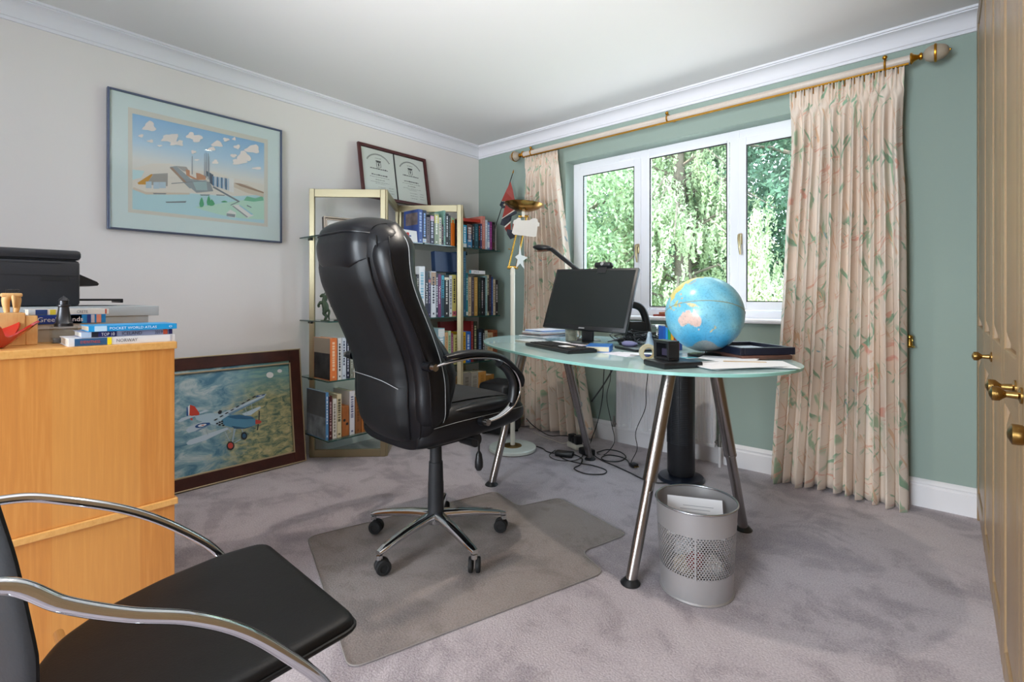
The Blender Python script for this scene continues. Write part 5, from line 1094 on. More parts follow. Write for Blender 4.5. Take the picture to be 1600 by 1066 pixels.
for r_, w_ in ((rows[0], .0048), (rows[int(NI*.70)], .0036)):
    MB().tube([(p[0]-.002, p[1], p[2]) for p in r_], w_, 6).obj('piping', M_leather, hr)
# rounded side bolsters from the lumbar up and over the head
for s in (-1, 1):
    R_ = []
    for i in range(61):
        f = i/60; z = lerp(.53, 1.285, f); xc, a, b = bk_at(min(z, 1.25)); g = min(1, .35+i/5)*min(1, math.sqrt(max(0, (60.6-i)/7)))
        bw = lerp(.050, .070, min(1, f*1.6)); bd = a*1.04
        cx_0 = xc + .020; cy_0 = s*(b - bw*.78)
        R_.append([(cx_0 + .95*bd*g*math.copysign(abs(math.cos(2*PI*k/24))**.85, math.cos(2*PI*k/24)), cy_0 + bw*g*math.copysign(abs(math.sin(2*PI*k/24))**.85, math.sin(2*PI*k/24)), z + .10*bd*math.cos(2*PI*k/24)) for k in range(24)])
    R_ = smooth_rings(R_, 5); bo = MB().loft(R_).obj('side_bolster', M_leather, OC, 60)
    for k_, m_, w_ in (((19 if s < 0 else 5), M_stitch, .0013), ((16 if s < 0 else 8), M_leather, .0035)):
        P = []
        for r in R_[3:-4]:
            q = Vector(r[k_]); c_ = sum((Vector(x) for x in r), Vector())/24; P.append(q + (q-c_).normalized()*.0008)
        MB().tube(P, w_, 6).obj('stitching' if m_ is M_stitch else 'piping', m_, bo)
# side stitching and front cushions
for s in (-1, 1):
    P = cat_rom([(0, 0, z) for z in (1.24, 1.1, 1.0, .9, .8, .7, .6, .52)], 6)
    for fx_, r_, m_, nm in ((.35, .0009, M_stitch, 'stitching'), (-.62, .0028, M_leather, 'piping')):
        q = []
        for p in P:
            xc, a, b = bk_at(p.z); q.append((xc+a*fx_, s*(b*(1-abs(fx_)**2.6)**(1/2.6)+.0015), p.z+.1*a*fx_))
        MB().tube(q, r_, 6).obj(nm, m_, OC)
for (za, zb, th, hw) in ((.62, .90, .060, .19), (.86, 1.10, .045, .185), (1.06, 1.27, .055, .165)):
    R_ = []
    for i in range(15):
        z = lerp(za, zb, i/14); xc, a, b = bk_at(z); g = math.sin(PI*(i+.35)/14.7)**.5 if 0 < i < 14 else .25
        R_.append(sring(xc+a*.75, th*g, hw*(.85+.15*g), z))
    MB().loft(R_).obj('back_cushion', M_leather, OC, 60)
# lower-back side wing cushion visible at the arm
for s in (-1, 1):
    R_ = []
    for i in range(17):
        z = lerp(.56, .93, i/16); xc, a, b = bk_at(z); g = max(.2, math.sin(PI*(i+.3)/16.6))**.6
        R_.append([(xc+a*.5+.05*g+p[0], s*.165+p[1], p[2]) for p in sring(0, .060*g+.008, .062, z, n=20, ex=2.2)])
    MB().loft(smooth_rings(R_, 2)).obj('side_wing', M_leather, OC, 60)
# seat
ST = [(-.225, .46, .555, .19), (-.20, .458, .60, .225), (-.10, .462, .622, .250), (.0, .468, .625, .262), (.12, .474, .622, .268), (.22, .482, .612, .262), (.28, .492, .595, .245), (.315, .508, .572, .215), (.328, .528, .552, .17)]
R_ = []
for i in range(45):
    x = lerp(-.225, .328, i/44); zb, zt, hw = interp(ST, x); r = []
    for k in range(40):
        t_ = 2*PI*k/40; c, s = math.cos(t_), math.sin(t_); ex = 3.2
        y = hw*abs(c)**(2/ex)*(1 if c > 0 else -1); z = (zt+zb)/2 + (zt-zb)/2*abs(s)**(2/ex)*(1 if s > 0 else -1)
        if s > 0: z += .018*math.exp(-((abs(y)-hw*.80)/.035)**2) - .012*(1-(y/hw)**2)
        r.append((x, y, z))
    R_.append(r)
MB().loft(smooth_rings(R_, 3)).obj('seat', M_leather, OC, 60)
m = MB(); rows = []
for i in range(25):
    x = lerp(-.20, .295, i/24); zb, zt, hw = interp(ST, x); q = hw*.70
    e_ = min(1, min(i, 24-i)/2.5)**.5
    rows.append([m.b.verts.new((x, lerp(-q, q, k/12), zt + (.006+.010*min(1, (1-abs(lerp(-1, 1, k/12)))*5))*e_ - .006)) for k in range(13)])
for i in range(24):
    for k in range(12): m.b.faces.new((rows[i][k], rows[i+1][k], rows[i+1][k+1], rows[i][k+1]))
m.obj('seat_cushion', M_seatfab, OC, 60)
for s in (-1, 1):
    MB().tube([(x, s*(interp(ST, x)[2]*1.0+.001), (interp(ST, x)[0]+interp(ST, x)[1])/2+.022) for x in [lerp(-.19, .29, k/20) for k in range(21)]], .0009, 6).obj('stitching', M_stitch, OC)
    # bulging side roll of the seat
    R_ = []
    for i in range(19):
        x = lerp(-.10, .24, i/18); hw = interp(ST, x)[2]; g = max(.12, math.sin(PI*(i+.2)/18.4))**.7
        R_.append([(x, s*(hw-.030)+.034*g*math.cos(2*PI*k/16), .597+.024*g*math.sin(2*PI*k/16)-.03*max(0, (x-.1))) for k in range(16)])
    MB().loft(R_).obj('seat_roll', M_leather, OC, 60)
# arms
for s in (-1, 1):
    Y = s*.305
    path = cat_rom([(-.240, Y*.93, .785), (-.19, Y, .798), (-.08, Y*1.02, .806), (.04, Y*1.02, .790), (.115, Y*1.02, .752), (.160, Y*1.02, .700), (.168, Y*1.02, .650), (.135, Y*1.01, .600), (.075, Y*.98, .566), (.012, Y*.92, .552)], 6)
    ar = MB().tube(path, [(.0055, .0165 if i < 42 else lerp(.0165, .012, (i-42)/12)) for i in range(len(path))], 14, flat=(0, 0, 1)).obj('armrest', M_chrome, OC, 60)
    pad = cat_rom([(-.200, Y, .818), (-.10, Y*1.02, .824), (.0, Y*1.02, .815), (.075, Y*1.02, .790), (.130, Y*1.02, .752), (.172, Y*1.02, .712), (.186, Y*1.02, .668)], 6)
    n_ = len(pad); MB().tube(pad, [(.013*min(1, .45+.55*min(i, n_-1-i)/4), .027*min(1, .5+.5*min(i, n_-1-i)/4)) for i in range(n_)], 18, flat=(0, 0, 1)).obj('arm_pad', M_leather, ar, 60)
    inn = cat_rom([(.06, Y*1.02, .772), (.108, Y*1.02, .738), (.137, Y*1.02, .690), (.138, Y*1.02, .650), (.128, Y*1.02, .612)], 6)
    MB().tube(inn, [(.012, .020)]*len(inn), 14, flat=(0, 0, 1)).obj('arm_inner_plate', M_black, ar, 60)
    for (x, z) in ((-.240, .785), (.012, .552)):
        MB().cyl((x, Y*.80, z), (x, Y*.93, z), .017, n=20).obj('lug', M_leather, ar); MB().cyl((x, Y*.925, z), (x, Y*1.0, z), .0135, .0125, n=20).obj('arm_bolt', M_steel, ar)
# mechanism, column, lever
MB().bb(-.10, .12, -.085, .085, .425, .476, .01).obj('tilt_mechanism', M_black, OC, 30)
MB().cyl((.125, -.03, .425), (.125, -.115, .425), .030, n=20).obj('tension_knob', M_black, OC)
MB().tube(cat_rom([(.06, -.11, .452), (.075, -.15, .450), (.085, -.17, .44), (.086, -.172, .40)], 5), .0045, 8).obj('lever_rod', M_black, OC)
MB().lathe([(.005, 0), (.012, -.012), (.017, -.045), (.017, -.065), (.010, -.078), (.001, -.080)], (.086, -.172, .400), 16).obj('lever_handle', M_black, OC)
MB().cyl((0, 0, .255), (0, 0, .34), .0315, .029).cyl((0, 0, .34), (0, 0, .435), .0255, .0235).cyl((0, 0, .11), (0, 0, .255), .034, .0325).obj('column', M_blackm, OC, 30)
MB().lathe([(.02, .085), (.042, .090), (.046, .105), (.042, .122), (.034, .128), (.02, .128)], (0, 0, 0), 28).obj('hub', M_chrome, OC)
for k in range(5):
    a = math.radians(-12 + 72*k - 88); ca, sa = math.cos(a), math.sin(a); T = Matrix.Rotation(a, 4, 'Z')
    R_ = []
    for i in range(17):
        f = i/16; x = lerp(.028, .305, f); zc = .116 - .006*f - .028*f*f; w_ = lerp(.0265, .0185, f)*(1 if i < 15 else (.93 if i == 15 else .72)); h_ = lerp(.022, .013, f)*(1 if i < 15 else (.95 if i == 15 else .7))
        R_.append([(x, w_*math.copysign(abs(math.cos(2*PI*j/16))**.8, math.cos(2*PI*j/16)), zc + h_*math.copysign(abs(math.sin(2*PI*j/16))**.8, math.sin(2*PI*j/16))*(1 if math.sin(2*PI*j/16) > 0 else .75)) for j in range(16)])
    MB().loft(R_).xf(T).obj('base_arm', M_chrome, OC, 50)
    sw = random.Random(k*3+1).uniform(-.9, .9)+a
    cx, cy = .298*ca, .298*sa
    cs = MB().cyl((cx, cy, .058), (cx, cy, .074), .0125, n=16)
    hx, hy = cx - .012*math.cos(sw), cy - .012*math.sin(sw)
    R1 = Matrix.Translation((hx, hy, 0)) @ Matrix.Rotation(sw, 4, 'Z')
    c_ = cs.obj('caster', M_chrome, OC)
    hm = MB()
    pts = [(.030*math.cos(q), .030*math.sin(q)) for q in [math.radians(-10+20*j) for j in range(11)]]
    hm.tube([(p[0]*.98, 0, .030+p[1]*.98) for p in pts], [(.0035, .013)]*11, 10, flat=(0, 0, 1))
    hm.xf(R1).obj('hood', M_black, c_)
    for s in (-1, 1):
        MB().lathe([(.001, 0), (.018, 0), (.026, .002), (.0285, .005), (.0285, .014), (.026, .018), (.015, .019), (.014, .016), (.001, .016)], (0, s*.004, .0285), 24, True, (0, s, 0)).xf(R1).obj('wheel', M_rubber, c_)
        

# ================================================================== FLOOR MAT
t_pts = [(1.943, .738), (2.224, 1.629), (2.075, 1.700), (2.145, 1.955), (1.690, 2.085), (1.600, 1.865), (1.384, 1.935), (1.121, 1.029)]
def rounded(pts, r, k=5):
    out = []; n = len(pts)
    for i in range(n):
        p = Vector(pts[i]); a = Vector(pts[i-1]); b = Vector(pts[(i+1) % n]); d0 = (a-p).normalized(); d1 = (b-p).normalized()
        q0 = p+d0*r; q1 = p+d1*r
        for j in range(k+1): f = j/k; out.append(tuple((1-f)**2*q0 + 2*f*(1-f)*p + f*f*q1))
    return out
t = MB().prism(rounded(t_pts, .045), .0025, .0050).obj('chair_mat', M_mat, None, 0)
tag(t, 'clear textured plastic floor mat with a notched front lip under the swivel chair', 'mat')
M_rim = m_glass('mat_rim_plastic', (.72, .70, .69), .8)
MB().tube([(p[0], p[1], .0042) for p in rounded(t_pts, .045)], .0022, 6, loop=True).obj('rim', mat('grey_plastic_rim', '8E8885', .3), t)
for k in range(46):
    pass

# ================================================================== DESK
DZ = .780; dc = (1.890, 2.222); da = math.radians(-22.5)
desk = thing('glass_desk', 'rounded frosted green glass desk on chrome trestle legs in front of the window', 'desk', (0, 0, 0))
def sup(a, b, n=96, ex=2.35, c=dc, ang=da):
    r = []
    for k in range(n):
        t_ = 2*PI*k/n; co, si = math.cos(t_), math.sin(t_)
        u = a*math.copysign(abs(co)**(2/ex), co); v = b*math.copysign(abs(si)**(2/ex), si)
        r.append((c[0]+u*math.cos(ang)-v*math.sin(ang), c[1]+u*math.sin(ang)+v*math.cos(ang)))
    return r
o1 = sup(.945, .510); o2 = sup(.942, .507)
top = MB().loft([[(x, y, DZ-.0115) for x, y in o2], [(x, y, DZ) for x, y in o2]]).obj('desk_top', M_frost, desk, 30)
MB().loft([[(x, y, DZ-.0118) for x, y in o2], [(x, y, DZ-.0105) for x, y in o1], [(x, y, DZ-.0012) for x, y in o1], [(x, y, DZ+.0002) for x, y in o2]], cap=False).obj('polished_edge', M_deskedge, top, 30)
def leg(foot, topp):
    f = Vector(foot); p = Vector(topp); mid = f.lerp(p, .47)
    l = MB().cyl(f.lerp(p, .02), mid, .0205, n=28).cyl(mid, p, .0255, n=28).lathe([(.0205, 0), (.0262, .003), (.0262, .010)], mid, 28, True, p-f).obj('leg', M_steel, desk)
    MB().lathe([(.034, 0), (.036, .004), (.030, .010), (.021, .020)], foot, 28).obj('foot', M_black, l)
    return l
for (a, b) in (((1.299, 1.99), (1.474, 2.72)), ((2.328, 1.632), (2.509, 2.342))):
    A_ = Vector((a[0], a[1], 0)); B_ = Vector((b[0], b[1], 0)); up = Vector((0, 0, .742))
    leg(A_, A_.lerp(B_, .30)+up); leg(B_, A_.lerp(B_, .70)+up)
    P0 = A_.lerp(B_, .22); P1 = A_.lerp(B_, .78); d = P1-P0; L = d.length
    MB().box((0, 0, 0), (L, .075, .024), .004).xf(Matrix.Translation((P0+P1)/2 + Vector((0, 0, .7555))) @ Matrix.Rotation(math.atan2(d.y, d.x), 4, 'Z')).obj('trestle_beam', mat('satin_steel_beam', 'A39684', .35, .9), desk, 30)
    for f in (.30, .70):
        c = A_.lerp(B_, f); MB().cyl((c.x, c.y, .767), (c.x, c.y, .7683), .035, n=24).obj('suction_pad', mat('clear_grey_pad', '7E8A88', .3), desk)

# ================================================================== GLOBE
def m_globe():
    t = NT('printed_globe'); at_ = t.n('Attribute'); at_.attribute_name = 'map'
    n = t.noise(t.tc.outputs['Object'], 110, 5, 0, .8)
    c = t.mix(t.ramp(n, [(.50, (0, 0, 0, 1)), (.62, (.30, .30, .30, 1))]), at_.outputs['Color'], '24506E')
    t.base(c); t.set(Roughness=.28); return t.m
GR = .162
t = thing('world_globe', 'large blue world globe showing Australia, standing on the glass desk', 'globe', (2.395, 2.175, DZ))
polys = [
 ((222, 190, 178), [(114, -22), (113, -26), (115, -34), (118, -35), (124, -33), (131, -31.5), (135, -35), (138, -35), (140, -38), (144, -38.5), (147, -38), (150, -37), (153, -31), (153, -27), (150, -22), (146, -19), (145, -15), (142, -11), (141, -17), (139, -17.5), (136, -12), (131, -12), (129, -15), (126, -14), (122, -18)]),
 ((226, 190, 170), [(145, -41), (148, -41), (148, -43.5), (146, -43.5)]),
 ((205, 196, 150), [(131, -1), (138, -2), (145, -4.5), (150, -10), (146, -8), (141, -9), (138, -8), (134, -4)]),
 ((190, 190, 130), [(109, 1), (113, 3.5), (117, 7), (119, 5), (117, 1), (116, -4), (111, -3)]),
 ((200, 180, 110), [(95, 5), (98, 4), (103, -1), (106, -6), (103, -5), (99, 0)]),
 ((214, 180, 90), [(106, -6), (111, -6.5), (114, -8), (108, -8)]),
 ((200, 170, 120), [(119, 1), (125, 1.5), (121, -1), (123, -5), (120, -5), (119, -2)]),
 ((214, 170, 110), [(120, 18), (122, 18), (124, 13), (121, 14)]), ((214, 170, 110), [(122, 8), (126, 9), (126, 6), (123, 7)]),
 ((188, 186, 150), [(172.5, -34.5), (175.5, -37), (178.5, -38), (176, -41.5), (174, -41), (174.5, -38)]),
 ((188, 186, 150), [(172, -41), (174, -42), (171, -46), (168.5, -47), (166.5, -46)]),
 ((214, 200, 120), [(60, 70), (180, 70), (178, 62), (160, 60), (156, 51), (142, 54), (135, 44), (129, 36), (126, 35), (126, 39), (121, 39), (122, 30), (118, 24), (109, 20), (109, 12), (103, 10), (101, 6), (104, 1), (100, 6), (98, 16), (91, 22), (80, 14), (77, 8), (72, 20), (60, 25)]),
 ((200, 170, 140), [(130, 32), (136, 34), (141, 38), (142, 43), (145, 44), (141, 45), (139, 38), (133, 35)]),
]
def inside(P, x, y):
    r = False; n = len(P)
    for i in range(n):
        x0, y0 = P[i]; x1, y1 = P[i-1]
        if (y0 > y) != (y1 > y) and x < (x1-x0)*(y-y0)/(y1-y0)+x0: r = not r
    return r
NLO, NLA = 300, 150
me = bpy.data.meshes.new('sphere'); V = []; CC = []
for j in range(NLA+1):
    la = -90+180*j/NLA
    for i in range(NLO):
        lo = 20+360*i/NLO; l2 = lo if lo <= 180 else lo-360
        cr = math.cos(math.radians(la)); V.append((GR*cr*math.cos(math.radians(lo)), GR*cr*math.sin(math.radians(lo)), GR*math.sin(math.radians(la))))
        c = lerp(Vector((136, 200, 218)), Vector((102, 180, 212)), .5+.5*math.sin(lo*.11)*math.cos(la*.13+lo*.05))
        if la < -30: c = lerp(c, Vector((66, 160, 208)), min(1, (-la-30)/25))
        if la < -66+4*math.sin(lo*.05): c = Vector((150, 158, 160))
        else:
            for pc_, P in polys:
                if -50 < la < 72 and inside(P, l2, la): c = Vector(pc_); break
        if abs(la) < .5: c = lerp(c, Vector((150, 140, 110)), .6)
        CC.append(lin(tuple(v/255 for v in c)))
F_ = [(j*NLO+i, j*NLO+(i+1) % NLO, (j+1)*NLO+(i+1) % NLO, (j+1)*NLO+i) for j in range(NLA) for i in range(NLO)]
me.from_pydata(V, [], F_); ca_ = me.color_attributes.new('map', 'FLOAT_COLOR', 'POINT')
for k, c in enumerate(CC): ca_.data[k].color = c
me.shade_smooth(); me.materials.append(m_globe())
g = bpy.data.objects.new('sphere', me); COL.objects.link(g); g.parent = t
# turn longitude 157 E, latitude -25 towards the room
tow = Vector((CAM[0]-2.395, CAM[1]-2.175, .06)).normalized()
lo, la = math.radians(157), math.radians(-20)
loc_f = Vector((math.cos(la)*math.cos(lo), math.cos(la)*math.sin(lo), math.sin(la))); loc_u = Vector((-math.sin(la)*math.cos(lo), -math.sin(la)*math.sin(lo), math.cos(la))); loc_r = loc_u.cross(loc_f)
wf = tow; wr = Vector((0, 0, 1)).cross(wf).normalized(); wu = wf.cross(wr)
roll = math.radians(1); wr, wu = wr*math.cos(roll)+wu*math.sin(roll), wu*math.cos(roll)-wr*math.sin(roll)
Lm = Matrix((loc_r, loc_u, loc_f)).transposed(); Wm = Matrix((wr, wu, wf)).transposed()
g.matrix_local = Matrix.Translation((0, 0, .181)) @ (Wm @ Lm.transposed()).to_4x4()
nrm = Lm @ Wm.transposed()
MB().tube([(GR*1.002*math.cos(a), GR*1.002*math.sin(a), 0) for a in [2*PI*k/96 for k in range(96)]], .0011, 6, loop=True).obj('equator_seam', mat('seam_brown', '9A9470', .5), g)
MB().cyl((0, 0, .008), (0, 0, .040), .0075, n=16).obj('stem', M_chrome, t)
MB().lathe([(.068, 0), (.070, .004), (.066, .009), (.012, .012)], (0, 0, 0), 36).obj('base', M_black, t)

# ================================================================== STACKED BEECH CABINETS AND WHAT STANDS ON THEM
CX1 = 1.565
t = thing('beech_cabinet', 'upper beech cabinet of the stack beside the leather armchair, under the printer', 'cabinet', (0, 0, 0), group='stacked beech cabinets')
MB().bb(.775, CX1-.004, -.93, .427, .473, .889, .001).obj('body', M_beech, t, 0)
MB().bb(.77, CX1+.001, -.935, .432, .889, .909, .002).obj('top', m_wood('beech_edge', 'D89C54', 'E2A85E', 'E8B46C', (3, 30, 30), .4), t, 0)
t = thing('beech_cabinet', 'lower beech cabinet of the stack, standing on the carpet with a projecting lip', 'cabinet', (0, 0, 0), group='stacked beech cabinets')
MB().bb(.775, CX1-.004, -.93, .427, .0, .455, .001).obj('body', M_beech, t, 0)
MB().bb(.77, CX1+.003, -.935, .434, .455, .4725, .002).obj('top', bpy.data.materials['beech_edge'], t, 0)
CT = .9095
def flat_book(label, x1, y0, y1, z0, th, wd_, col, spine_items=(), pages='DAD3C4', rz=0, cat='book', group='travel books stacked on the beech cabinet', backcol=None):
    """lying book: spine on the +x side running along y"""
    t = thing('book', label, cat, (x1, y0, z0), rz, group)
    L = y1-y0; c = m_cover(col); ct = .0014
    MB().bb(-wd_, 0, 0, L, 0, ct).bb(-wd_, 0, 0, L, th-ct, th).bb(-.002, 0, 0, L, ct, th-ct).obj('cover', c, t, 0)
    MB().bb(-wd_+.003, -.002, .003, L-.003, ct, th-ct).obj('pages', m_cover(pages), t, 0)
    B_ = basis((.0012, 0, 0), (0, 1, 0), (0, 0, 1), (1, 0, 0))
    for k, it in enumerate(spine_items):
        if it[0] == 'band': MB().bb(.0001, .0006, L*it[1], L*it[2], ct*.4, th-ct*.4).obj('spine_band', m_cover(it[3]), t, 0)
        else:
            lettering(it[1], L*(it[3]-it[2]), th*it[5], m_cover(it[4]), t, B_ @ Matrix.Translation((L*(it[2]+it[3])/2, th/2, 0)), 'title')
    return t
flat_book('white travel guide titled Norway, lowest of the stack at the cabinet corner', CX1-.012, .205, .430, CT, .0195, .135, 'E6E8EC',
          (('band', .05, .335, '2C5A86'), ('text', 'EYEWITNESS', .10, .27, 'C8553C', .35), ('band', .335, .375, 'F2E21C'), ('text', 'NORWAY', .42, .62, '5A5C66', .42), ('band', .95, .97, 'B8BAC4')), rz=.01)
flat_book('slim travel guide titled Iceland, middle of the stack at the cabinet corner', CX1-.018, .230, .425, CT+.020, .0145, .120, '8E94B0',
          (('band', 0, .10, 'B9CBE0'), ('band', .10, .17, '1E2430'), ('band', .17, .36, '242A66'), ('text', 'TOP 10', .20, .34, 'E8E8F0', .55), ('text', 'ICELAND', .42, .64, '34384C', .6), ('text', '2019', .79, .88, '34384C', .55), ('band', .89, .94, 'C8553C'), ('band', .955, 1, '2A2A60')))
flat_book('bright blue pocket atlas, topmost of the stack at the cabinet corner', CX1-.010, .243, .434, CT+.035, .0145, .120, '1C9AD8',
          (('band', .06, .19, 'BFE0F4'), ('text', 'POCKET WORLD ATLAS', .22, .75, 'EAF6FC', .45), ('text', 'o', .90, .94, 'D8ECF8', .4)), 'CDB79C')
flat_book('thick plain book under the stack behind the pewter lighthouse', 1.325, .160, .300, CT, .0350, .115, 'B9B4AA')
flat_book('thin white book beneath the Greek islands guide', 1.327, .165, .305, CT+.0355, .0130, .120, 'DCDCDE')
flat_book('blue Greek islands guide behind the pewter lighthouse', 1.330, .165, .315, CT+.0490, .0250, .125, '2488CC',
          (('band', 0, .64, '20409A'), ('band', .40, .70, '2488CC'), ('text', 'Greek Islands', .03, .66, 'F2F6FA', .52), ('band', .72, .77, '2C3A86'), ('band', .78, .83, 'C7C0CC'), ('band', .86, .93, 'E8957C')))
flat_book('pale guide to Crete, topmost behind the pewter lighthouse', 1.330, .152, .322, CT+.0745, .0150, .125, 'E2DED8',
          (('band', 0, .08, 'C9D2DA'), ('band', .08, .22, '23407A'), ('band', .25, .32, 'E2D048'), ('text', 'CRETE', .58, .72, '5E6470', .5), ('band', .95, .97, 'C8553C')))
# grey storage box with lid, printer on it
t = thing('storage_box', 'grey lidded cardboard storage box on the beech cabinet under the printer', 'box', (0, 0, 0))
M_gbox = mat('grey_card', 'A3ABB0', .7, bump=.1, bscale=200)
MB().bb(.783, 1.167, -.30, .455, CT, .985, .001).obj('box', M_gbox, t, 0); MB().bb(.780, 1.170, -.303, .484, .972, 1.0035, .001).obj('lid', M_gbox, t, 0)
PZ0 = 1.0045
t = thing('printer', 'black flatbed printer with output tray on the grey storage box', 'printer', (0, 0, 0))
M_prn = mat('printer_charcoal', '23262C', .45, bump=.15, bscale=300)
MB().bb(.80, 1.085, -.14, .292, PZ0, 1.150, .010).obj('body', M_prn, t, 35)
MB().bb(.796, 1.088, -.142, .295, 1.1515, 1.182, .010).obj('scanner_lid', M_prn, t, 35)
MB().bb(1.0845, 1.0865, -.14, .250, 1.139, 1.1395).bb(1.0845, 1.0865, -.14, .2895, 1.150, 1.1513).bb(1.0845, 1.0862, -.14, .288, 1.100, 1.101).obj('panel_seam', M_rubber, t, 0)
MB().bb(1.084, 1.0868, .20, .262, 1.085, 1.097).obj('card_slot', M_rubber, t, 0)
m = MB(); m.prism([(.292, 1.113), (.345, 1.085), (.350, 1.078), (.346, 1.072), (.292, 1.070)], .86, 1.02); m.xf(Matrix(((0, 0, 1, 0), (1, 0, 0, 0), (0, 1, 0, 0), (0, 0, 0, 1)))); m.obj('control_panel', M_prn, t, 30)
MB().bb(.88, 1.02, .29, .412, 1.021, 1.028, .002).bb(.88, 1.02, .408, .416, 1.014, 1.028, .002).obj('output_tray', M_black, t, 0)
MB().bb(.84, 1.0, .25, .40, 1.0040, 1.0048).obj('loose_sheet', mat('grey_sheet', '8E9296', .8), t, 0).name = 'paper_sheet'
# pewter lighthouse on a clear block
t = thing('lighthouse_ornament', 'small pewter lighthouse ornament on a clear glass block', 'ornament', (1.378, .217, CT))
MB().bb(-.026, .026, -.026, .026, 0, .044, .002).obj('glass_block', M_clearglass, t, 0)
MB().bb(-.024, .024, -.024, .024, .001, .012, .001).obj('block_base', mat('grey_block', '6A6E74', .4), t, 0)
M_pew = mat('dark_pewter', '4A4A4C', .35, .8)
MB().lathe([(.020, .044), (.020, .052), (.017, .056), (.0125, .085), (.0115, .096), (.0145, .099), (.0145, .102), (.010, .103), (.010, .113), (.012, .114), (.008, .120), (.003, .124), (.001, .127)], (0, 0, 0), 20).obj('tower', M_pew, t, 30)
# wooden box with a carved wooden figure
M_lw = m_wood('pale_carved_wood', 'C8955A', 'D6A76A', 'DFB67C', (12, 12, 4), .5)
t = thing('wooden_box', 'pale wooden box beside the travel books on the cabinet', 'box', (1.335, .085, CT))
MB().bb(0, .078, 0, .055, 0, .083, .002).obj('body', M_lw, t, 0); MB().bb(.004, .076, .055, .078, 0, .075, .002).obj('drawer', M_lw, t, 0)
t = thing('carved_figure', 'carved wooden elephant legs figure standing on the pale wooden box', 'ornament', (1.375, .117, CT+.0835))
m = MB()
for s in (-1, 1): m.tube(cat_rom([(0, s*.008, 0), (0, s*.010, .018), (0, s*.010, .034), (0, s*.005, .046)], 4), [lerp(.0055, .0105, k/12) for k in range(13)], 12)
m.tube(cat_rom([(.006, .003, .044), (.012, .004, .028), (.010, .005, .012)], 4), [lerp(.005, .003, k/8) for k in range(9)], 8)
m.bb(-.010, .010, -.020, .020, .040, .050, .003); m.obj('legs', M_lw, t, 50)
MB().bb(-.009, .009, -.012, .014, .050, .060, .001).obj('clear_cap', M_clearglass, t, 0)
# red glass star dish
M_red = mat('red_glass', 'B4130F', .06, spec=.8, coat=.5)
t = thing('star_dish', 'shiny red glass star-shaped dish at the near edge of the cabinet', 'dish', (1.470, .075, CT))
m = MB(); NP = 5; ring = []
prof = [(.35, .002, 0), (.62, .018, 0), (1.0, .062, 1), (.96, .066, 1), (.58, .026, 0), (.30, .010, 0)]
def star_ring(f, z, flare):
    r = []
    for k in range(60):
        a = 2*PI*k/60 + .95; w = (.5+.5*math.cos(NP*a))**1.5
        rr = .088*f*(.55+.45*w if flare else .80); r.append((rr*math.cos(a), rr*math.sin(a), z*(1 if not flare else .45+.55*w)))
    return r
rr_ = [star_ring(*p) for p in prof]
m.loft(rr_).obj('dish', M_red, t, 40)

# ================================================================== LEATHER ARMCHAIR (cantilever tube frame)
t = thing('cantilever_armchair', 'black leather armchair with curved chrome tube arms in front of the beech cabinets', 'chair', (0, 0, 0))
SO = [(2.385, .495), (1.972, .505), (1.957, .42), (1.972, .30), (2.005, .20), (2.06, .125), (2.14, .082), (2.24, .075), (2.33, .095), (2.375, .16), (2.392, .30)]
so_ = rounded(SO, .03, 4)
cx_ = sum(p[0] for p in so_)/len(so_); cy_ = sum(p[1] for p in so_)/len(so_)
def shr(f): return [(cx_+(x-cx_)*f, cy_+(y-cy_)*f) for x, y in so_]
rg = []
for f, z in ((.90, .424), (.965, .425), (.992, .430), (1.0, .438), (1.0, .446), (.992, .452), (.975, .4555), (.94, .458), (.90, .459), (.5, .457), (.1, .456)):
    rg.append([(x, y, z) for x, y in shr(f)])
MB().loft(rg).obj('seat', M_leather2, t, 60)
MB().tube([(x, y, .4375) for x, y in shr(1.006)], .0045, 8, loop=True).obj('seat_piping', M_leather2, t)
# backrest: gently curved slab; only its edge enters the frame
R_ = []
for i in range(25):
    z = lerp(.470, .862, i/24); y0 = interp([(.470, .048), (.60, .030), (.70, .014), (.862, -.014)], z)[0]
    hw = interp([(.470, .150), (.52, .190), (.62, .212), (.74, .215), (.825, .208), (.862, .172)], z)[0]; th = .013
    row = []
    for k in range(28):
        a = 2*PI*k/28; c, s = math.cos(a), math.sin(a)
        xx = hw*math.copysign(abs(c)**.5, c); yy = th*math.copysign(abs(s)**.7, s) + .055*(xx/.215)**2 - .010
        row.append((2.185+xx, y0+yy, z))
    R_.append(row)
MB().loft(R_).obj('backrest', M_leather2, t, 60)
for s, px in ((-1, 1.932), (1, 2.440)):
    pts = [(2.40, -.135, .62), (2.450, -.11, .70), (px+.012, -.045, .745), (px, .040, .729), (px, .090, .686), (px, .148, .647), (px, .215, .610), (px, .278, .561), (px, .342, .491), (px, .398, .418), (px, .440, .330), (px-s*.01, .465, .20), (px-s*.01, .440, .035), (px-s*.01, .36, .016), (px-s*.01, .0, .014), (px-s*.01, -.10, .014)]
    if s < 0: pts = [(1.98, -.02, .64), (px+.02, .01, .675), (px, .085, .672), (px, .150, .649), (px, .250, .597), (px, .338, .529), (px, .414, .448), (px, .450, .360), (px, .47, .20), (px, .44, .035), (px, .36, .016), (px, 0, .014), (px, -.10, .014)]
    MB().tube(cat_rom(pts, 8), .0088, 16).obj('arm_tube', M_chrome, t, 60)
MB().tube(cat_rom([(1.942, -.10, .014), (1.99, -.14, .014), (2.40, -.14, .014), (2.43, -.10, .014)], 6), .0115, 12).obj('floor_tube', M_chrome, t)
MB().cyl((1.936, .400, .415), (2.436, .400, .415), .008, n=14).obj('seat_rail', M_chrome, t); MB().cyl((1.96, .14, .415), (2.41, .14, .415), .008, n=14).obj('seat_rail', M_chrome, t)

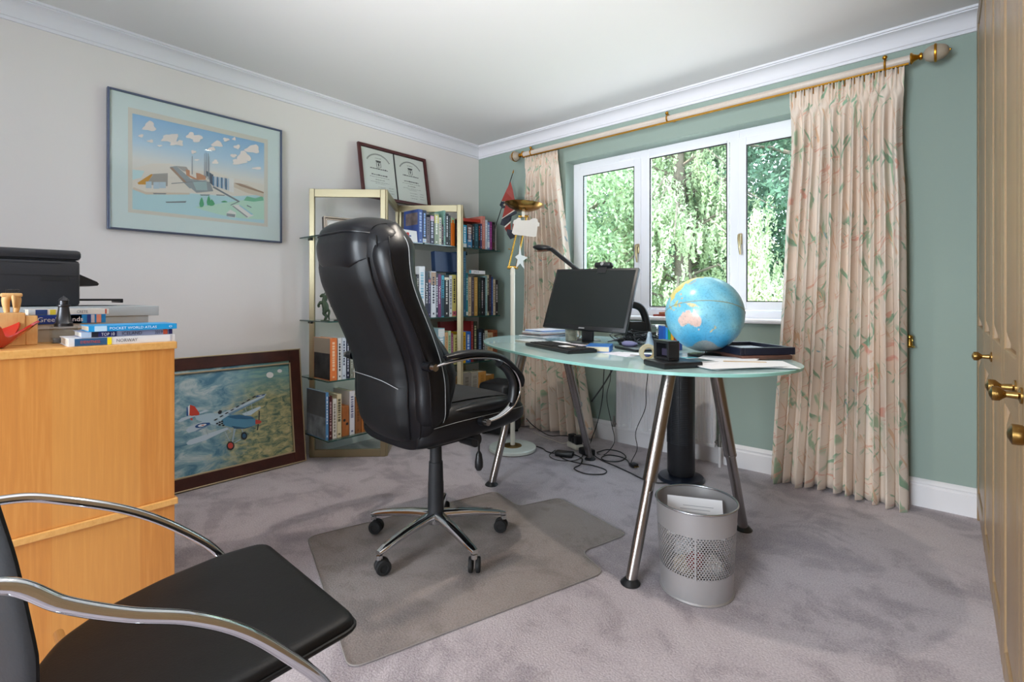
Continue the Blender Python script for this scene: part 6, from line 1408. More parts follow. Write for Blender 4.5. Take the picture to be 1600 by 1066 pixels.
# ================================================================== FLOOR LAMP
LX, LY = .970, 2.546
t = thing('uplighter_floor_lamp', 'cream floor lamp with tilting brass rods and brass bowl beside the shelving', 'lamp', (LX, LY, 0))
M_cream = mat('cream_enamel', 'DDD8CA', .3); M_marble = mat('white_marble', 'D3DAD2', .25, var=.08, vscale=8)
MB().lathe([(.150, .001), (.160, .006), (.160, .022), (.154, .028), (.001, .0285)], (0, 0, 0), 48).obj('base', M_marble, t, 30)
MB().lathe([(.062, .0287), (.060, .033), (.020, .036)], (0, 0, 0), 32).obj('base_plate', mat('dull_brass', '8C7444', .35, .9), t)
MB().cyl((0, 0, .03), (0, 0, 1.232), .0155, n=24).cyl((0, 0, 1.19), (0, 0, 1.24), .0175, .013, n=24).obj('pole', M_cream, t)
ur = Vector((.7536, .6574, 0)); fw = Vector((-.6574, .7536, 0))
off = ur*.072; zT = 1.585
MB().cyl(ur*-.036+Vector((0, 0, 1.238)), ur*.036+Vector((0, 0, 1.238)), .011, n=16).obj('lower_pivot', M_brass, t)
MB().cyl(ur*(.072-.034)+Vector((0, 0, zT)), ur*(.072+.034)+Vector((0, 0, zT)), .008, n=16).obj('upper_pivot', M_brass, t)
for s in (-1, 1):
    MB().cyl(ur*(s*.026)+Vector((0, 0, 1.245)), ur*(.072+s*.022)+Vector((0, 0, zT)), .0062, n=14).obj('parallel_rod', M_brass, t)
MB().cyl(off+Vector((0, 0, zT-.005)), off+Vector((0, 0, zT+.035)), .011, n=18).obj('bowl_neck', M_cream, t)
M_bowl = mat('warm_brass_bowl', 'A97F45', .22, 1)
bm_ = MB().lathe([(.012, 0), (.055, .006), (.10, .024), (.128, .046), (.134, .054), (.131, .055), (.124, .047), (.096, .028), (.05, .011), (.01, .006)], (0, 0, 0), 48)
bm_.xf(Matrix.Translation(off+Vector((0, 0, zT+.032))) @ Matrix.Rotation(math.radians(4), 4, fw)); bm_.obj('bowl', M_bowl, t, 50)
MB().cyl(ur*-.014+Vector((0, 0, 1.36)), ur*-.030+Vector((0, 0, 1.365)), .003, n=8).obj('rod_knob', M_brass, t)
def face_panel(pts, th, o_):    # flat shape facing the room, local u = sideways, v = up
    m = MB(); m.prism(pts, 0, th); m.xf(basis(o_, ur, (0, 0, 1), -fw)); return m
t = thing('hanging_card', 'white jersey-shaped card hung on the brass rods of the floor lamp', 'card', (LX, LY, 0))
K = 3.37/776.6
face_panel([((x-228)/6.27*K, (430-y)/6.27*K) for x, y in ((262, 430), (285, 412), (306, 420), (310, 440), (395, 440), (412, 424), (445, 418), (470, 430), (474, 458), (490, 464), (486, 500), (470, 498), (458, 592), (440, 602), (240, 578), (220, 560), (240, 476), (230, 470), (238, 440))], .003, fw*-.030+Vector((0, 0, 1.560))).obj('card', mat('ivory_card', 'CBC8C2', .7), t, 0)
t = thing('hanging_star', 'white star ornament hanging by a thread from the floor lamp', 'ornament', (LX, LY, 0))
face_panel([((x-228)/6.27*K, (430-y)/6.27*K) for x, y in ((298, 670), (312, 778), (375, 800), (330, 832), (342, 915), (300, 858), (260, 905), (275, 820), (250, 795), (286, 770))], .004, fw*-.030+Vector((0, 0, 1.560))).obj('star', mat('pearl_white', 'D3DCDE', .4), t, 0)
MB().cyl(fw*-.028+ur*.045+Vector((0, 0, 1.40)), fw*-.028+ur*.052+Vector((0, 0, 1.470)), .0006, n=5).obj('thread', M_paper, t)

# small flag on a black stick, standing in the shelf corner
t = thing('hand_flag', 'small furled red flag with starred dark blue bands on a black stick in the corner', 'flag', (.561, 3.018, 2.035))
MB().cyl((-.128, -.110, -.52), (0, 0, 0), .0035, n=8).obj('stick', M_black, t); MB().lathe([(.004, 0), (.006, .008), (.001, .03)], (0, 0, 0), 8, True, (.2, .17, 1)).obj('stick_tip', M_gold, t)
K4 = 4.0/776.6/6.27
FL = (('red', '8E2B20', .010, ((240, 98), (262, 180), (285, 290), (150, 290), (190, 200))), ('navy', '1E2431', .013, ((150, 292), (192, 300), (186, 356), (160, 360), (132, 325))),
      ('red', '8E2B20', .006, ((190, 298), (285, 325), (300, 372), (236, 420), (155, 462), (176, 380))), ('white', 'CFC8BC', .008, ((290, 362), (296, 376), (160, 470), (152, 458))),
      ('navy', '1E2431', .011, ((296, 372), (302, 410), (252, 432), (244, 482), (182, 534), (138, 516), (156, 462))), ('white', 'CFC8BC', .009, ((244, 482), (240, 500), (186, 546), (180, 532))),
      ('red', '8E2B20', .007, ((182, 536), (238, 498), (244, 574), (205, 592), (184, 562))), ('navy', '1E2431', .012, ((202, 560), (262, 574), (284, 640), (238, 662), (205, 612))), ('red', '8E2B20', .004, ((262, 500), (300, 560), (320, 610), (270, 640), (255, 560))))
ub = Vector((.7536, .6574, 0))
def fl_poly(pts, n0, colr, nm, th=.0025):
    m = MB(); m.prism([((x-262)*K4, (12-y)*K4) for x, y in pts], n0, n0+th)
    for v in m.b.verts: v.co.z += .010*math.sin(v.co.x*90+v.co.y*40)
    m.xf(basis((0, 0, 0), ub, (0, 0, 1), -fw)); return m.obj(nm, m_cover(colr), t, 0)
for nme, c, n0, pts in FL: fl_poly(pts, n0, c, 'flag_cloth_'+nme)
for cx, cy, r in ((180, 326, 15), (184, 478, 20), (246, 420, 14), (232, 597, 16)):
    fl_poly([(cx+r*(1 if k % 2 == 0 else .42)*math.sin(PI*k/5), cy-r*(1 if k % 2 == 0 else .42)*math.cos(PI*k/5)) for k in range(10)], .0145, 'CBB89A', 'star')

# ================================================================== TOWER FAN, SPEAKER, BIN
t = thing('tower_fan', 'black tower fan standing on the carpet under the desk by the radiator', 'fan', (2.050, 2.765, 0), math.radians(-48.9))
MB().lathe([(.128, .001), (.130, .008), (.120, .020), (.06, .030), (.04, .034)], (0, 0, 0), 40).obj('base', mat('blue_black_plastic', '171D2A', .3), t)
m = MB(); sec = [(.078*math.cos(a), .075*math.sin(a)) for a in [2*PI*k/40 for k in range(40)]]
m.loft([[(x*f, y*f, z) for x, y in sec] for f, z in ((.9, .03), (1, .045), (1, .70), (.96, .725), (.85, .735))]).obj('body', M_black, t, 40)
m = MB()
for k in range(46):
    z = .215+k*.0098
    m.tube([(.0795*math.cos(a), .0765*math.sin(a), z) for a in [math.radians(-90-35+i*17+30) for i in range(7)]], .0016, 5)
for a in (-95, -60, -27): m.tube([(.0805*math.cos(math.radians(a)), .0775*math.sin(math.radians(a)), z) for z in (.21, .665)], .0018, 5)
m.obj('grille', mat('dark_grey_grille', '2E3136', .5), t)
t = thing('speaker_box', 'black rounded speaker box with a ridged top on the carpet in the corner', 'speaker', (.605, 2.82, 0), .2)
MB().bb(-.125, .125, -.13, .13, .012, .395, .035).obj('body', M_black, t, 50)
m = MB()
for k in range(8): m.bb(-.085, .085, -.09+k*.024, -.078+k*.024, .394, .399, .002)
m.obj('top_ridges', M_blackm, t, 0)
for (x, y) in ((-.09, -.09), (.09, -.09), (-.09, .09), (.09, .09)): MB().cyl((x, y, 0), (x, y, .014), .016, n=14).obj('foot', M_rubber, t)

BX, BY = 2.514, 1.768
t = thing('waste_bin', 'round silver metal waste bin with a perforated band, on the carpet by the desk leg', 'bin', (BX, BY, 0))
def m_perf():
    n = NT('perforated_silver_metal'); n.p.inputs['Base Color'].default_value = lin('B4B2B2'); n.set(Metallic=.55, Roughness=.36)
    uv = n.n('UVMap'); uv.uv_map = 'uv'; sp_ = n.n('SeparateXYZ'); n.l(uv.outputs[0], sp_.inputs[0])
    S = .0098
    def dots(ou, ov):
        a = n.math('SUBTRACT', n.math('FRACT', n.math('ADD', n.math('DIVIDE', sp_.outputs[0], S), ou)), .5)
        b = n.math('MULTIPLY', n.math('SUBTRACT', n.math('FRACT', n.math('ADD', n.math('DIVIDE', sp_.outputs[1], S*1.5), ov)), .5), 1.5)
        return n.math('SQRT', n.math('ADD', n.math('MULTIPLY', a, a), n.math('MULTIPLY', b, b)))
    d = n.math('MINIMUM', dots(0, 0), dots(.5, .5)); hole = n.math('LESS_THAN', d, .30)
    tr = n.n('BsdfTransparent'); mx = n.n('MixShader'); n.l(hole, mx.inputs[0]); n.l(n.p.outputs[0], mx.inputs[1]); n.l(tr.outputs[0], mx.inputs[2])
    n.l(mx.outputs[0], n.t.nodes['Material Output'].inputs[0]); return n.m
M_bin = mat('silver_painted_metal', 'B4B2B2', .36, .55)
def wall(z0, z1, m_, nm, par, uvs=False, th=True):
    bm = bmesh.new(); N = 72; uvl = bm.loops.layers.uv.new('uv'); R = lambda z: lerp(.121, .137, z/.312)
    for k in range(N):
        a, b = 2*PI*k/N, 2*PI*(k+1)/N
        v = [bm.verts.new((R(z)*math.cos(q), R(z)*math.sin(q), z)) for q, z in ((a, z0), (b, z0), (b, z1), (a, z1))]
        f = bm.faces.new(v); f.smooth = True
        for lp, (q, z) in zip(f.loops, ((a, z0), (b, z0), (b, z1), (a, z1))): lp[uvl].uv = (q*.129, z)
    me = bpy.data.meshes.new(nm); bmesh.ops.remove_doubles(bm, verts=bm.verts, dist=1e-5); bm.to_mesh(me); bm.free(); me.materials.append(m_)
    o = bpy.data.objects.new(nm, me); COL.objects.link(o); o.parent = par; return o
wall(.004, .090, M_bin, 'lower_wall', t); wall(.090, .232, m_perf(), 'perforated_band', t); wall(.232, .312, M_bin, 'upper_wall', t)
MB().lathe([(.001, .003), (.121, .003), (.124, .001), (.126, .004), (.122, .008), (.001, .0075)], (0, 0, 0), 64).obj('base', M_bin, t)
MB().tube([(.1375*math.cos(a), .1375*math.sin(a), .312) for a in [2*PI*k/72 for k in range(72)]], .0038, 10, loop=True).obj('rim', mat('bright_rim', 'B9BBC0', .22, .9), t)
MB().bb(-.003, .003, -.1335, -.1295, .09, .24).xf(Matrix.Rotation(math.radians(20), 4, 'Z')).obj('seam', M_bin, t, 0)
t = thing('paper_card', 'white printed card with coloured patches sticking up inside the waste bin', 'paper', M=Matrix.Translation((BX-.005, BY+.005, .228)) @ Matrix.Rotation(math.radians(24), 4, 'Z') @ Matrix.Rotation(math.radians(-38), 4, 'X'))
MB().bb(-.095, .095, -.0006, .0006, -.05, .085).obj('card', M_paper, t, 0)
for a, c in (((-.095, -.076, .0, .022), '3FB4B8'), ((-.078, -.050, -.012, .004), 'C03028'), ((-.05, -.005, -.002, .004), '4A3A7A'), ((.0, .03, -.02, -.004), '5A5450'), ((.036, .048, -.004, .014), 'C8A030'), ((.052, .066, -.010, .008), '8A8C9A'), ((.072, .082, -.014, -.002), 'C03028')):
    MB().bb(a[0], a[1], -.0012, -.0007, a[2], a[3]).obj('coloured_patch', m_cover(c), t, 0)
for k in range(3): MB().bb(-.06+.01*k, .04+.012*k, -.0010, -.0007, .030+.012*k, .0315+.012*k).obj('printed_line', m_cover('8E929C'), t, 0)
for i, (x, y, z, r, c, l) in enumerate(((-.03, -.02, .06, .050, 'C9B89A', 'crumpled tan paper low in the waste bin'), (.045, .03, .07, .045, 'D8D8D6', 'crumpled white paper low in the waste bin'), (.02, -.055, .12, .032, '8E2A2A', 'crumpled dark red wrapper behind the holes of the waste bin'), (-.05, .05, .10, .045, 'E2E2E4', 'larger crumpled white paper at the back of the waste bin'))):
    m = MB(); rn = random.Random(i); m._sph((0, 0, 0), r, 14, (1, 1, 1))
    for v in m.b.verts: v.co *= rn.uniform(.72, 1.12)
    q = thing('crumpled_paper', l, 'paper', (BX+x, BY+y, z)); m.obj('paper', m_cover(c), q, 0)

# ================================================================== ON THE DESK
Zd = DZ + .0006
# computer monitor
t = thing('computer_monitor', 'black widescreen computer monitor on the glass desk in front of the window', 'monitor', (1.715, 2.262, Zd), math.radians(-1))
scr = Matrix.Translation((0, -.015, .080)) @ Matrix.Rotation(math.radians(1.3), 4, 'Y') @ Matrix.Rotation(math.radians(-21), 4, 'X')
MB().bb(-.264, .264, 0, .022, 0, .358, .004).bb(-.18, .18, .02, .045, .05, .28, .012).xf(scr).obj('casing', M_black, t, 30)
MB().bb(-.250, .250, -.0012, .001, .024, .345).xf(scr).obj('screen', mat('dark_screen', '1D2222', .22, spec=.4), t, 0)
MB().bb(-.018, .018, -.0016, 0, .007, .014).xf(scr).obj('badge', mat('silver_badge', 'A5A8AA', .4, .6), t, 0)
MB().bb(.19, .24, -.0016, 0, .009, .012).xf(scr).obj('buttons', mat('button_grey', '4A4C50', .4), t, 0)
MB().bb(-.035, .035, .040, .062, .006, .20, .006).obj('stand_neck', M_black, t, 30)
MB().lathe([(.115, .0), (.118, .004), (.112, .010), (.03, .016)], (0, 0, 0), 40).xf(Matrix.Translation((0, .04, 0)) @ Matrix.Diagonal((1.0, .72, 1, 1))).obj('stand_base', M_black, t)
cw = thing('webcam', 'small black webcam clipped to the top edge of the computer monitor', 'webcam', M=Matrix.Translation((1.715, 2.262, Zd)) @ scr @ Matrix.Translation((.050, .010, .359)) @ Matrix.Diagonal((1.25, 1.25, 1.25, 1)))
MB().bb(-.043, .043, -.022, .012, .002, .026, .010).obj('body', M_black, cw, 50); MB().cyl((0, -.0235, .014), (0, -.021, .014), .008, n=20).obj('lens', M_chrome, cw); MB().bb(-.022, .022, -.0135, -.0115, -.026, .004, .001).bb(-.018, .018, -.0135, .016, .0, .003, .001).obj('clip', M_black, cw, 0)
# keyboard
t = thing('keyboard', 'black computer keyboard on the glass desk in front of the monitor', 'keyboard', (1.752, 1.992, Zd), math.radians(-25))
MB().bb(-.222, .222, -.078, .078, 0, .016, .005).obj('body', M_black, t, 30)
m = MB()
for r in range(6):
    y = .060-r*.0215; x = -.208
    if r == 5:
        for w_ in (.022, .02, .02, .11, .02, .02, .022): m.bb(x, x+w_-.003, y-.008, y+.008, .016, .0205, .002); x += w_
    else:
        for k in range(15): m.bb(x, x+.0165, y-.008, y+.008, .016, .0205, .002); x += .0190
    for k in range(3): m.bb(.088+k*.019, .088+k*.019+.0165, y-.008, y+.008, .016, .0205, .002)
    for k in range(4): m.bb(.148+k*.0175, .148+k*.0175+.015, y-.008, y+.008, .016, .0205, .002)
m.obj('keys', M_blackm, t, 0)
t = thing('sticky_notes', 'pale notes lying on the numeric end of the keyboard', 'note', (1.85, 1.935, Zd+.021), math.radians(-20))
MB().bb(-.055, .01, -.022, .022, 0, .0012).obj('sheet', M_paper, t, 0); MB().bb(.012, .035, -.018, .018, 0, .0012).obj('tan_slip', m_cover('A8977A'), t, 0)
# mouse mat / tablet with a paper on it
t = thing('phone_tablet', 'black tablet with a white slip on it at the foot of the monitor', 'tablet', (1.755, 2.135, Zd), math.radians(-12))
MB().bb(-.105, .105, -.045, .045, 0, .009, .003).obj('body', M_black, t, 30); MB().bb(-.085, .065, -.030, .038, .0095, .0105).obj('slip', m_cover('D8D2DC'), t, 0)
# blue book
t = thing('book', 'thick blue hardback lying on the desk to the window side of the keyboard', 'book', (1.945, 2.055, Zd), math.radians(24))
MB().bb(-.055, .055, -.075, .075, 0, .003).bb(-.055, .055, -.075, .075, .025, .028).bb(.052, .055, -.075, .075, .003, .025).bb(-.055, .055, -.075, -.073, .003, .003).obj('cover', m_cover('2365AE'), t, 0)
MB().bb(-.052, .052, -.072, .072, .003, .025).obj('pages', m_cover('D8CBAE'), t, 0)
# pile of papers and folders at the corner end
rn = random.Random(5)
pl = [('C8D4DC', .006, 'lowest folder of the paper pile, pale blue'), ('B9C4CC', .008, 'grey-blue folder second from the bottom of the paper pile'), ('E6E8EE', .006, 'white papers in the middle of the paper pile'), ('8E9AA6', .007, 'clear plastic folder in the paper pile'), ('A88C84', .006, 'pinkish brown folder in the paper pile'), ('D3DAE2', .010, 'bulging plastic wallet near the top of the paper pile'), ('7FA0D4', .005, 'blue folder at the top of the paper pile'), ('DFE4F2', .004, 'white sheet crowning the paper pile')]
z = Zd
for i, (c, h, l) in enumerate(pl):
    t = thing('folder', l + ' beside the floor lamp', 'folder', (1.318+rn.uniform(-.012, .012), 2.49+rn.uniform(-.012, .012), z), math.radians(-14+rn.uniform(-7, 7)), 'paper pile on the glass desk')
    s_ = 1-.035*i; MB().bb(-.115*s_, .115*s_, -.155*s_, .155*s_, 0, h, .001).obj('sheets', mat('folder_'+c, c, .3, var=.12, vscale=30), t, 0); z += h+.0004
t = thing('booklet', 'cream booklet lying at the corner end of the glass desk', 'booklet', (1.40, 2.215, Zd), math.radians(-20)); MB().bb(-.085, .085, -.060, .060, 0, .007, .001).obj('pages', m_cover('D6C8B8'), t, 0); MB().bb(-.086, .086, -.061, .061, .0072, .0082).obj('cover', m_cover('C9CFD0'), t, 0)
t = thing('notepad', 'white notepad with a green edge between the cream booklet and the monitor', 'notepad', (1.585, 2.225, Zd), math.radians(-14)); MB().bb(-.072, .072, -.040, .040, 0, .004).obj('green_backing', m_cover('6FB08C'), t, 0, label='green backing card'); MB().bb(-.068, .070, -.036, .040, .0042, .008).obj('pad', M_paper, t, 0)
# mug with pens
t = thing('pen_mug', 'cream patterned mug standing behind the monitor stand', 'mug', (1.545, 2.405, Zd))
MB().lathe([(.028, 0), (.034, .003), (.036, .085), (.033, .085), (.031, .006), (.001, .005)], (0, 0, 0), 28).obj('mug', mat('patterned_stoneware', 'B8B4A0', .4, var=.4, vscale=40), t)
MB().tube(cat_rom([(.034, 0, .07), (.056, 0, .06), (.056, 0, .030), (.034, 0, .018)], 5), .005, 8).obj('handle', mat('stoneware_handle', 'B8B4A0', .4), t)
# adjustable desk lamp behind the monitor
t = thing('desk_lamp', 'slim black desk lamp whose head rises behind the monitor', 'lamp', (1.62, 2.47, Zd))
MB().lathe([(.07, 0), (.072, .006), (.06, .014), (.01, .018)], (0, 0, 0), 32).obj('base', M_black, t)
MB().box((0, 0, 0), (.016, .010, .34), .003).xf(Matrix.Translation((.02, 0, .17)) @ Matrix.Rotation(.12, 4, 'Y')).obj('lower_arm', M_black, t, 30)
P0 = Vector((.04, 0, .335)); P1 = Vector((-.262, -.012, .553)); d = P1-P0
MB().box((0, 0, 0), (.020, .024, d.length), .004).xf(Matrix.Translation((P0+P1)/2) @ d.to_track_quat('Z', 'Y').to_matrix().to_4x4()).obj('upper_arm', M_black, t, 30)
hd = MB(); hd._sph((0, 0, 0), .06, 24, (1.15, .75, .34)); hd.xf(Matrix.Translation((-.325, -.015, .562)) @ Matrix.Rotation(math.radians(8), 4, 'Y')); hd.obj('head', M_black, t, 60)
MB().bb(-.37, -.275, -.045, .015, .5415, .5445, .001).obj('diffuser', mat('copper_trim', '8C5A44', .4, .5), t, 0)
# desk telephone: cradle with open loop back
t = thing('cordless_phone_stand', 'black looped phone stand between the monitor and the globe', 'phone', (1.835, 2.66, Zd), math.radians(38))
loop = cat_rom([(-.050, 0, .02), (-.058, 0, .09), (-.080, 0, .175), (-.055, 0, .208), (-.005, 0, .206), (.030, 0, .175), (.052, 0, .100), (.060, 0, .02)], 6)
MB().tube(loop, [(.015, .022)]*len(loop), 14, flat=(0, 1, 0)).obj('loop_back', M_black, t, 60)
MB().bb(-.052, .056, -.014, .014, .020, .115, .008).bb(-.070, .074, -.045, .045, 0, .022, .008).obj('cradle', M_black, t, 30)
# clutter of cables with chargers
t = thing('cable_tangle', 'tangle of black cables on the desk beside the monitor', 'cables', (1.95, 2.40, Zd))
rn = random.Random(12); t['kind'] = 'stuff'
m = MB()
for k in range(9):
    pts = [(rn.uniform(-.12, .12), rn.uniform(-.13, .16), .008+.07*rn.random()**1.5) for _ in range(8)]
    m.tube(cat_rom(pts, 6), .0026, 6)
m.obj('cables', M_black, t)
t = thing('usb_hub', 'low black hub with two upright plugs among the desk cables', 'hub', (1.945, 2.335, Zd+.002), math.radians(-30))
MB().bb(-.055, .055, -.022, .022, 0, .016, .004).obj('body', M_black, t, 30)
for x in (-.02, .015): MB().bb(x-.006, x+.006, -.004, .004, .016, .036, .002).cyl((x, 0, .036), (x, 0, .052), .003, n=8).obj('plug', M_black, t, 30)
t = thing('glasses_case', 'grey-violet cloth bundle on the black tray by the glass bottle', 'cloth', (2.005, 2.235, Zd+.013)); m = MB(); m._sph((0, 0, .010), .032, 16, (1.3, .9, .45))
for v in m.b.verts: v.co *= 1+.08*math.sin(v.co.x*300)*math.cos(v.co.y*260)
m.obj('cloth', mat('violet_grey_cloth', '6E6E92', .8), t, 60)
t = thing('black_tray', 'flat black pad on the desk between the blue book and the globe', 'tray', (2.055, 2.195, Zd), math.radians(-32)); MB().bb(-.10, .10, -.055, .055, 0, .012, .003).obj('body', M_black, t, 30)
t = thing('bottle_ornament', 'small clear glass bottle figure in front of the globe', 'ornament', (2.098, 2.265, Zd+.0006))
MB().lathe([(.030, 0), (.031, .004), (.026, .022), (.020, .034), (.012, .060), (.012, .070), (.008, .082), (.001, .086)], (0, 0, 0), 20).obj('glass', mat('pale_blue_glass', 'B4C6D4', .08, spec=.8, trans=.55), t)
t = thing('glass_jar', 'clear lidded glass jar of small things behind the bottle figure', 'jar', (2.000, 2.575, Zd))
MB().lathe([(.036, 0), (.038, .003), (.038, .075), (.034, .083), (.034, .092), (.030, .092), (.030, .082), (.034, .074), (.034, .006), (.001, .005)], (0, 0, 0), 28).obj('glass', M_clearglass, t)
MB().lathe([(.036, .0925), (.037, .096), (.036, .104), (.001, .105)], (0, 0, 0), 28).obj('lid', mat('silver_lid', 'C8CACC', .3, .8), t)
m = MB(); rn = random.Random(2)
for k in range(40): m.box((rn.uniform(-.02, .02), rn.uniform(-.02, .02), .010+rn.random()*.055), (.012, .007, .006), 0, (rn.random()*3, rn.random()*3, 0))
o = m.obj('contents', mat('mixed_bits', '8A7A70', .6, var=.7, vscale=90), t, 0); o['kind'] = 'stuff'
# short row of small coloured books next to the globe
GB = 'small upright books beside the globe'
x = 2.180; a_ = math.radians(-41)
for i, (w_, h, c, l) in enumerate(((.010, .115, '1F4F9C', 'dark blue slim book, first of the little row beside the globe'), (.010, .108, '2C86C4', 'sky blue slim book in the little row beside the globe'), (.012, .100, '2F8A52', 'green slim book in the little row beside the globe'), (.013, .092, 'D89A28', 'amber slim book in the little row beside the globe'), (.012, .084, '8E2E2A', 'dark red slim book in the little row beside the globe'), (.012, .080, 'B86A78', 'dusty pink slim book in the little row beside the globe'), (.012, .076, '24386A', 'navy slim book ending the little row beside the globe'))):
    o_ = Vector((2.170, 2.262, Zd)) + ur*sum((.0115, .0115, .0135, .0145, .0135, .0135)[:i])
    t = thing('book', l, 'book', o_, math.radians(41.1), GB)
    MB().bb(0, w_, 0, .0015, .002, h-.002).obj('spine', m_cover(c), t, 0)
    MB().bb(0, w_, .0016, .075, 0, h).obj('block', m_cover(c), t, 0)
# black desk organiser with a low flat tray
t = thing('desk_organiser', 'black desk organiser with an upright open block and a flat front tray', 'organiser', (2.424, 1.762, Zd), math.radians(-32))
MB().bb(-.064, .072, -.078, .085, 0, .022, .006).obj('tray', M_black, t, 30)
m = MB()
for a in ((-.062, .034, -.034, .012, .0225, .032), (-.062, .034, -.034, .012, .084, .094), (-.062, -.044, -.034, .012, .032, .084), (.022, .034, -.034, .012, .032, .084), (-.044, .022, .004, .012, .032, .084)): m.bb(*a, .002)
m.obj('upright_block', M_black, t, 0)
MB().bb(-.042, .020, -.012, .0035, .036, .062, .002).obj('inner_shelf', mat('dark_violet_glass', '3A3448', .3), t, 0)
t = thing('tape_roll', 'roll of clear brown tape standing behind the desk organiser', 'tape', (2.300, 1.832, Zd+.034), 0)
MB().lathe([(.022, -.012), (.034, -.012), (.034, .012), (.022, .012), (.022, -.012)], (0, 0, 0), 32, False, (-.6, .75, 0)).obj('tape', mat('tan_tape', 'B8AE94', .25), t)
MB().lathe([(.019, -.011), (.0218, -.011), (.0218, .011), (.019, .011), (.019, -.011)], (0, 0, 0), 32, False, (-.6, .75, 0)).obj('core', m_cover('B09A6E'), t)
# papers beside the keyboard end
for i, (x, y, r, c, l) in enumerate(((2.105, 1.985, -20, 'E2DEE8', 'white sheet lying between the blue book and the desk organiser'), (2.165, 2.03, 15, 'E8E8EE', 'second white sheet overlapping the one by the blue book'))):
    t = thing('paper_sheet', l, 'paper', (x, y, Zd+.0009*i), math.radians(r)); MB().bb(-.085, .085, -.055, .055, 0, .0008).obj('sheet', m_cover(c), t, 0)
t = thing('scissors', 'folded scissors with dark blue handles on the white sheets', 'scissors', (2.205, 1.955, Zd+.003), math.radians(5))
MB().bb(-.045, .01, -.004, .004, 0, .003, .001).obj('blades', M_steel, t, 0)
for s in (-1, 1): MB().tube([(.026+.018*math.cos(a), s*.013+.010*math.sin(a), .004) for a in [2*PI*k/20 for k in range(20)]], .0032, 8, loop=True).obj('handle', m_cover('1F2A5A'), t)
# leaflets, dark framed trays, letters
t = thing('leaflet', 'turquoise leaflet with an orange foot in front of the globe', 'leaflet', (2.395, 1.985, Zd), math.radians(-30)); MB().bb(-.055, .055, -.085, .085, 0, .002).obj('leaf', m_cover('3FA9B4'), t, 0); MB().bb(-.054, .054, -.084, -.050, .0021, .0025).obj('orange_foot', m_cover('C8552C'), t, 0); MB().bb(-.04, .04, .0, .004, .0021, .0025).bb(-.04, .03, .02, .024, .0021, .0025).obj('printed_lines', m_cover('BFE6E8'), t, 0)
t = thing('brown_folder', 'worn brown leather folder beneath the dark display frame', 'folder', (2.558, 2.275, Zd), math.radians(-41)); MB().bb(-.15, .125, -.12, .10, 0, .018, .004).obj('cover', mat('brown_leather', '5E4036', .5, var=.3, vscale=20), t, 30)
t = thing('flat_picture', 'dark blue-black frame lying flat with a white inside, behind the globe', 'picture', (2.548, 2.290, Zd+.019), math.radians(-41))
m = MB()
for a in ((-.155, .135, -.130, -.112), (-.155, .135, .095, .113), (-.155, -.137, -.112, .095), (.117, .135, -.112, .095)): m.bb(a[0], a[1], a[2], a[3], 0, .030, .002)
m.obj('frame', mat('blue_black_frame', '15192A', .35), t, 0); MB().bb(-.137, .117, -.112, .095, .010, .013).obj('white_inside', mat('white_inlay', 'D8DCE6', .5), t, 0)
for i, (x, y, r, w_, h_, l) in enumerate(((2.560, 1.925, -24, .105, .148, 'lowest white letter of the spread at the window end of the desk'), (2.625, 1.990, -62, .105, .148, 'white letter turned towards the curtain in the spread'), (2.535, 1.985, 6, .105, .148, 'middle white letter of the spread beside the globe'), (2.590, 1.905, -38, .105, .148, 'topmost white letter of the spread at the desk edge'))):
    t = thing('letter', l, 'paper', (x, y, Zd+.0012+.0022*i), math.radians(r), 'white letters spread at the window end of the desk')
    MB().bb(-w_, w_, -h_, h_, 0, .0010).xf(Matrix.Rotation(.004*(i-1), 4, 'X')).obj('sheet', M_paper, t, 0)
t = thing('manila_slip', 'tan card strip lying across the white letters', 'card', (2.615, 1.985, Zd+.0100), math.radians(28)); MB().bb(-.075, .075, -.007, .007, 0, .001).obj('card', m_cover('C9A66A'), t, 0)
t = thing('photo_print', 'dark photograph with a white border beside the desk organiser', 'photo', (2.470, 1.925, Zd+.0102), math.radians(-30)); MB().bb(-.055, .055, -.040, .040, 0, .0008).obj('border', M_paper, t, 0); MB().bb(-.045, .045, -.030, .030, .0009, .0012).obj('image', m_cover('4A5650'), t, 0)

# ================================================================== CABLES AND ADAPTERS ON THE FLOOR
def cable(label, pts, r=.0035, m_=None, k=6, nm='power_cable', g='loose cables under the desk'):
    o = MB().tube(cat_rom(pts, k), r, 8).obj(nm, m_ or M_black); tag(o, label, 'cable', g); return o
f_ = .0045
cable('black cable from the lamp base running to the flat adapter', [(1.01, 2.69, f_), (1.06, 2.70, f_), (1.12, 2.69, f_), (1.17, 2.66, f_), (1.22, 2.655, f_), (1.27, 2.66, .012)])
cable('black cable looped in a ring beside the desk foot', [(1.30, 2.63, f_), (1.37, 2.60, f_), (1.46, 2.60, f_), (1.56, 2.62, f_), (1.66, 2.60, f_), (1.68, 2.53, f_), (1.60, 2.47, f_), (1.50, 2.50, f_), (1.49, 2.58, f_), (1.44, 2.68, f_), (1.36, 2.72, f_), (1.30, 2.70, f_)])
cable('long black cable crossing the carpet from the adapters to the tower fan', [(1.46, 2.78, .012), (1.55, 2.74, f_), (1.67, 2.70, f_), (1.80, 2.65, f_), (1.885, 2.612, f_), (1.96, 2.60, f_), (2.02, 2.64, f_)])
cable('black cable in a wide oval ending in a plug near the radiator', [(1.44, 2.86, f_), (1.46, 2.96, f_), (1.55, 2.97, f_), (1.63, 2.90, f_), (1.64, 2.80, f_), (1.58, 2.75, f_), (1.52, 2.78, f_), (1.52, 2.86, f_), (1.60, 2.88, f_), (1.67, 2.845, f_), (1.705, 2.80, f_), (1.73, 2.775, .01)])
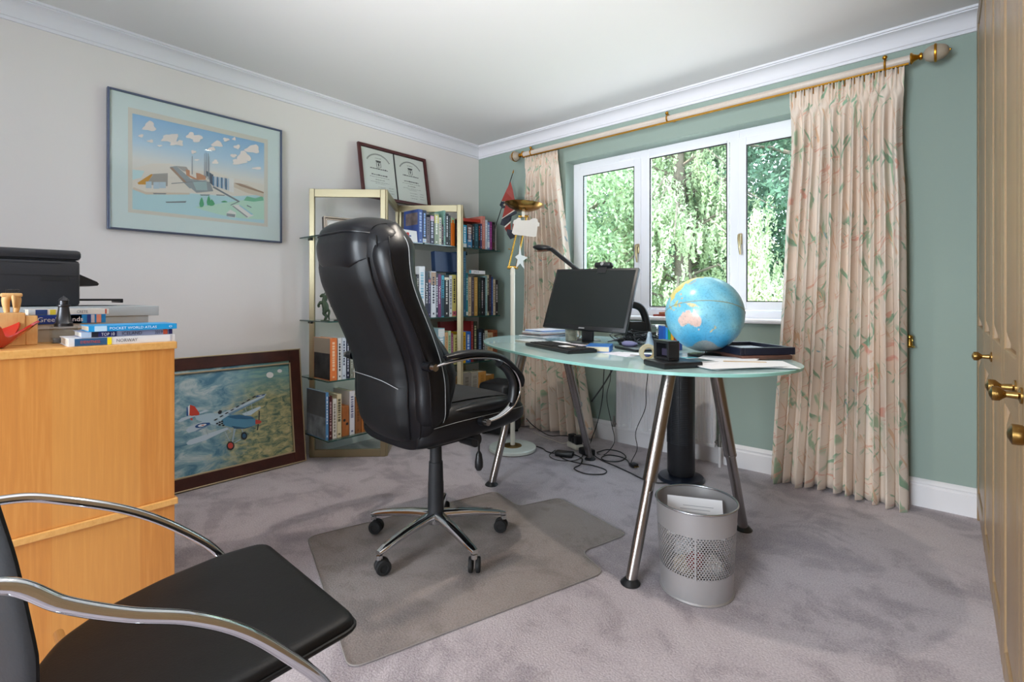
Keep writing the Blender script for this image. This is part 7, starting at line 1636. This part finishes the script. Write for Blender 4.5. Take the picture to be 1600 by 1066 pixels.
cable('thin black cable curling round the flat adapter', [(1.20, 2.72, f_), (1.24, 2.60, f_), (1.33, 2.56, f_), (1.41, 2.61, f_), (1.42, 2.70, f_), (1.38, 2.78, f_)], .0026)
cable('white cable running from the corner to the extension block', [(.80, 2.98, f_), (.92, 2.93, f_), (1.05, 2.90, f_), (1.14, 2.88, f_), (1.195, 2.87, .02)], .003, mat('white_cable', 'CFC8BC', .5))
cable('black cable rising behind the desk leg along the carpet edge', [(.80, 2.90, .12), (.90, 2.86, .09), (1.02, 2.88, .04), (1.12, 2.90, .05), (1.20, 2.90, .06)])
cable('thin black cable hanging from the desk beside the radiator', [(1.83, 2.70, .758), (1.80, 2.86, .60), (1.77, 2.90, .45), (1.75, 2.93, .33), (1.70, 2.90, .18), (1.72, 2.88, .08), (1.70, 2.84, f_), (1.74, 2.78, f_)], .0025)
cable('thick black cable hanging slack behind the left trestle', [(1.74, 2.65, .758), (1.70, 2.64, .64), (1.64, 2.62, .52), (1.56, 2.60, .40)], .0045).__setitem__('label', 'thick short black cable hanging slack under the desk')
cable('long thin black cable dropping from the desk to the extension block', [(1.66, 2.62, .758), (1.63, 2.63, .60), (1.60, 2.66, .42), (1.53, 2.72, .25), (1.44, 2.80, .12), (1.38, 2.86, .05), (1.31, 2.87, .05)], .0028)
cable('wavy thin black cable dropping past the curtain hem', [(1.60, 2.70, .758), (1.60, 2.76, .55), (1.56, 2.78, .40), (1.56, 2.84, .22), (1.57, 2.86, .10), (1.50, 2.86, f_), (1.45, 2.84, f_)], .0025)
t = thing('power_adapter', 'flat black power adapter lying near the lamp base', 'adapter', (1.315, 2.665, .0005), math.radians(20)); MB().bb(-.06, .06, -.03, .03, 0, .032, .009).obj('body', M_black, t, 40)
t = thing('power_adapter', 'square black power adapter beside the foot of the desk leg', 'adapter', (1.405, 2.79, .0005), math.radians(-20)); MB().bb(-.05, .05, -.033, .033, 0, .04, .008).obj('body', M_black, t, 40)
t = thing('mains_plug', 'black mains plug lying on the carpet near the radiator', 'plug', (1.755, 2.765, .0005), math.radians(-30))
MB().bb(-.024, .024, -.022, .022, .002, .026, .007).obj('body', M_black, t, 40)
for p in ((.03, -.011), (.03, .011), (.03, 0)): MB().bb(p[0]-.008, p[0]+.008, p[1]-.002, p[1]+.002, .010, .016).obj('pin', M_brass, t, 0)
t = thing('extension_block', 'white extension block with black plugs pushed in, at the curtain hem', 'extension block', (1.245, 2.865, .0005), math.radians(-25))
MB().bb(-.035, .09, -.030, .030, 0, .038, .007).obj('block', mat('cream_plastic', 'CFCBBE', .5), t, 40)
for k, (x, h) in enumerate(((-.01, .09), (.03, .075), (.068, .10))): MB().bb(x-.018, x+.018, -.026, .026, .0385, h, .007).obj('plug', M_black, t, 40)
